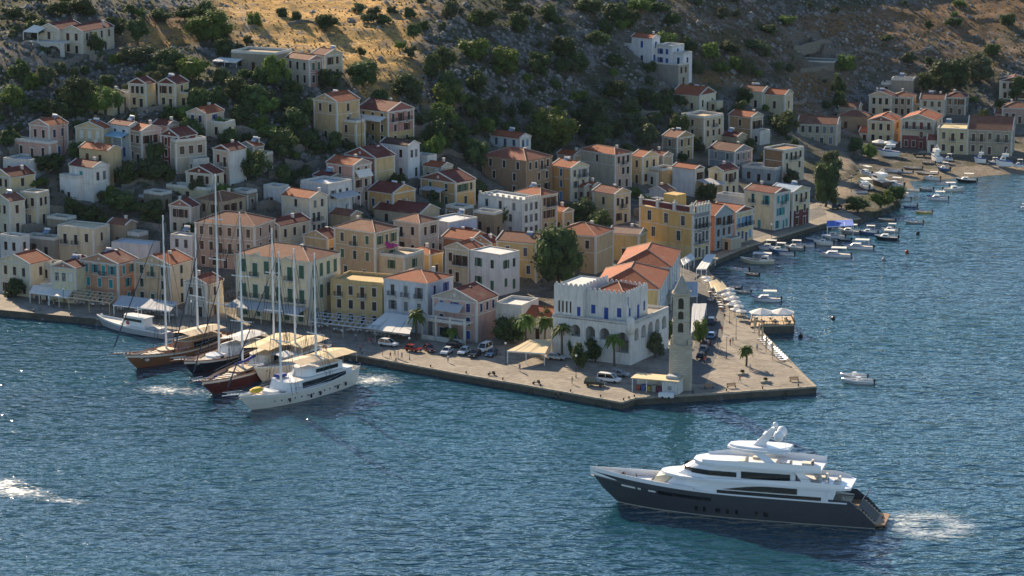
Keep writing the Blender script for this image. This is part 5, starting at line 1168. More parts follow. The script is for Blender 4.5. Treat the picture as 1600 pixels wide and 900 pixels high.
def mast(o, x, z0, top, spread=(), stay_fore=None, beam=3.0, mat=None, r=.27):
    mm = MB(); mm.tube([(x,0,z0), (x,0,top)], r, 8, r1=r*.6); ms = mm.build('mast', mat or PWHITE, o)
    for z, hw in spread:
        mm = MB(); mm.tube([(x,-hw,z+.06), (x,0,z), (x,hw,z+.06)], .13, 5); mm.build('spreader', PWHITE, ms)
    mm = MB(); zz = spread[-1][0] if spread else top
    for s in (-1, 1):
        mm.tube([(x-.6, s*beam, z0+.2), (x, s*(spread[0][1] if spread else .1), spread[0][0] if spread else top), (x, s*.05, top-.4)], .045, 3); mm.tube([(x+.8, s*beam, z0+.2), (x, s*.05, zz)], .04, 3)
    for s in (-1, 1):
        for k in range(3): mm.tube([(x - 1.6 + k*1.2, s*beam*.98, z0 + .3), (x, s*.06, top*(.62 + .12*k))], .035, 3)
    mm.tube([(x - 7, 0, z0 + 1.2), (x, 0, top*.97)], .035, 3)
    if stay_fore: mm.tube([(stay_fore[0], 0, stay_fore[1]), (x, 0, top-.3)], .05, 3)
    mm.build('rigging', IRON, ms)
    if stay_fore:
        mm = MB(); a_, b_ = Vector((stay_fore[0], 0, stay_fore[1])), Vector((x, 0, top-.3)); mm.tube([a_.lerp(b_, .06), a_.lerp(b_, .3), a_.lerp(b_, .8)], .17, 6, r1=.08); mm.build('furled_jib', plain('dark_sail_cover', (.05, .055, .07), .8), ms)
    return ms
def boom(o, x0, x1, z, mat, r=.32):
    m = MB(); m.tube([(x0,0,z), ((x0+x1)/2,.1,z-.12), (x1,0,z+.1)], r, 7, r1=r*.7); return m.build('furled_sail', mat, o)
VARN = plain('varnished_wood', (.23, .10, .045), .35, .5, var=.3, sc=2); MAROON = plain('maroon_hull', (.085, .020, .018), .3, .5, var=.2); NAVYH = plain('dark_hull', (.012, .016, .026), .25, .5); GUNMETAL = plain('gunmetal_hull', (.048, .056, .066), .2, .5, var=.1)
CREAMH = plain('cream_hull', (.66, .62, .54), .35, .4, var=.08); REDB = plain('red_antifoul', (.16, .03, .02), .6); BUFF = plain('buff_deck', (.46, .36, .24), .7, var=.15, sc=3); CUSH = plain('deck_cushion', (.60, .57, .50), .9, var=.2, sc=3); BLUECV = plain('blue_cover', srgb('35418c'), .8)
YSMOKE = plain('smoked_glass', (.006, .008, .011), .08, .7, var=.2); YELLOWC = plain('yellow_cover', (.55, .40, .04), .8)
def gulet(label, bow, stern, hullm, stripem, B, masts, cabin, awns, covers=(), bowsprit=5, house_m=None, cat='sailing ship', ports=0, sheer=(3.4, 2.3, 3.6), deckm=None, fenders=0):
    o, L = place_boat('gulet', label, cat, bow, stern, 'gulets moored stern to the quay')
    rg_ = hull_rings(L, B, *sheer, draft=1.6, transom=.72, rake=.12, fine=2.0, counter=.04)
    hull_part(o, rg_, [hullm, stripem, REDB if hullm is not CREAMH else hullm]); deck_part(o, rg_, .55, deckm or TEAK); rail_part(o, rg_, VARN if hullm is not CREAMH else PWHITE, .13)
    zd = sheer[1] - .5
    for (xa, xb, hb, z0, h, mt) in cabin:
        P_ = [(xa*L, hb*.9), (xa*L + .6, hb), (xb*L - 2.2, hb), (xb*L - .6, hb*.75), (xb*L, hb*.35)]; T_ = [(xa*L + .2, hb*.85), (xa*L + .8, hb*.93), (xb*L - 2.6, hb*.92), (xb*L - 1.4, hb*.66), (xb*L - 1.0, hb*.3)]
        c = tier(o, 'cabin', P_, T_, z0, z0 + h, mt); band(c, 'cabin_window', [((a[0]+b[0])/2, (a[1]+b[1])/2) for a, b in zip(P_, T_)], z0 + h*.30, z0 + h*.84, .09, YSMOKE, xa*L + 1.0, xb*L - 2.5)
        rt = MB(); rt.prism([(x*.995 + .0, -(y + .22)) for x, y in T_] + [(x*.995, y + .22) for x, y in T_[::-1]], z0 + h + .005, z0 + h + .14); rt.build('cabin_roof', mt if mt is not VARN else BUFF, c)
    for (x, top, spr, stay) in masts: mast(o, x*L, zd, top, spr, (L/2 + bowsprit*.85, sheer[2] + 1.0) if stay else None, B*.46)
    m = MB(); m.tube([(L/2 - 3.5, 0, sheer[2] + .05), (L/2 + bowsprit, 0, sheer[2] + 1.1)], .2, 6, r1=.1); bs = m.build('bowsprit', VARN if hullm is not CREAMH else PWHITE, o)
    m = MB()
    for s in (-1, 1): m.tube([(L/2 - 2.0, s*.9, sheer[2] + .75), (L/2 + bowsprit*.9, s*.35, sheer[2] + 1.7)], .045, 4)
    for k in range(5): m.box(L/2 - 1.5 + k*(bowsprit + .5)/5, L/2 - 1.25 + k*(bowsprit + .5)/5, -.75 + k*.1, .75 - k*.1, sheer[2] + .25 + k*.2, sheer[2] + .3 + k*.2)
    m.build('pulpit', PWHITE, bs)
    for (xa, xb, hw, z, mt) in awns: awn(o, xa*L, xb*L, hw, z, mt)
    for (xa, xb, z, mt) in covers: boom(o, xa*L, xb*L, z, mt)
    for k in range(7):                                    # cushions on the foredeck
        x = L*(.16 + .035*k); m = MB(); m.box(x, x + .75, -1.5 + .12*(k % 3), 1.4 - .1*(k % 2), zd + .55, zd + .75); m.build('cushion', CUSH if k % 3 else BUFF, o)
    for k in range(10):
        x, y = random.uniform(-.4, .36)*L, random.uniform(-.36, .36)*B*(.8); z_ = zd + .02; q = random.uniform(.25, .6); m = MB(); m.box(x-q, x+q, y-q*.7, y+q*.7, z_, z_ + random.uniform(.3, .9)); m.build('deck_locker', random.choice((CUSH, TEAK, PWHITE, BUFF, BLUECV, VARN)), o)
    for k in range(6):
        t_ = .06 + .12*k; i = int(t_*12); p = Vector(rg_[i][0]); m = MB()
        for sg in (0, -1): p = Vector(rg_[i][sg]); q2 = Vector(rg_[i+2][sg]); m.tube([p, p + Vector((0,0,.75)), q2 + Vector((0,0,.75))], .03, 4)
        m.build('guard_rail', CHROME, o)
    m = MB(); m.box(-L*.44, -L*.33, -B*.3, B*.3, zd + .3, zd + .8); m.build('stern_cushion', CUSH, o)
    m = MB(); m.tube([(-L/2 + .5, .8, sheer[0] - .3), (-L/2 - 4.5, .8, QZ + .6)], .16, 4); m.build('gangway', TEAK, o)
    for k in range(ports):
        t_ = .22 + .55*k/max(1, ports - 1); i = int(t_*12); r0, r1 = rg_[i], rg_[i+1]; f = t_*12 - i
        for j, s in ((2, 1), (-3, -1)):
            p = Vector(r0[j]).lerp(Vector(r1[j]), f); m = MB(); m.loft([[(p.x + .2*math.cos(a*math.pi/4), p.y - s*dy, p.z + .1 + .2*math.sin(a*math.pi/4)) for a in range(8)] for dy in (-.05, .06)]); m.build('porthole', YSMOKE, o)
    for k in range(fenders):
        t_ = .2 + .5*k/max(1, fenders - 1); i = int(t_*12); p = Vector(rg_[i][-3]); m = MB(); m.ball((p.x, p.y + .35, p.z - .1), .26, .26, .5, 7, 5); m.build('fender', NAVYH, o)
    return o, L, rg_
gulet('varnished wooden gulet with beige awning, farthest along the row', (197,580), (352,540), VARN, CREAMH, 7.6, [(.10, 33, [(13, 2.6), (21.5, 2.0)], True), (-.22, 28.5, [(13, 2.4)], False)], [(-.40, .02, 2.6, 1.7, 2.1, VARN), (.05, .20, 1.9, 1.8, .9, VARN)], [(-.42, -.05, 3.0, 5.4, BUFF)], [(-.18, .1, 4.6, GREYC)])
gulet('dark hulled gulet with the tallest mast, beside wooden gulet', (288,590), (410,548), NAVYH, CREAMH, 7.4, [(.06, 43, [(14, 2.8), (24, 2.2), (33, 1.8)], True)], [(-.38, .0, 2.5, 1.8, 1.9, PWHITE), (.05, .22, 1.9, 1.8, 1.0, PWHITE)], [(-.42, -.08, 3.0, 5.2, CANVAS)], [(-.3, .04, 4.4, CANVAS)], bowsprit=5)
gulet('maroon gulet with blue sail cover between larger ships', (316,623), (462,556), MAROON, CREAMH, 8.0, [(.08, 37, [(13, 2.8), (23, 2.2)], True), (-.26, 31, [(12.5, 2.4), (21, 1.8)], False)], [(-.40, -.05, 2.7, 1.8, 2.2, CREAMH), (.02, .2, 2.0, 1.8, .9, VARN)], [(-.44, -.06, 3.4, 5.8, CREAMC)], [(-.05, .16, 4.2, BLUECV)], bowsprit=5.5)
gulet('white gulet half hidden behind the cream decked ship', (398,600), (503,560), CREAMH, CREAMH, 7.0, [(-.1, 27, [(12, 2.4)], False)], [(-.38, .1, 2.5, 1.8, 2.0, PWHITE)], [(-.44, -.02, 3.1, 5.6, CREAMC), (.02, .2, 2.4, 4.6, CANVAS)], [], bowsprit=3)
G4, L4, _ = gulet('big white gulet with long dark cabin windows, closest to the sea', (374,646), (546,596), CREAMH, CREAMH, 8.6, [(.13, 32, [(13, 2.8)], True), (-.19, 30, [(12.5, 2.6)], False)], [(-.44, .18, 3.5, 2.0, 2.3, PWHITE), (-.36, .0, 2.7, 4.5, 1.5, PWHITE), (.20, .30, 2.2, 2.0, 1.0, PWHITE)], [(-.46, -.20, 3.5, 7.6, CREAMC), (-.17, .04, 3.0, 7.8, BUFF)], [], bowsprit=5, ports=12, sheer=(3.9, 2.4, 3.6), fenders=5, deckm=BUFF)
m = MB(); m.ball((L4*.34, -.2, 3.9), 2.0, 1.1, .55, 9, 5); m.build('yellow_cover', YELLOWC, G4); m = MB(); m.box(L4*.03, L4*.1, -2.9, -1.4, 4.6, 5.2); m.build('blue_cover', BLUECV, G4)
# coast guard boat
o, L = place_boat('patrol_boat', 'grey and white patrol boat tied along the left quay', 'patrol boat', (152,508), (264,528))
rg_ = hull_rings(L, 4.8, 1.4, 1.7, 2.6, .8, .9, .1); hull_part(o, rg_, [plain('patrol_grey', (.34, .36, .38), .4), PWHITE, NAVYH]); deck_part(o, rg_, .25, plain('grey_deck', (.45, .45, .44), .7)); rail_part(o, rg_, PWHITE, .07)
P_ = [(-L*.22, 1.5), (L*.06, 1.6), (L*.14, 1.0)]; T_ = [(-L*.22, 1.35), (L*.03, 1.4), (L*.07, .8)]
c = tier(o, 'wheelhouse', P_, T_, 1.4, 3.9, PWHITE); band(c, 'window', [((a[0]+b[0])/2, (a[1]+b[1])/2) for a, b in zip(P_, T_)], 2.9, 3.5, .08, YSMOKE, -L*.2, L*.12)
m = MB(); m.prism([(-L*.24, -1.6), (L*.05, -1.6), (L*.1, 0), (L*.05, 1.6), (-L*.24, 1.6)], 3.905, 4.1); m.build('roof', PWHITE, o)
m = MB(); m.tube([(-L*.08,0,4.1), (-L*.08,0,6.2)], .08, 5); m.tube([(-L*.08,-.9,5.4), (-L*.08,.9,5.4)], .06, 4); m.build('radar_mast', PWHITE, o)
m = MB(); m.box(-L*.4, -L*.26, -1.2, 1.2, 1.2, 1.9); m.build('engine_box', plain('grey_deck', (.45, .45, .44)), o); m = MB(); m.ball((L*.43, 0, 2.75), .35, .35, .3); m.build('searchlight', PWHITE, o)
m = MB(); m.loft([[(L*.0 + .5*math.cos(k*math.pi/5), 1.62 + dy, 2.4 + .5*math.sin(k*math.pi/5)) for k in range(10)] for dy in (0, .02)]); m.build('roundel', plain('red_mark', srgb('b04a48')), c)

# ------------------------------------------------------------------ the motor yacht
Y, LY = place_boat('motor_yacht', 'dark hulled white motor yacht under way in the bay', 'yacht', (934,782), (1360,816))
LY = 53.0
rg_ = hull_rings(LY, 9.6, 4.2, 4.3, 5.7, 2.2, .88, .115, 22, 2.3, cut=.07)
hull_part(Y, rg_, [GUNMETAL, GUNMETAL, CREAMH]); deck_part(Y, rg_, .9, i0=2, mat=plain('pale_deck', (.58, .52, .42), .7, var=.1))
m = MB()                                                         # white bulwark strip on top of the dark hull
for s in (0, -1):
    for i in range(2, 21):
        a, b = Vector(rg_[i][s]), Vector(rg_[i+1][s]); k = lambda q, x: q + Vector((0, 0, x))
        h1 = .75 if i > 12 else .25; m.add([k(a, .01), k(b, .01), k(b, h1), k(a, h1)], [(0,1,2,3)])
        inn = lambda q: Vector((q.x, q.y*.95, q.z)); m.add([k(a, h1), k(b, h1), inn(k(b, h1)), inn(k(a, h1))], [(0,1,2,3)]); m.add([inn(k(a, h1)), inn(k(b, h1)), inn(k(b, -.7)), inn(k(a, -.7))], [(0,1,2,3)])
YW = plain('yacht_white', (.76, .77, .78), .16, .5, var=.03); m.build('bulwark', YW, Y, smooth=True)
X = lambda t: -LY/2 + t                                            # metres from the stern
m = MB()                                                         # dark glass strip in the hull and ports
for s in (-1, 1):
    def hullpt(t, f):
        i = min(20, int(t/LY*21)); fr = t/LY*21 - i; a = Vector(rg_[i][1]).lerp(Vector(rg_[i+1][1]), fr); b = Vector(rg_[i][2]).lerp(Vector(rg_[i+1][2]), fr); p = a.lerp(b, f); return Vector((p.x, s*(abs(p.y) + .05), p.z))
    for t0, t1, f0, f1 in ((29.5, 39.5, .02, .42),):
        for k in range(10): a, b = t0 + (t1-t0)*k/10, t0 + (t1-t0)*(k+1)/10; m.add([hullpt(a, f0), hullpt(b, f0), hullpt(b, f1), hullpt(a, f1)], [(0,1,2,3)])
m.build('hull_window', YSMOKE, Y)
for t0 in (19.0, 21.0, 24.5, 26.2, 27.8, 30.5, 32.0):
    m = MB()
    for s in (-1,):
        w2 = .9 if t0 in (19.0, 27.8) else .55
        q = [hullpt(t0, 1.15), hullpt(t0 + w2, 1.15), hullpt(t0 + w2, 1.7), hullpt(t0, 1.7)]; q = [Vector((p.x, abs(p.y) + .03, p.z)) for p in q]; m.add(q, [(0,1,2,3)])
    m.build('porthole', YSMOKE, Y)
m = MB(); q = [hullpt(t, .5) for t in (44.5, 47.5)]; 
for t0, t1 in ((44.2, 47.2), (43.0, 43.7), (40.0, 41.5)):
    mm = MB(); q = [hullpt(t0, .12), hullpt(t1, .12), hullpt(t1, .30), hullpt(t0, .30)]; mm.add([Vector((p.x, abs(p.y) + .06, p.z)) for p in q], [(0,1,2,3)]); mm.build('hawse_plate', PWHITE, Y)
# main deck house
A0 = [(X(8.5), 4.3), (X(18), 4.5), (X(30), 4.45), (X(36), 3.7), (X(39.5), 2.3), (X(41), .8)]; A1 = [(X(8.5), 4.25), (X(18), 4.45), (X(29), 4.35), (X(34), 3.5), (X(37), 2.1), (X(38), .7)]
c = tier(Y, 'main_deck_house', A0, A1, 3.7, 6.5, YW)
band(c, 'side_window', A0, 4.35, 5.15, .10, YSMOKE, X(8.6), X(28.5))
P2 = [(X(13.5), 4.62), (X(15), 4.64), (X(20), 4.62), (X(24), 4.6), (X(27.5), 4.55)]
for s in (-1, 1):
    n_ = 12; m = MB()
    for k in range(n_):
        t0, t1 = 14.0 + 13.5*k/n_, 14.0 + 13.5*(k+1)/n_; h0, h1 = (5.35 + 1.05*math.sin(min(1, (27.5 - t)/9)*math.pi/2) for t in (t0, t1)); yy = 4.60
        m.add([(X(t0), s*yy, 5.35), (X(t1), s*yy, 5.35), (X(t1), s*(yy-.02), h1), (X(t0), s*(yy-.02), h0)], [(0,1,2,3)])
    m.build('arched_window', YSMOKE, Y)
# sweeping white side over the main deck, deck slabs
def slab(name, pts_, z0, z1, mat=None, par=None):
    mm = MB(); mm.prism([(x, -y) for x, y in pts_] + [(x, y) for x, y in pts_[::-1]], z0, z1); return mm.build(name, mat or YW, par or Y)
slab('aft_main_deck', [(X(2.8), 3.8), (X(8.4), 4.3)], 2.6, 2.9, TEAK)
slab('upper_deck', [(X(4.6), 3.3), (X(5.6), 3.9), (X(8), 4.55), (X(20), 4.7), (X(30), 4.6), (X(35.5), 3.7), (X(38.6), 2.0), (X(39.6), .6)], 6.51, 6.95)
for s in (-1, 1):                                                # bulwark of the upper deck, rising aft as in the photograph
    m = MB(); P3 = [(5.6, 3.9, .55), (8, 4.55, .8), (14, 4.68, .9), (20, 4.7, .6), (27, 4.62, .25), (31, 4.5, .12)]
    for (t0, y0, h0), (t1, y1, h1) in zip(P3, P3[1:]): m.add([(X(t0), s*y0, 6.9), (X(t1), s*y1, 6.9), (X(t1), s*(y1-.12), 6.95+h1), (X(t0), s*(y0-.12), 6.95+h0), (X(t1), s*(y1-.25), 6.9), (X(t0), s*(y0-.25), 6.9)], [(0,1,2,3),(3,2,4,5)])
    m.build('upper_bulwark', YW, Y)
B0 = [(X(14.5), 3.6), (X(22), 3.9), (X(31), 3.8), (X(34.5), 2.9), (X(36.4), 1.6), (X(37), .5)]; B1 = [(X(14.5), 3.5), (X(22), 3.8), (X(29), 3.6), (X(31.6), 2.7), (X(33.0), 1.4), (X(33.4), .4)]
c = tier(Y, 'upper_deck_house', B0, B1, 6.96, 9.3, YW)
Bm = [((a[0]*.62+b[0]*.38), (a[1]*.62+b[1]*.38)) for a, b in zip(B0, B1)]
band(c, 'bridge_window', Bm, 7.55, 8.45, .16, YSMOKE, X(25), X(38)); band(c, 'aft_window', B0, 7.45, 8.7, .06, YSMOKE, X(14.6), X(24.6))
slab('sun_deck', [(X(10.0), 3.5), (X(13), 4.1), (X(22), 4.3), (X(29), 4.0), (X(32.0), 2.9), (X(33.5), 1.2)], 9.31, 9.7)
for s in (-1, 1):
    m = MB(); P3 = [(10.0, 3.5, .9), (13, 4.1, 1.0), (18, 4.2, 1.0), (24, 4.25, .9), (28.5, 4.0, .7), (31.6, 2.95, .4)]
    for (t0, y0, h0), (t1, y1, h1) in zip(P3, P3[1:]): m.add([(X(t0), s*y0, 9.65), (X(t1), s*y1, 9.65), (X(t1), s*(y1-.15), 9.7+h1), (X(t0), s*(y0-.15), 9.7+h0), (X(t1), s*(y1-.3), 9.65), (X(t0), s*(y0-.3), 9.65)], [(0,1,2,3),(3,2,4,5)])
    m.build('sun_deck_bulwark', YW, Y)
for xx, y0_, z0_, z1_ in ((12.2, 3.9, 6.95, 9.3), (9.0, 4.3, 6.95, 7.0)):
    pass
for s in (-1, 1):
    m = MB(); m.add([(X(11.0), s*4.1, 6.95), (X(12.6), s*4.25, 6.95), (X(14.6), s*4.0, 9.3), (X(13.2), s*3.9, 9.3), (X(11.0), s*3.85, 6.95), (X(12.6), s*4.0, 6.95), (X(14.6), s*3.75, 9.3), (X(13.2), s*3.65, 9.3)], [(0,1,2,3),(7,6,5,4),(0,3,7,4),(1,5,6,2)]); m.build('deck_strut', YW, Y)
    m = MB(); m.add([(X(8.2), s*4.4, 2.9), (X(9.6), s*4.5, 2.9), (X(8.4), s*4.4, 6.5), (X(7.0), s*4.2, 6.5), (X(8.2), s*4.15, 2.9), (X(9.6), s*4.25, 2.9), (X(8.4), s*4.15, 6.5), (X(7.0), s*3.95, 6.5)], [(0,1,2,3),(7,6,5,4),(0,3,7,4),(1,5,6,2)]); m.build('deck_strut', YW, Y)
    m = MB(); m.add([(X(17.0), s*3.8, 9.7), (X(18.8), s*3.9, 9.7), (X(22.4), s*3.0, 12.1), (X(20.4), s*2.9, 12.1), (X(17.0), s*3.55, 9.7), (X(18.8), s*3.65, 9.7), (X(22.4), s*2.8, 12.1), (X(20.4), s*2.7, 12.1)], [(0,1,2,3),(7,6,5,4),(0,3,7,4),(1,5,6,2)]); m.build('hardtop_arch', YW, Y)
# aft walls of glass, furniture on the open decks
m = MB(); m.box(X(8.3), X(8.45), -3.9, 3.9, 3.0, 6.4); m.build('saloon_door', YSMOKE, Y); m = MB(); m.box(X(14.3), X(14.45), -3.3, 3.3, 7.0, 9.2); m.build('sky_lounge_door', YSMOKE, Y)
for (x, y, z, sx_, sy_, sz_) in ((9.5, -1.6, 6.96, 1.9, 1.3, .75), (10.2, 1.4, 6.96, 1.9, 1.2, .75), (7.0, 0, 6.96, 1.0, 2.6, .7), (12.0, -.6, 9.71, 2.0, 1.7, .6), (15.5, 1.6, 9.71, 2.4, 1.0, .7), (21, -1.8, 9.71, 2.2, 1.0, .7), (23.5, 1.5, 9.71, 1.6, 1.6, .8), (5.5, 1, 2.91, 1.6, 1.8, .7), (6.6, -1.8, 2.91, 1.2, 1.2, .7)):
    m = MB(); m.box(X(x), X(x+sx_), y-sy_/2, y+sy_/2, z, z+sz_*.55); m.box(X(x), X(x+.35), y-sy_/2, y+sy_/2, z+sz_*.55+.002, z+sz_*1.3); m.build('sofa', CUSH, Y)
# hardtop, mast, domes
HT0 = [(X(16.0), 2.4), (X(17.5), 3.1), (X(23), 3.2), (X(26), 2.3), (X(27.4), 1.0)]; slab('hardtop', HT0, 12.1, 12.5); slab('hardtop_crown', [(x*.97 - .3, y*.75) for x, y in HT0], 12.51, 12.85)
m = MB(); m.loft([[(X(20.6), -.7, 12.86), (X(22.8), -.7, 12.86), (X(22.8), .7, 12.86), (X(20.6), .7, 12.86)], [(X(18.6), -.45, 16.2), (X(19.6), -.45, 16.2), (X(19.6), .45, 16.2), (X(18.6), .45, 16.2)]]); m.build('radar_mast', YW, Y)
m = MB(); m.tube([(X(18.0), -1.8, 14.2), (X(20.4), 0, 14.4), (X(18.0), 1.8, 14.2)], .14, 5); m.build('mast_arm', YW, Y)
for x, y, z, r in ((18.0, -1.7, 15.1, .95), (18.0, 1.7, 15.1, .95), (18.9, 0, 16.7, .5), (21.8, 0, 13.4, .45)):
    m = MB(); m.ball((X(x), y, z), r, r, r*1.05, 12, 8); m.build('satellite_dome', YW, Y, smooth=True)
m = MB(); m.box(X(20.6), X(21.0), -1.3, 1.3, 14.9, 15.1); m.build('radar_bar', YW, Y)
for x in (16.8, 24.0):
    m = MB(); m.tube([(X(x), 1.2, 12.5), (X(x), 1.2, 15.2)], .035, 4); m.build('antenna', PWHITE, Y)
# foredeck
m = MB(); m.add([(X(39.3), -2.4, 4.3), (X(41.5), -2.2, 4.2), (X(41.5), 2.2, 4.2), (X(39.3), 2.4, 4.3), (X(36.6), -2.3, 7.0), (X(40.2), -2.0, 6.1), (X(40.2), 2.0, 6.1), (X(36.6), 2.3, 7.0)], [(0,1,5,4),(1,2,6,5),(2,3,7,6),(4,5,6,7)]); m.build('fore_house', plain('cream_pad', (.62, .55, .42), .6), Y)
for x, y in ((37.5, 2.8), (38.3, 2.4)):
    m = MB(); m.box(X(x), X(x+.7), y-.5, y+.5, 3.9, 4.9); m.build('deck_chair', plain('yellow_pad', (.50, .36, .14), .8), Y)
m = MB(); m.box(X(46.0), X(47.6), -.6, .6, 4.5, 5.3); m.ball((X(46.8), 0, 5.5), .45, .45, .4); m.tube([(X(46.4), .8, 4.5), (X(46.4), .8, 5.9)], .12, 5); m.build('windlass', IRON, Y)
m = MB(); m.box(X(41.6), X(45.0), -1.9, 1.9, 4.3, 4.75); m.build('deck_hatch', YW, Y)
# stern steps and platform
slab('swim_platform', [(X(-1.6), 3.4), (X(.4), 3.9)], .5, .8, TEAK)
for s in (-1, 1):
    for k in range(6):
        m = MB(); m.box(X(.1 + k*.5), X(.6 + k*.5), *sorted((s*2.6, s*3.6)), .2, .95 + k*.42); m.build('stern_step', BUFF, Y)
m = MB(); m.add([(X(.1), -2.5, .8), (X(.1), 2.5, .8), (X(3.2), 2.5, 3.6), (X(3.2), -2.5, 3.6)], [(0,1,2,3)]); m.build('transom_door', plain('matt_dark', (.05, .055, .06), .7), Y)
for s in (-1, 1):
    m = MB(); P3 = [(3.2, 4.2), (5.5, 4.35), (8.4, 4.5)]
    m.add([(X(3.0), s*4.15, 3.6), (X(8.4), s*4.5, 4.2), (X(8.4), s*4.5, 4.9), (X(4.6), s*4.3, 4.8), (X(3.0), s*3.95, 3.6), (X(8.4), s*4.3, 4.2), (X(8.4), s*4.3, 4.9), (X(4.6), s*4.1, 4.8)], [(0,1,2,3),(7,6,5,4),(0,3,7,4),(3,2,6,7)]); m.build('aft_bulwark', GUNMETAL, Y)
    m = MB()
    for t0, t1, y0, y1, z in ((40, 52, 3.3, .5, 6.1), ):
        pts3 = [(X(t0 + (t1-t0)*k/6), s*(abs(rg_[int((t0+(t1-t0)*k/6)/LY*21)][0][1])*.97), rg_[int((t0+(t1-t0)*k/6)/LY*21)][0][2] + 1.35) for k in range(7)]
        m.tube(pts3, .035, 4)
        for q in pts3: m.tube([(q[0], q[1], q[2] - .65), q], .025, 3)
    m.build('bow_rail', CHROME, Y)
    m = MB()
    for (t0, y0), (t1, y1) in (((5.7, 3.75), (8, 4.4)), ((8, 4.4), (14, 4.5))): m.tube([(X(t0), s*y0, 8.15), (X(t1), s*y1, 8.3)], .035, 4)
    m.build('aft_rail', CHROME, Y)
m = MB(); m.tube([(X(3.0), 0, 4.0), (X(1.4), 0, 6.6)], .05, 5); m.build('ensign_staff', PWHITE, Y); 
m = MB(); m.loft([[(X(1.45 + .12*k), .1*math.sin(k*1.5), 6.5 - .22*k), (X(2.25 + .05*k), .14*math.cos(k*1.5), 4.6 - .05*k)] for k in range(5)], False, False); m.build('ensign', plain('red_ensign', (.30, .02, .03), .8), Y)

# ------------------------------------------------------------------ small boats
SBM = {}
def boat_parts(kind, hullm, L):
    """Mesh set of one small boat, made once for each kind and colour."""
    key = (kind, hullm.name, round(L, 1))
    if key in SBM: return SBM[key]
    B = L*(.36 if kind != 'caique' else .34); P_ = []
    zs = dict(motor=(.75, .85, 1.25), dinghy=(.5, .5, .8), rib=(.55, .55, .85), caique=(1.1, .9, 1.6), cruiser=(1.5, 1.7, 2.5))[kind]
    rg_ = hull_rings(L, B, *zs, draft=.4, transom=.85 if kind != 'caique' else .35, rake=.12, ns=9)
    m = MB(); n_ = len(rg_[0])
    for i in range(8):
        for j in range(n_ - 1): m.add([rg_[i][j], rg_[i][j+1], rg_[i+1][j+1], rg_[i+1][j]], [(0,1,2,3)], 1 if j in (0, n_-2) else 0)
    m.add(rg_[0], [tuple(range(n_))]); P_.append(('hull', m.mesh('hull', hullm, PWHITE if hullm is not PWHITE else WOODP['blue'], smooth=True)))
    m = MB()
    for i in range(8):
        q = [Vector(rg_[i][0]), Vector(rg_[i+1][0]), Vector(rg_[i+1][-1]), Vector(rg_[i][-1])]
        for p in q: p.z -= .22; p.y *= .93
        m.add(q, [(0,1,2,3)])
    P_.append(('deck', m.mesh('deck', CUSH if kind != 'caique' else TEAK)))
    if kind in ('motor', 'cruiser', 'caique'):
        z0 = zs[1] - .2; h = dict(motor=.75, cruiser=1.3, caique=1.3)[kind]
        xa, xb = (-.12*L, .26*L) if kind != 'caique' else (-.34*L, -.05*L)
        m = MB(); b = B*.36
        lp = lambda pts_, z: [(x, -y, z) for x, y in pts_] + [(x, y, z) for x, y in pts_[::-1]]
        m.loft([lp([(xa, b), (xb - .3, b*.95), (xb, b*.5)], z0), lp([(xa + .1, b*.9), (xb - .9, b*.82), (xb - .7, b*.4)], z0 + h)]); P_.append(('cabin', m.mesh('cabin', PWHITE)))
        m = MB()
        for s in (-1, 1): m.add([(xa + .3, s*(b*.97 + .03), z0 + h*.45), (xb - .6, s*(b*.92 + .03), z0 + h*.45), (xb - .95, s*(b*.86 + .03), z0 + h*.85), (xa + .35, s*(b*.93 + .03), z0 + h*.85)], [(0,1,2,3)])
        P_.append(('window', m.mesh('window', YSMOKE)))
        if kind != 'cruiser':
            m = MB(); zc = z0 + (1.75 if kind == 'motor' else 2.0); x0, x1 = (-.38*L, .08*L) if kind == 'motor' else (-.42*L, .12*L); m.box(x0, x1, -B*.4, B*.4, zc, zc + .1)
            for x in (x0 + .1, x1 - .1):
                for s in (-1, 1): m.tube([(x, s*B*.37, z0), (x, s*B*.37, zc)], .035, 4)
            P_.append(('canopy', m.mesh('canopy', CANVAS)))
        else:
            m = MB(); m.box(-.3*L, .1*L, -B*.33, B*.33, z0 + h + .01, z0 + h + .75); m.tube([(-.1*L, -B*.3, z0 + h + .7), (-.16*L, 0, z0 + h + 2.2), (-.1*L, B*.3, z0 + h + .7)], .09, 5); P_.append(('flybridge', m.mesh('flybridge', PWHITE)))
    if kind in ('dinghy', 'rib'):
        m = MB()
        for x in (-.2*L, .1*L): m.box(x, x + .3, -B*.42, B*.42, zs[1] - .14, zs[1] - .04)
        P_.append(('thwart', m.mesh('thwart', TEAK)))
        if kind == 'rib':
            m = MB(); m.tube([Vector(r[0]) for r in rg_], .24, 7); m.tube([Vector(r[-1]) for r in rg_], .24, 7); P_.append(('tube', m.mesh('tube', hullm, smooth=True)))
            m = MB(); m.box(-.1*L, .05*L, -.4, .4, zs[1] - .2, zs[1] + .8); P_.append(('console', m.mesh('console', PWHITE)))
    if kind in ('motor', 'rib', 'dinghy'):
        m = MB(); m.box(-L/2 - .45, -L/2 - .05, -.22, .22, zs[0] - .25, zs[0] + .5); m.box(-L/2 - .35, -L/2 - .15, -.1, .1, -.4, zs[0] - .26); P_.append(('outboard', m.mesh('outboard', TYRE)))
    SBM[key] = P_; return P_
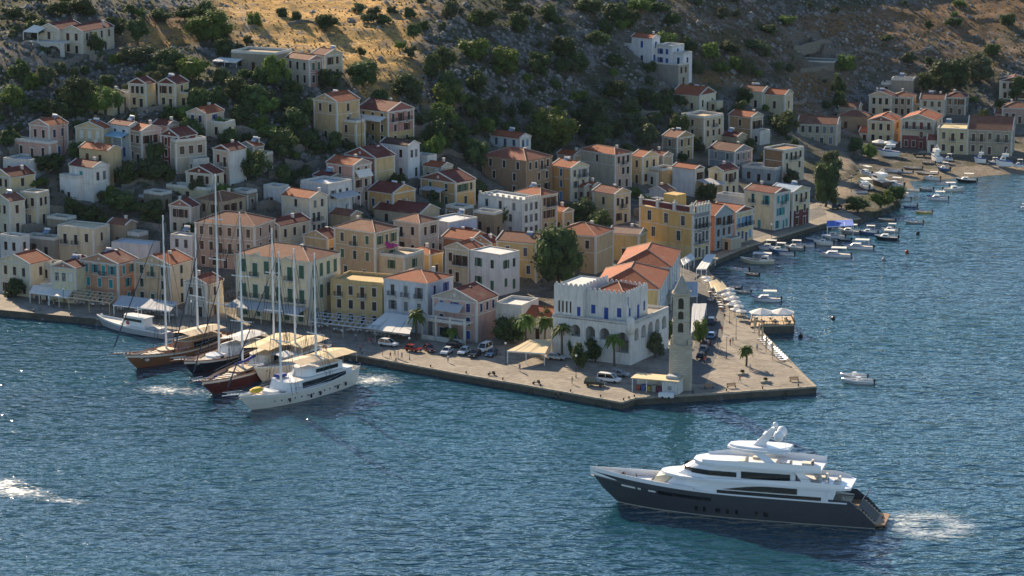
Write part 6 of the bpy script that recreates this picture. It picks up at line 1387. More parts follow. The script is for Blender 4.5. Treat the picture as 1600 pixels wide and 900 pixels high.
def small(kind, u, v, lpx, head, label, hullm=None, z=0.0, group=None, cat='boat', name='boat', tilt=0):
    p = at(u, v, z) if z < 90 else hit(u, v); s = scale(p); a = R_(head)
    L = lpx/s/max(.45, abs(math.cos(a)))
    o = empty(name, p, a, label, cat, group); o.rotation_euler.x = R_(tilt)
    base = round(min(max(L, 3.5), 14)); k = L/base
    for nm, me in boat_parts(kind, hullm or PWHITE, base): mobj(nm, me, o, None, None, (k, k, k))
    return o
GREYH = plain('grey_hull', (.25, .26, .27), .5); BLUEH = plain('blue_hull', srgb('36577e'), .4); YELH = plain('yellow_hull', (.52, .38, .05), .5); WOODH = plain('old_wood_hull', (.20, .12, .07), .7, var=.3); OLIVEH = plain('olive_cream_hull', (.42, .40, .28), .5)
GB = 'small boats moored off the eastern quay'; GF = 'small boats at the far beach'
for a in [('motor',1196,470,46,175,'white day boat with flat canopy behind the parasol deck',PWHITE), ('rib',1340,598,48,170,'white inflatable boat with grey trim off the tower quay',PWHITE), ('rib',1334,590,40,172,'second white inflatable lying just behind the first',PWHITE), ('caique',1183,411,52,168,'olive cream fishing boat with canopy by the east quay',OLIVEH), ('dinghy',1154,422,30,160,'slim white skiff with dark outboard',PWHITE), ('dinghy',1160,458,24,174,'grey skiff close to white parasols',GREYH), ('dinghy',1148,451,20,170,'dark skiff against the quay edge',NAVYH),
 ('motor',1303,400,50,170,'white motor boat with open cockpit, lowest of the moored cluster',PWHITE), ('motor',1340,388,46,168,'white motor boat with low windscreen',PWHITE), ('motor',1384,374,36,168,'white and navy motor boat at the cluster edge',NAVYH), ('motor',1302,371,34,165,'white sports boat nose to the quay',PWHITE), ('dinghy',1257,384,30,165,'long white dinghy under the promenade wall',PWHITE), ('dinghy',1272,376,26,170,'blue covered dinghy by the promenade wall',BLUEH), ('motor',1200,389,34,168,'small white boat beside the fishing boat',PWHITE), ('motor',1216,394,30,168,'bluish motor boat beside the fishing boat',BLUEH), ('motor',1390,362,26,170,'small cream boat beyond the moored cluster',CREAMH), ('motor',1326,364,32,160,'grey white boat tucked under blue canopy',GREYH),
 ('dinghy',1427,349,28,176,'grey open boat off the rocky spit',GREYH), ('dinghy',1442,333,26,178,'bright yellow open boat',YELH), ('motor',1464,312,32,172,'white boat with flat top near the spit',PWHITE), ('motor',1490,298,32,6,'white boat with tall canopy off the beach',CREAMH), ('motor',1509,284,32,172,'navy hulled motor boat with white cabin off beach',NAVYH), ('dinghy',1421,324,22,178,'tiny blue dinghy by the spit',BLUEH), ('dinghy',1385,345,26,172,'flat wooden boat drawn to the spit',WOODH), ('motor',1598,328,16,172,'white bow of a boat cut by the frame edge',PWHITE), ('dinghy',1390,356,14,172,'small white tender by the rocks',PWHITE), ('motor',1240,390,30,166,'white boat with grey canopy below the promenade wall',GREYH), ('dinghy',1228,398,24,168,'low white skiff off the promenade',PWHITE), ('motor',1286,382,30,168,'cream boat between the two white sports boats',CREAMH), ('dinghy',1318,376,22,165,'dark open boat behind the motor boats',NAVYH), ('motor',1356,366,28,168,'pale blue boat near the rocks',BLUEH), ('dinghy',1174,430,22,160,'wooden skiff near the fishing boat',WOODH), ('motor',1410,313,24,170,'white boat nosing at the spit tip',PWHITE), ('dinghy',1470,288,24,175,'low white skiff off the beach',PWHITE), ('motor',1455,281,26,172,'cream boat at the beach waterline',CREAMH)]: small(*a[:5], a[5], a[6], group=GB)
for a in [('cruiser',1388,243,34,165,'big white cabin cruiser hauled out on the beach',PWHITE), ('motor',1351,291,22,100,'orange cream boat on the yard, closest to the road',CREAMH), ('cruiser',1374,288,24,110,'yellow white cabin boat with navy hull on the yard',NAVYH), ('motor',1397,290,28,150,'light grey cabin boat on the yard',PWHITE), ('dinghy',1422,298,28,165,'white and orange boat at the yard edge',CREAMH), ('dinghy',1446,297,22,170,'dark grey boat at the yard edge',GREYH), ('dinghy',1345,301,20,175,'small white upturned tender on the yard',PWHITE), ('motor',1352,272,16,120,'white boat behind the yard boats',PWHITE), ('dinghy',1395,268,26,165,'white tender between beached boats',PWHITE), ('dinghy',1412,270,26,160,'grey white tender on the shingle',GREYH), ('dinghy',1425,264,30,175,'brown wooden boat on the beach',WOODH), ('dinghy',1447,272,34,174,'long dark wooden boat at the waterline',WOODH), ('motor',1474,266,18,150,'blue white boat at the beach edge',BLUEH), ('dinghy',1450,256,20,170,'small red brown dinghy on the sand',WOODH), ('cruiser',1462,250,16,100,'white boat bow towards the beach houses',PWHITE), ('motor',1481,250,16,170,'small white boat below the red house',PWHITE), ('cruiser',1531,254,18,165,'white boat below the flat cream house',PWHITE), ('motor',1552,256,16,165,'blue boat along the far quay',BLUEH), ('cruiser',1568,259,26,170,'white cabin boat along the far quay',PWHITE), ('motor',1591,260,18,170,'small white boat at the far quay end',PWHITE)]:
    p_ = hit(a[1], a[2]); small(*a[:5], a[5], a[6], z=max(.15, p_.z + .12), group=GF)
SBUOY = MB(); SBUOY.ball((0,0,.25), .55, .55, .55, 10, 6); SBUOY.tube([(0,0,.7),(0,0,1.2)], .08, 5)
for u, v, lb, mt in ((1302,499,'dark mooring buoy off the parasol deck',NAVYH), (1417,395,'red mooring buoy beyond the boats',plain('red_buoy', (.35, .05, .03), .6)), (1381,407,'pale mooring buoy near the moored cluster',GREYH), (1251,527,'dark mooring buoy close to the wooden deck',TYRE), (1434,366,'small black buoy far out',TYRE)):
    tag(mobj('mooring_buoy', SBUOY.mesh('mooring_buoy', mt, smooth=True), None, at(u, v)), lb, 'buoy')
# ------------------------------------------------------------------ awnings, canopies and quay furniture
def canopy(label, px4, z4, mat, name='awning', cat='awning', posts=True, ribs=3, group=None, ground=QZ, frame=PWHITE, open_=False):
    """A canopy from the pixels of its four roof corners (back left, back right, front right, front left) and their heights."""
    C = [at(u, v, ground + z) for (u, v), z in zip(px4, z4)]; c0 = sum(C, Vector())/4
    o = empty(name, (c0.x, c0.y, ground), 0, label, cat, group); C = [c - Vector((c0.x, c0.y, ground)) for c in C]
    bl, br, fr, fl = C; n_ = 5
    if not open_:
        m = MB()
        for i in range(n_):
            a0, a1 = bl.lerp(br, i/n_), bl.lerp(br, (i+1)/n_); b0, b1 = fl.lerp(fr, i/n_), fl.lerp(fr, (i+1)/n_); mid0, mid1 = (a0+b0)/2 + Vector((0,0,-.06)), (a1+b1)/2 + Vector((0,0,-.06)); dn = Vector((0,0,-.06 if i % 2 else 0))
            for p, q, r_, s_ in ((a0, a1, mid1 + dn, mid0 + dn), (mid0 + dn, mid1 + dn, b1 + dn, b0 + dn)):
                m.add([p, q, r_, s_] + [x - Vector((0,0,.05)) for x in (p, q, r_, s_)], [(0,3,2,1),(4,5,6,7),(0,1,5,4),(1,2,6,5),(2,3,7,6),(3,0,4,7)])
            m.add([b0 + dn, b1 + dn, b1 + Vector((0,0,-.32)), b0 + Vector((0,0,-.32))], [(0,1,2,3)])
        m.build('canvas', mat, o)
    def beam(p, q, r=.07): 
        mm = MB(); mm.tube([p, q], r, 4); return mm.build('beam', frame, o)
    for k in range(ribs + 1): beam(bl.lerp(br, k/ribs) - Vector((0,0,.1)), fl.lerp(fr, k/ribs) - Vector((0,0,.1)), .17 if open_ else .05)
    beam(fl - Vector((0,0,.12)), fr - Vector((0,0,.12)), .2 if open_ else .1)
    if open_:
        for f_ in (.02, .35, .68): beam(bl.lerp(fl, f_) + Vector((0,0,.06)), br.lerp(fr, f_) + Vector((0,0,.06)), .12)
    if posts:
        for k in range(3):
            for e0, e1 in ((fl, fr), (bl, br)):
                p = e0.lerp(e1, .02 + .48*k); mm = MB(); mm.box(p.x-.07, p.x+.07, p.y-.07, p.y+.07, -.1, p.z-.1); mm.build('post', frame, o)
    return o
DKF = plain('dark_frame', (.06, .055, .05), .6); BLUEA = plain('bright_blue_canvas', srgb('3f63b4'), .8)
canopy('white cafe awning at the left quay under the cream house', [(52,445),(80,446),(76,460),(46,456)], [3.4,3.4,2.7,2.7], CANVAS); canopy('white cafe awning beside the open pergola', [(80,447),(116,451),(108,465),(76,460)], [3.4,3.4,2.7,2.7], CANVAS)
canopy('open beamed cafe pergola below the orange house', [(116,452),(184,460),(172,473),(106,464)], [3.3,3.3,3.1,3.1], CANVAS, 'pergola', 'pergola', open_=True, ribs=9, frame=BUFF)
canopy('pale grey cafe awning below the peach house', [(190,461),(278,472),(266,486),(176,476)], [3.5,3.5,2.7,2.7], GREYC)
canopy('long open pergola on the quay before yellow house', [(496,488),(602,500),(588,514),(484,502)], [3.3,3.3,3.1,3.1], CANVAS, 'pergola', 'pergola', open_=True, ribs=12, frame=GREYC)
canopy('white striped restaurant awning, steep, before the blue white house', [(602,488),(650,494),(640,522),(570,514)], [4.6,4.6,2.7,2.7], CANVAS, ribs=4, frame=DKF)
canopy('cream tent canopy behind the parked cars near palms', [(828,530),(862,530),(852,552),(792,548)], [3.6,3.6,2.8,2.8], CREAMC)
canopy('flat white roof shelter behind the stone tower', [(1046,440),(1090,440),(1090,462),(1048,462)], [3.6]*4, GREYC, 'shelter', 'shelter'); canopy('white shelter roof beside the tower road', [(1082,474),(1104,474),(1098,505),(1080,520)], [3.0]*4, GREYC, 'shelter', 'shelter')
canopy('long narrow white canopy along the promenade bend', [(1104,397),(1118,397),(1104,420),(1088,420)], [3.0]*4, CANVAS, ribs=5); canopy('blue canopy by the far end of the promenade', [(1292,345),(1332,343),(1334,352),(1292,354)], [2.8]*4, BLUEA); canopy('pale canopy by the grand yellow house', [(1064,405),(1080,395),(1085,402),(1068,414)], [3.4,3.4,2.8,2.8], CANVAS)
canopy('cream sail shade on the promenade, upper one', [(1108,440),(1120,436),(1128,444),(1112,450)], [3.0,3.2,2.6,2.8], CREAMC, 'sun_sail', 'sun sail', posts=True, ribs=1); canopy('cream sail shade on the promenade, lower one', [(1116,447),(1130,444),(1134,452),(1120,456)], [3.0,3.2,2.6,2.8], CREAMC, 'sun_sail', 'sun sail', posts=True, ribs=1)
for i, (u, v) in enumerate(((1372,216), (1392,217))): pass
# parasols
def parasol_mesh(r, h, mat):
    def fn():
        m = MB(); N_ = 8
        top = (0, 0, h); rim = [(r*math.cos(k*math.pi/4), r*math.sin(k*math.pi/4), h - r*.34) for k in range(N_)]
        m.add([top] + rim, [(0, k+1, (k+1) % N_+1) for k in range(N_)]); m.add([(x, y, z) for x, y, z in rim] + [(x, y, z-.22) for x, y, z in rim], [(k, (k+1) % N_, (k+1) % N_+N_, k+N_) for k in range(N_)])
        return m.mesh('canopy', mat)
    return cached(('parasol', r, h, mat.name), fn)
def pole_mesh(h):
    return cached(('pole', h), lambda: MB().tube([(0,0,0),(0,0,h)], .05, 5).mesh('pole', TEAK))
def parasol(u, v, r, h, label, mat=CANVAS, z=QZ, group=None):
    o = empty('parasol', at(u, v, z), random.random(), label, 'parasol', group); mobj('canopy', parasol_mesh(r, h, mat), o); mobj('pole', pole_mesh(h), o); return o
for i, (u, v) in enumerate(((1133,474),(1141,472),(1147,478),(1138,481),(1150,485),(1143,489),(1154,492),(1148,497),(1158,500),(1130,468),(1140,465),(1107,452),(1103,447))): parasol(u, v, 1.3, 2.6, 'white cafe parasol in the cluster on the promenade edge', CANVAS, group='white parasols on the promenade')
parasol(1374, 231, 2.6, 2.9, 'wide white parasol before the yellow far house, first of two', z=1.6); parasol(1391, 232, 2.6, 2.9, 'wide white parasol before the yellow far house, second of two', z=1.6)
# restaurant deck standing in the water
A = [at(u, v, 1.9) for u, v in ((1176,494),(1236,494),(1242,508),(1172,510))]; c0 = sum(A, Vector())/4
DK = empty('restaurant_deck', (c0.x, c0.y, 0), 0, 'wooden restaurant deck standing in the water with parasols', 'deck')
A = [a - Vector((c0.x, c0.y, 0)) for a in A]
n_ = 16
for i in range(n_):
    q = [A[3].lerp(A[2], i/n_ + .002), A[3].lerp(A[2], (i+1)/n_ - .002), A[0].lerp(A[1], (i+1)/n_ - .002), A[0].lerp(A[1], i/n_ + .002)]; m = MB(); m.prism([(p.x, p.y) for p in q], 1.75, 1.9 + random.uniform(-.015, .015)); m.build('plank', BUFF, DK)
m = MB(); m.prism([(p.x*.98, p.y*.98) for p in (A[3], A[2], A[1], A[0])], -2, 1.7); m.build('foundation', QW, DK)
for e0, e1 in ((A[3], A[2]), (A[2], A[1]), (A[0], A[3])):
    for k in range(9):
        p = e0.lerp(e1, k/8); m = MB(); m.box(p.x-.07, p.x+.07, p.y-.07, p.y+.07, 1.9, 3.0); m.build('rail_post', TEAK, DK)
    m = MB(); m.tube([e0 + Vector((0,0,1.08)), e1 + Vector((0,0,1.08))], .06, 4); m.build('handrail', TEAK, DK)
parasol(1190, 503, 3.0, 3.4, 'big white parasol on the restaurant deck, the one towards the quay', z=1.9); parasol(1222, 503, 3.0, 3.4, 'big white parasol on the restaurant deck, the one over the water', z=1.9)
CLOTH = plain('white_table_cloth', (.68, .68, .66), .85)
def table_meshes():
    t_ = MB().box(-.5, .5, -.5, .5, .70, .76).box(-.52, .52, -.54, -.51, .45, .70).box(-.52, .52, .51, .54, .45, .70).mesh('table_top', CLOTH); l_ = MB().tube([(0,0,0),(0,0,.7)], .06, 5).mesh('leg', IRON)
    ch = MB().box(-.22, .22, -.22, .22, .42, .47).box(-.22, .22, .19, .23, .47, .9)
    for a in (-.19, .19):
        for b in (-.19, .19): ch.box(a-.025, a+.025, b-.025, b+.025, 0, .42)
    return t_, l_, ch.mesh('chair', plain('chair_wood', (.16, .11, .07), .7))
TBM = table_meshes()
def table_set(p, label, group):
    o = empty('cafe_table', p, random.random()*1.5, label, 'table', group); mobj('table_top', TBM[0], o); mobj('leg', TBM[1], o)
    for k in range(2):
        a = k*math.pi + random.uniform(-.3, .3); c = mobj('chair', TBM[2], None, (p[0] + .85*math.sin(a), p[1] - .85*math.cos(a), p[2]), (0, 0, a + math.pi)); tag(c, 'wooden cafe chair pulled up to a table ' + group.split('tables ')[-1], 'chair', 'cafe chairs ' + group.split('tables ')[-1])
for u, v in ((1180,500),(1192,506),(1204,500),(1212,506),(1226,500),(1232,506)): table_set(at(u, v, 1.93), 'white clothed table on the restaurant deck', 'tables on the deck')
for i in range(16): table_set(at(60 + i*14 + random.uniform(-3, 3), 466 + i*1.9 + random.uniform(-3, 4), QZ + .01), 'small cafe table under the left awnings', 'tables under the left awnings')
for i in range(14): table_set(at(490 + i*10.5 + random.uniform(-3, 3), 512 + i*1.3 + random.uniform(-3, 3), QZ + .01), 'small cafe table under the long pergola', 'tables under the pergola')
for i in range(9): table_set(at(1108 + random.uniform(0, 22), 452 + i*4, QZ + .01), 'small cafe table along the promenade bend', 'tables along the promenade')
# sunbathing deck: closed parasols and sunbeds
for i, (u, v) in enumerate(((1179,520),(1186,531),(1191,537),(1197,551),(1207,562))):
    o = empty('closed_parasol', at(u, v, QZ), 0, ['folded beige parasol nearest the restaurant deck', 'folded beige parasol, second from the restaurant deck', 'folded beige parasol in the middle of the row', 'folded beige parasol, second from the quay point', 'folded beige parasol nearest the quay point'][i], 'parasol')
    m = MB(); m.tube([(0,0,0),(0,0,.9)], .06, 5); m.build('pole', TEAK, o); m = MB(); m.tube([(0,0,.9),(0,0,1.2),(0,0,2.6),(0,0,3.5)], .2, 7, r1=.26); m.tube([(0,0,3.5),(0,0,4.0)], .2, 7, r1=.03); m.build('folded_canopy', BUFF, o)
BED = MB().box(-.95, .35, -.32, .32, .28, .36)
BED.add([(.35,-.32,.3),(.35,.32,.3),(.95,.32,.7),(.95,-.32,.7),(.35,-.32,.37),(.35,.32,.37),(.93,.32,.77),(.93,-.32,.77)], [(0,1,2,3),(7,6,5,4),(0,3,7,4),(1,5,6,2),(2,6,7,3)])
BEDM = BED.mesh('mattress', PWHITE); LEGM = MB().box(-.9, -.84, -.3, .3, 0, .28).box(.3, .36, -.3, .3, 0, .28).mesh('frame', TEAK)
for i in range(12):
    f = i/11; o = empty('sunbed', at(1190 + 34*f, 531 + 33*f, QZ + .01), R_(20), 'white sunbed in the row along the water', 'sunbed', 'white sunbeds along the quay edge'); mobj('mattress', BEDM, o); mobj('frame', LEGM, o)
# kiosk, planters, benches, lamps, bollards
kp = at(1030, 612, QZ); ks = empty('kiosk', kp, -R_(20), 'low white ticket kiosk with cream roof by the tower', 'kiosk')
m = MB(); face(m, (1.2, -2.0), (1, 0), (0, 1), 3.4, [(-.2, 0), (2.9, 0)], [(1.6, 1.0, .8, .9)], [0]); m.box(1.2, 4.6, -1.78, 2.2, -.2, 2.9); m.build('booth', PW, ks)
m = MB(); m.box(-5.6, 4.9, -2.3, 2.5, 2.91, 3.12); m.build('roof', CREAMC, ks); m = MB(); m.box(-5.4, 1.1, 1.6, 2.1, -.2, 2.9); m.build('back_wall', PW, ks)
for x in (-5.3, -2.2): m = MB(); m.box(x-.06, x+.06, -2.1, -1.98, -.2, 2.9); m.build('post', PWHITE, ks)
m = MB(); m.box(1.6, 4.2, -.6, 1.4, 3.13, 3.7); m.build('air_unit', GREYC, ks)
for k in range(5): m = MB(); m.box(-5 + k*1.15, -4.1 + k*1.15, -.5, .4, 0, 1.1 + .25*(k % 2)); m.build('goods_stand', plain('goods_' + str(k), [(.3,.08,.06),(.08,.12,.3),(.4,.3,.1),(.35,.35,.3),(.2,.05,.1)][k], .8, var=.5, sc=6), ks)
o = empty('white_freezer', at(1041, 622, QZ), -R_(14), 'white covered trailer box in front of the kiosk', 'trailer'); m = MB(); m.prism([(-1.6,-.6),(1.4,-.7),(1.6,0),(1.4,.7),(-1.6,.6)], .25, 1.1); m.build('cover', PWHITE, o)
for x in (-.7, .7): m = MB(); m.tube([(x,-.72,.25),(x,.72,.25)], .25, 8); m.build('wheel', TYRE, o)
def bench(u, v, rz, label):
    o = empty('bench', at(u, v, QZ), rz, label, 'bench')
    for k in range(4): m = MB(); m.box(-1.0, 1.0, -.3 + k*.16, -.17 + k*.16, .42, .47); m.build('slat', TEAK, o)
    for k in range(3): m = MB(); m.box(-1.0, 1.0, .34, .39, .55 + k*.16, .67 + k*.16); m.build('back_slat', TEAK, o)
    for x in (-.85, .85): m = MB(); m.box(x-.05, x+.05, -.28, .33, 0, .41); m.box(x-.05, x+.05, .40, .45, 0, 1.0); m.build('leg', IRON, o)
bench(1143, 606, .2, 'wooden bench on the quay point nearer the tower'); bench(1241, 596, .1, 'wooden bench near the tip of quay'); bench(1108, 607, .2, 'wooden bench in the tower shade')
for u, v, lb in ((1196,598,'low stone planter with plant on the quay point'), (1160,586,'stone planter on the inner quay point')):
    o = empty('planter', at(u, v, QZ), .2, lb, 'planter'); m = MB(); m.prism([(-1.2,-.6),(1.2,-.6),(1.2,.6),(-1.2,.6)], 0, .45); m.build('trough', plaster('9c9484'), o); mobj('plant', crown_mesh(2, 900, .075, 13, mat=0), o, (0, 0, .8), None, (.5, .5, .5))
LAMP = MB().tube([(0,0,0),(0,0,.5)], .12, 7).tube([(0,0,.5),(0,0,4.6)], .055, 6).mesh('post', IRON); HEAD = MB().ball((0,0,4.85), .24, .24, .26, 8, 5).mesh('lamp_head', PWHITE)
LM = [(640,562,'street lamp by the red car on the front quay'), (790,570,'street lamp beside the tent canopy'), (900,590,'street lamp on the front quay before the palms'), (1135,560,'street lamp on the edge of the tower road'), (1150,530,'street lamp beside the low fan palm'), (1140,505,'street lamp by the parasol cluster'), (100,482,'street lamp on the left quay'), (1205,378,'street lamp on the eastern promenade'), (300,503,'street lamp behind the wooden gulet'), (1330,300,'street lamp by the boatyard road')]
for u, v, lb in LM: o = empty('street_lamp', at(u, v, QZ), 0, lb, 'street lamp'); mobj('post', LAMP, o); mobj('lamp_head', HEAD, o)
BOLL = MB().tube([(0,0,0),(0,0,.45)], .14, 8).ball((0,0,.5), .22, .22, .14, 8, 4).mesh('bollard', IRON)
for i in range(26):
    f = (i + .5)/26*10; k = int(f); a, b = SHW[k], SHW[k+1]; p = a.lerp(b, f - k); tag(mobj('bollard', BOLL, None, (p.x, p.y + 1.1, QZ)), 'black iron mooring bollard along the quay edge', 'bollard', 'mooring bollards on the quay edge')
# utility poles on the hillside
for u, v, h, lb in ((100,240,60,'wooden utility pole beside the pink hillside house'), (565,235,55,'dark utility pole before the pink mansion'), (42,448,60,'bare pole on the left quay'), (588,135,24,'lamp pole above the ochre house')):
    p = hit(u, v); L = h/scale(p); o = empty('utility_pole', p, 0, lb, 'pole'); m = MB(); m.tube([(0,0,-.5),(0,0,L)], .12, 6, r1=.08); m.build('shaft', BARK, o); m = MB(); m.tube([(-.6,0,L-.5),(.6,0,L-.5)], .05, 4); m.build('crossarm', BARK, o)
# ------------------------------------------------------------------ vehicles
def car_meshes(col, kind):
    def fn():
        key = f'car_paint_{col}'; paint = plain(key, srgb(col), .22, .5, var=.03); L, W, Hh = dict(hatch=(4.0, 1.7, 1.48), suv=(4.5, 1.85, 1.72), van=(4.9, 1.9, 1.95))[kind]
        pr = dict(hatch=[(-.5,.30),(-.5,.62),(-.47,.66),(.20,.66),(.47,.56),(.5,.45),(.5,.30)], suv=[(-.5,.28),(-.5,.58),(-.48,.60),(.22,.60),(.47,.54),(.5,.42),(.5,.28)], van=[(-.5,.22),(-.5,.55),(-.49,.56),(.30,.56),(.48,.46),(.5,.38),(.5,.22)])[kind]
        top = dict(hatch=[(-.48,.66),(-.38,.98),(-.30,1.0),(.02,1.0),(.22,.66)], suv=[(-.49,.60),(-.44,.97),(-.38,1.0),(.02,1.0),(.24,.60)], van=[(-.495,.55),(-.48,.96),(-.44,1.0),(.14,1.0),(.33,.56)])[kind]
        b = MB(); b.loft([[(x*L, y*W, z*Hh) for x, z in pr] for y in (-.47, -.5, .5, .47)]); g = MB(); g.loft([[(x*L, y*W, z*Hh + .001) for x, z in top] for y in (-.44, .44)], True, True)
        for i, q in enumerate(g.v):
            k = (q[2]/Hh - pr[2][1])/(1 - pr[2][1]); g.v[i] = (q[0], q[1]*(1 - .14*k), q[2])
        r = MB(); xs = [x for x, z in top]; r.box((top[1][0] + .01)*L, (top[3][0] - .005)*L, -.365*W, .365*W, Hh*.985, Hh*1.02)
        for (x0, z0), (x1, z1) in ((top[0], top[1]), (top[4], top[3])):
            for s in (-1, 1): r.tube([(x0*L, s*.445*W, z0*Hh), (x1*L, s*.385*W, z1*Hh)], .05, 4)
        for s in (-1, 1): r.tube([(-.12*L, s*.445*W, .66*Hh), (-.12*L, s*.385*W, .99*Hh)], .05, 4)
        w = MB(); w.tube([(0,-.1,0),(0,.1,0)], .32, 12); hl = MB(); hl.box(0, .04, -.18, .18, -.08, .08)
        return dict(body=b.mesh('body', paint), glass=g.mesh('windows', YSMOKE), roof=r.mesh('roof', paint), wheel=w.mesh('wheel', TYRE), light=hl.mesh('headlight', PWHITE), dim=(L, W, Hh))
    return cached(('car', col, kind), fn)
def car(u, v, rz, col, kind, label, z=QZ + .02):
    M_ = car_meshes(col, kind); L, W, Hh = M_['dim']; o = empty('parked_car', at(u, v, z), R_(rz), label, 'car', None)
    mobj('body', M_['body'], o); mobj('windows', M_['glass'], o); mobj('roof', M_['roof'], o)
    for x in (-.31, .32):
        for y in (-.45, .45): mobj('wheel', M_['wheel'], o, (x*L, y*W, .32))
    for y in (-.33, .33): mobj('headlight', M_['light'], o, (L*.5, y*W, Hh*.4))
    return o
for a in [(607,541,-30,'d8d8d6','suv','white estate car by the striped awning'), (646,549,-35,'8c2a26','hatch','bright red car on the front quay'), (671,549,-70,'5d2024','hatch','dark red car beside the bright red one'), (698,553,-110,'b9bfc6','hatch','silver car with its bonnet towards the water'), (725,553,-110,'cfd2d4','hatch','white silver car beside the silver one'), (742,557,-110,'23272d','hatch','black car between white cars'), (757,549,-115,'d6d6d4','van','white van parked before the dense tree'), (768,556,-110,'3c5370','hatch','blue car at the end of the parked row'), (712,543,-20,'2a2d31','hatch','dark car behind the silver cars'), (870,562,-20,'b6babd','hatch','silver car in front of the bushy palm'), (952,597,-25,'e2e2e0','van','white minivan near the ticket kiosk'), (930,603,-20,'2b2f2c','suv','dark pickup beside the white minivan'), (968,588,-25,'8a9096','hatch','grey car behind the white minivan'),
          (1112,506,78,'2f3c52','suv','dark blue car highest in the tower road row'), (1112,528,78,'5b7ea6','hatch','light blue car in the tower road row'), (1103,541,75,'5f2a2c','hatch','maroon car in the tower road row'), (1100,549,75,'4d6076','hatch','slate blue car lowest but one in the road row'), (1096,560,75,'1d2126','hatch','black car nearest the tower'), (1308,326,60,'24404a','hatch','dark car by the boatyard road'), (1330,318,60,'2b2f33','hatch','black car under the spit trees'), (1437,244,170,'2a3038','suv','dark car before the far red house')]: car(*a)
def moto(u, v, rz, label, z=QZ + .02, col='2b2d30'):
    o = empty('scooter', at(u, v, z), R_(rz), label, 'scooter'); 
    for x in (-.62, .62): m = MB(); m.loft([[(x + r*math.cos(k*math.pi/6), y, .28 + r*math.sin(k*math.pi/6)) for k in range(12)] for r, y in ((.18, -.06), (.28, -.05), (.28, .05), (.18, .06))]); m.build('wheel', TYRE, o)
    m = MB(); m.loft([[(-.75, y, .45), (-.2, y, .3), (.3, y, .28), (.45, y, .8), (.38, y, .9), (.22, y, .4), (-.1, y, .42), (-.2, y, .72), (-.75, y, .72)] for y in (-.15, .15)]); m.build('body', plain('scooter_' + col, srgb(col), .35, .5), o)
    m = MB(); m.box(-.72, -.1, -.14, .14, .725, .82); m.build('seat', TYRE, o); m = MB(); m.tube([(.42,0,.8),(.36,0,1.05)], .04, 5); m.tube([(.33,-.32,1.06),(.33,.32,1.06)], .03, 5); m.build('handlebar', CHROME, o); return o
moto(768, 586, 200, 'dark scooter parked on the sunlit quay'); moto(838, 600, 190, 'black scooter beside the quay edge'); moto(1101, 568, 80, 'motorbike ridden down the tower road', col='3a4450'); moto(872, 640-22, 170, 'scooter standing on the quay before the kiosk')
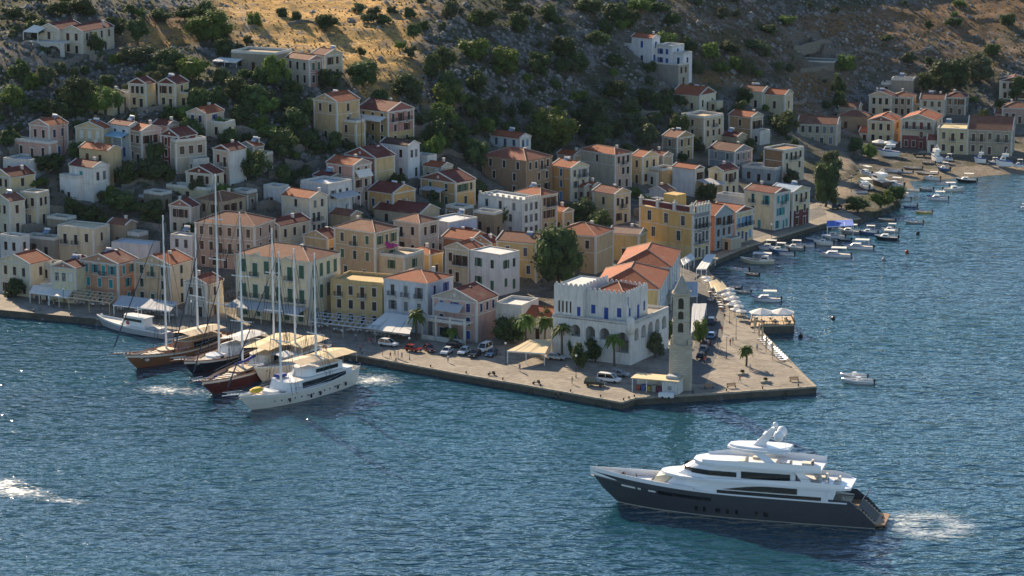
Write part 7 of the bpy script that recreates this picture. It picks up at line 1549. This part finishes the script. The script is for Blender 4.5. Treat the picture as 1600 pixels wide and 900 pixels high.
# ------------------------------------------------------------------ people
def body_mesh(pose, seed):
    """One continuous figure grown over a jointed skeleton."""
    def fn():
        sw = dict(stand=0.0, walk=.24, sit=0.0)[pose]
        J = {'pel': (0,0,.95), 'wai': (0,0,1.1), 'che': (0,.01,1.32), 'nec': (0,0,1.48), 'hed': (0,-.02,1.58), 'top': (0,-.02,1.73)}
        for s, n in ((-1,'l'), (1,'r')):
            f = -s*sw
            J['hip'+n] = (s*.09, 0, .9); J['kne'+n] = (s*.1, -.04 + f*.6 if sw else -.02, .5); J['ank'+n] = (s*.1, f + (.08 if f > 0 else 0), .09); J['toe'+n] = (s*.11, f - .14, .03)
            J['sho'+n] = (s*.18, 0, 1.40); J['elb'+n] = (s*.24, .03 - f*.5, 1.13); J['wri'+n] = (s*.23, -.08 - f*.9, .90); J['han'+n] = (s*.22, -.12 - f*.9, .81)
        if pose == 'sit':
            for s, n in ((-1,'l'), (1,'r')): J['kne'+n] = (s*.12, -.42, .92); J['ank'+n] = (s*.12, -.44, .5); J['toe'+n] = (s*.12, -.6, .46)
        E = [('pel','wai'),('wai','che'),('che','nec'),('nec','hed'),('hed','top')]
        for n in 'lr': E += [('pel','hip'+n),('hip'+n,'kne'+n),('kne'+n,'ank'+n),('ank'+n,'toe'+n),('che','sho'+n),('sho'+n,'elb'+n),('elb'+n,'wri'+n),('wri'+n,'han'+n)]
        rad = dict(pel=.14, wai=.125, che=.15, nec=.055, hed=.095, top=.07, hip=.09, kne=.06, ank=.04, toe=.035, sho=.065, elb=.045, wri=.032, han=.038)
        ks_ = list(J); me = bpy.data.meshes.new('body'); me.from_pydata([J[k] for k in ks_], [(ks_.index(a), ks_.index(b)) for a, b in E], [])
        ob = bpy.data.objects.new('body', me); COL.link(ob); md = ob.modifiers.new('skin', 'SKIN'); me.skin_vertices or me.attributes
        for i, k in enumerate(ks_):
            r = rad[k[:3]]; sv = me.skin_vertices[0].data[i]; sv.radius = (r, r*(.75 if k in ('che', 'wai') else 1)); sv.use_root = k == 'pel'
        sb = ob.modifiers.new('sub', 'SUBSURF'); sb.levels = 1; sb.render_levels = 1
        dg = bpy.context.evaluated_depsgraph_get(); ev = ob.evaluated_get(dg); out = bpy.data.meshes.new_from_object(ev); bpy.data.objects.remove(ob)
        return out
    base = cached(('bodybase', pose), fn).copy()
    rp = random.Random(seed); cols_ = [(.55,.55,.53),(.45,.07,.06),(.07,.12,.28),(.05,.05,.06),(.5,.42,.25),(.20,.33,.42),(.42,.20,.24)]; tro = [(.05,.06,.10),(.12,.12,.13),(.28,.24,.18),(.03,.03,.035),(.35,.35,.36)]
    a, b = rp.choice(cols_), rp.choice(tro)
    base.materials.clear()
    for mt in (plain('skin_tone', (.38, .22, .15), .6), plain('hair_dark', (.03, .022, .018), .7), plain('shirt_%d' % int(a[0]*997 + a[2]*89), a, .85), plain('trousers_%d' % int(b[0]*997 + b[2]*89), b, .85), TYRE): base.materials.append(mt)
    for p in base.polygons:
        c = p.center; z = c.z
        if z > 1.5: k = 1 if (z > 1.66 or c.y > .02) else 0
        elif abs(c.x) > .2 and z < 1.2: k = 0
        elif z > .98: k = 2
        elif z > .5: k = 3
        elif z > .09: k = 0 if seed % 2 else 3
        else: k = 4
        p.material_index = k; p.use_smooth = True
    return base
PEOPLE = [(563,549,'person in a pale shirt walking on the quay by the gulet stern'), (577,538,'person standing under the striped awning edge'), (583,540,'person in company near the white estate car'), (598,556,'person in white walking along the sunlit quay'), (610,561,'shorter person walking behind the one in white'), (617,558,'person in the middle of the walking group'), (622,560,'person at the rear of the walking group'), (628,562,'dark dressed person at the end of walking group'), (65,476,'person strolling by left cafe awnings'), (75,477,'person in the pair on the left quay'), (84,481,'person in white near the left quay edge'), (160,486,'person near the open pergola'), (782,562,'person standing by the parked blue car'), (983,598,'person in pink in front of the kiosk'), (1014,606,'person at the kiosk counter'), (1003,603,'person queuing at the kiosk'), (1121,540,'person walking down the tower road'), (1125,556,'person in dark clothes on tower road'), (1141,540,'person on the promenade by the fan palm'), (1145,538,'companion on the promenade by the fan palm'), (1183,548,'person by the sunbeds'), (1128,520,'person by the light blue car'), (1156,598,'person walking on quay point'), (1417,245,'person on the far beach'), (1488,246,'person beside the far beach houses')]
for i, (u, v, lb) in enumerate(PEOPLE):
    z = QZ + .02; me = body_mesh('walk' if i % 3 else 'stand', i); p = at(u, v, z)
    tag(mobj('person', me, None, p, (0, 0, random.uniform(0, 6.28)), (1, 1, random.uniform(.95, 1.05))), lb, 'person')
for i, (u, v, lb) in enumerate([(500,524,'person standing among the pergola tables'), (528,528,'person at the middle of the pergola'), (556,532,'waiter like figure at the pergola end'), (120,478,'person under the first left awning'), (228,492,'person before the pale grey awning'), (256,496,'second person before the pale grey awning'), (700,566,'person on the quay before the silver car'), (812,580,'lone walker on the sunlit front quay'), (894,600,'person walking towards the kiosk'), (1172,580,'person by the folded parasols'), (1132,500,'person beside the parasol cluster'), (1128,490,'second person beside the parasol cluster'), (1110,470,'person on the promenade bend'), (1168,392,'person on the eastern promenade')]):
    tag(mobj('person', body_mesh('walk' if i % 2 else 'stand', i + 40), None, at(u, v, QZ + .02), (0, 0, random.uniform(0, 6.28))), lb, 'person')
for i, (x, y, z, lb) in enumerate(((X(8.6), 3.2, 6.96, 'person at the rail of the yacht upper aft deck'), (X(43.8), 2.3, 4.76, 'crew member standing on the yacht foredeck'), (X(-.9), 1.5, .81, 'crew member on the yacht swim platform'), (X(11.6), 2.6, 9.71, 'person on the yacht sun deck'))):
    q = loc2w(Y, x, y, z); tag(mobj('person', body_mesh('stand', i + 60), None, q, (0, 0, random.uniform(0, 6.28))), lb, 'person')
# the rider on the motorbike
p = at(1101, 568, QZ + .02); tag(mobj('person', body_mesh('sit', 3), None, (p.x - .05, p.y - .3, QZ - .02), (0, 0, R_(80) + math.pi/2)), 'rider seated on the motorbike on the tower road', 'person')
# ------------------------------------------------------------------ roof clutter
def heater(key, x, y, zz, label):
    r = [o for o in SC.objects if o.get('label') == key]
    if not r: return
    r = r[0]; p = loc2w(r, x, y, zz); o = empty('solar_water_heater', p, r.rotation_euler.z, label, 'solar heater'); m = MB(); m.tube([(-.8,.5,1.1),(.8,.5,1.1)], .28, 8); m.build('tank', PWHITE, o)
    m = MB(); m.add([(-.9,-.7,.15),(.9,-.7,.15),(.9,.4,.9),(-.9,.4,.9),(-.9,-.68,.08),(.9,-.68,.08),(.9,.42,.83),(-.9,.42,.83)], [(0,1,2,3),(7,6,5,4),(0,3,7,4),(1,5,6,2),(0,4,5,1)]); m.build('panel', plain('solar_panel', (.12, .18, .26), .15, .6), o); m = MB(); m.box(-.85,-.75,.45,.55,-1.0,.85); m.box(.75,.85,.45,.55,-1.0,.85); m.box(-.75,.75,.45,.55,-.1,0.0); m.build('frame', CHROME, o)
for o in [o for o in SC.objects if o.parent is None and o.get('category') in ('house',)]:
    if random.random() < .28 and 'w' in o.keys():
        lb = o['label'].split(' ')
        heater(o['label'], random.uniform(-.25, .25)*o['w'], random.uniform(-.1, .3)*o['d'], o['h'] + .9, 'solar heater on the ' + ' '.join(lb[:9]))

# ------------------------------------------------------------------ dry stone terrace walls and garden bushes
RW = random.Random(33)
t = NT('dry_stone'); g = t.tex(False); vo = t.node('ShaderNodeTexVoronoi'); vo.inputs['Scale'].default_value = 2.2; t.link(g, vo.inputs['Vector'])
DRY = t.done(t.mix(t.noise(g, .6, 3), t.ramp(vo.outputs['Distance'], (.1, (.26, .24, .21)), (.7, (.10, .092, .08))), (.20, .185, .16)), .95, t.bump(vo.outputs['Distance'], .8, .1), spec=.1)
WL = [(20,345,60,1),(100,330,70,1),(180,300,60,1),(215,290,50,1),(300,345,60,1),(420,300,70,1),(450,280,60,2),(395,320,50,1),(430,330,60,1),(400,215,70,2),(450,230,60,2),(470,260,50,2),(360,215,40,1),(160,205,40,1),(40,235,50,1),(240,180,50,1),(300,215,40,2),(150,360,70,1),(230,355,60,1),(60,360,50,1),(660,205,40,1),(700,245,50,1),(640,245,40,1),(1010,180,50,1),(1060,240,40,1),(1180,215,50,1),(1120,200,40,1),(1230,160,60,1),(1290,110,80,0),(1340,85,70,0),(1270,75,60,0),(480,40,60,0),(1010,340,40,1),(900,345,40,1),(560,270,40,1),(100,95,70,1),(170,95,60,1)]
for (u, v, w, rel) in WL:
    P_ = []
    for k in range(7):
        p = hit(u - w/2 + w*k/6, v + RW.uniform(-1.5, 1.5) + 4*math.sin(k*.8 + u)); P_.append(p)
    m = MB(); hh = RW.uniform(1.1, 2.4); c0 = P_[3]
    P_ = [p for p in P_ if (p - c0).length < 30]
    rings = []
    for i, p in enumerate(P_):
        d = (P_[min(i+1, len(P_)-1)] - P_[max(i-1, 0)]); nn = Vector((-d.y, d.x, 0)).normalized()*.28; h2 = hh*RW.uniform(.85, 1.1); q = p - c0
        rings.append([q - nn + Vector((0,0,-2)), q + nn + Vector((0,0,-2)), q + nn*.8 + Vector((0,0,h2)), q - nn*.8 + Vector((0,0,h2))])
    o = m.loft(rings).build('terrace_wall', DRY, None, loc=c0)
    tag(o, zone_label('rough dry stone terrace wall', u, v, w - 34), 'wall', 'dry stone terrace walls on the slopes', 'thing')
k = 0; tries = 0
while k < 95 and tries < 4000:
    tries += 1; u, v = RW.choice(((RW.uniform(0, 640), RW.uniform(120, 380)), (RW.uniform(600, 1250), RW.uniform(150, 350)), (RW.uniform(80, 480), RW.uniform(130, 350))))
    p = hit(u, v)
    if p.z < 2 or not clear(p, -1.0) or any(math.hypot(p.x-x, p.y-y) < r*.7 for x, y, r in PLANTED): continue
    ok = True
    for (cx, cy, fw, fd, a, bz) in FOOT:
        dx, dy = p.x - cx, p.y - cy; lx = dx*math.cos(a) - dy*math.sin(a); ly = dx*math.sin(a) + dy*math.cos(a)
        if abs(lx) < fw/2 + 1.4 and abs(ly) < fd/2 + 1.4: ok = False
    if not ok: continue
    w = RW.uniform(16, 40); plant(u, v, w, w*RW.uniform(.75, 1.1), zone_label('leafy garden bush', u, v, w), RW.choice((0, 0, 0, 2, 1)), 'bush', 'bush', 'garden bushes between the houses', p=p); k += 1
# ------------------------------------------------------------------ air
hz = MB(); hz.box(-700, 700, -60, 1600, -8, 176); HZ = hz.mesh('haze'); hm = bpy.data.materials.new('haze'); hm.use_nodes = True; hn = hm.node_tree.nodes; hn.remove(hn['Principled BSDF'])
pv = hn.new('ShaderNodeVolumePrincipled'); pv.inputs['Color'].default_value = (.62, .80, 1.0, 1); pv.inputs['Density'].default_value = .000011; pv.inputs['Anisotropy'].default_value = 0.0
hm.node_tree.links.new(pv.outputs[0], hn['Material Output'].inputs['Volume']); HZ.materials.append(hm); tag(mobj('haze', HZ), 'thin bluish summer haze over the harbour', 'haze', kind='stuff')
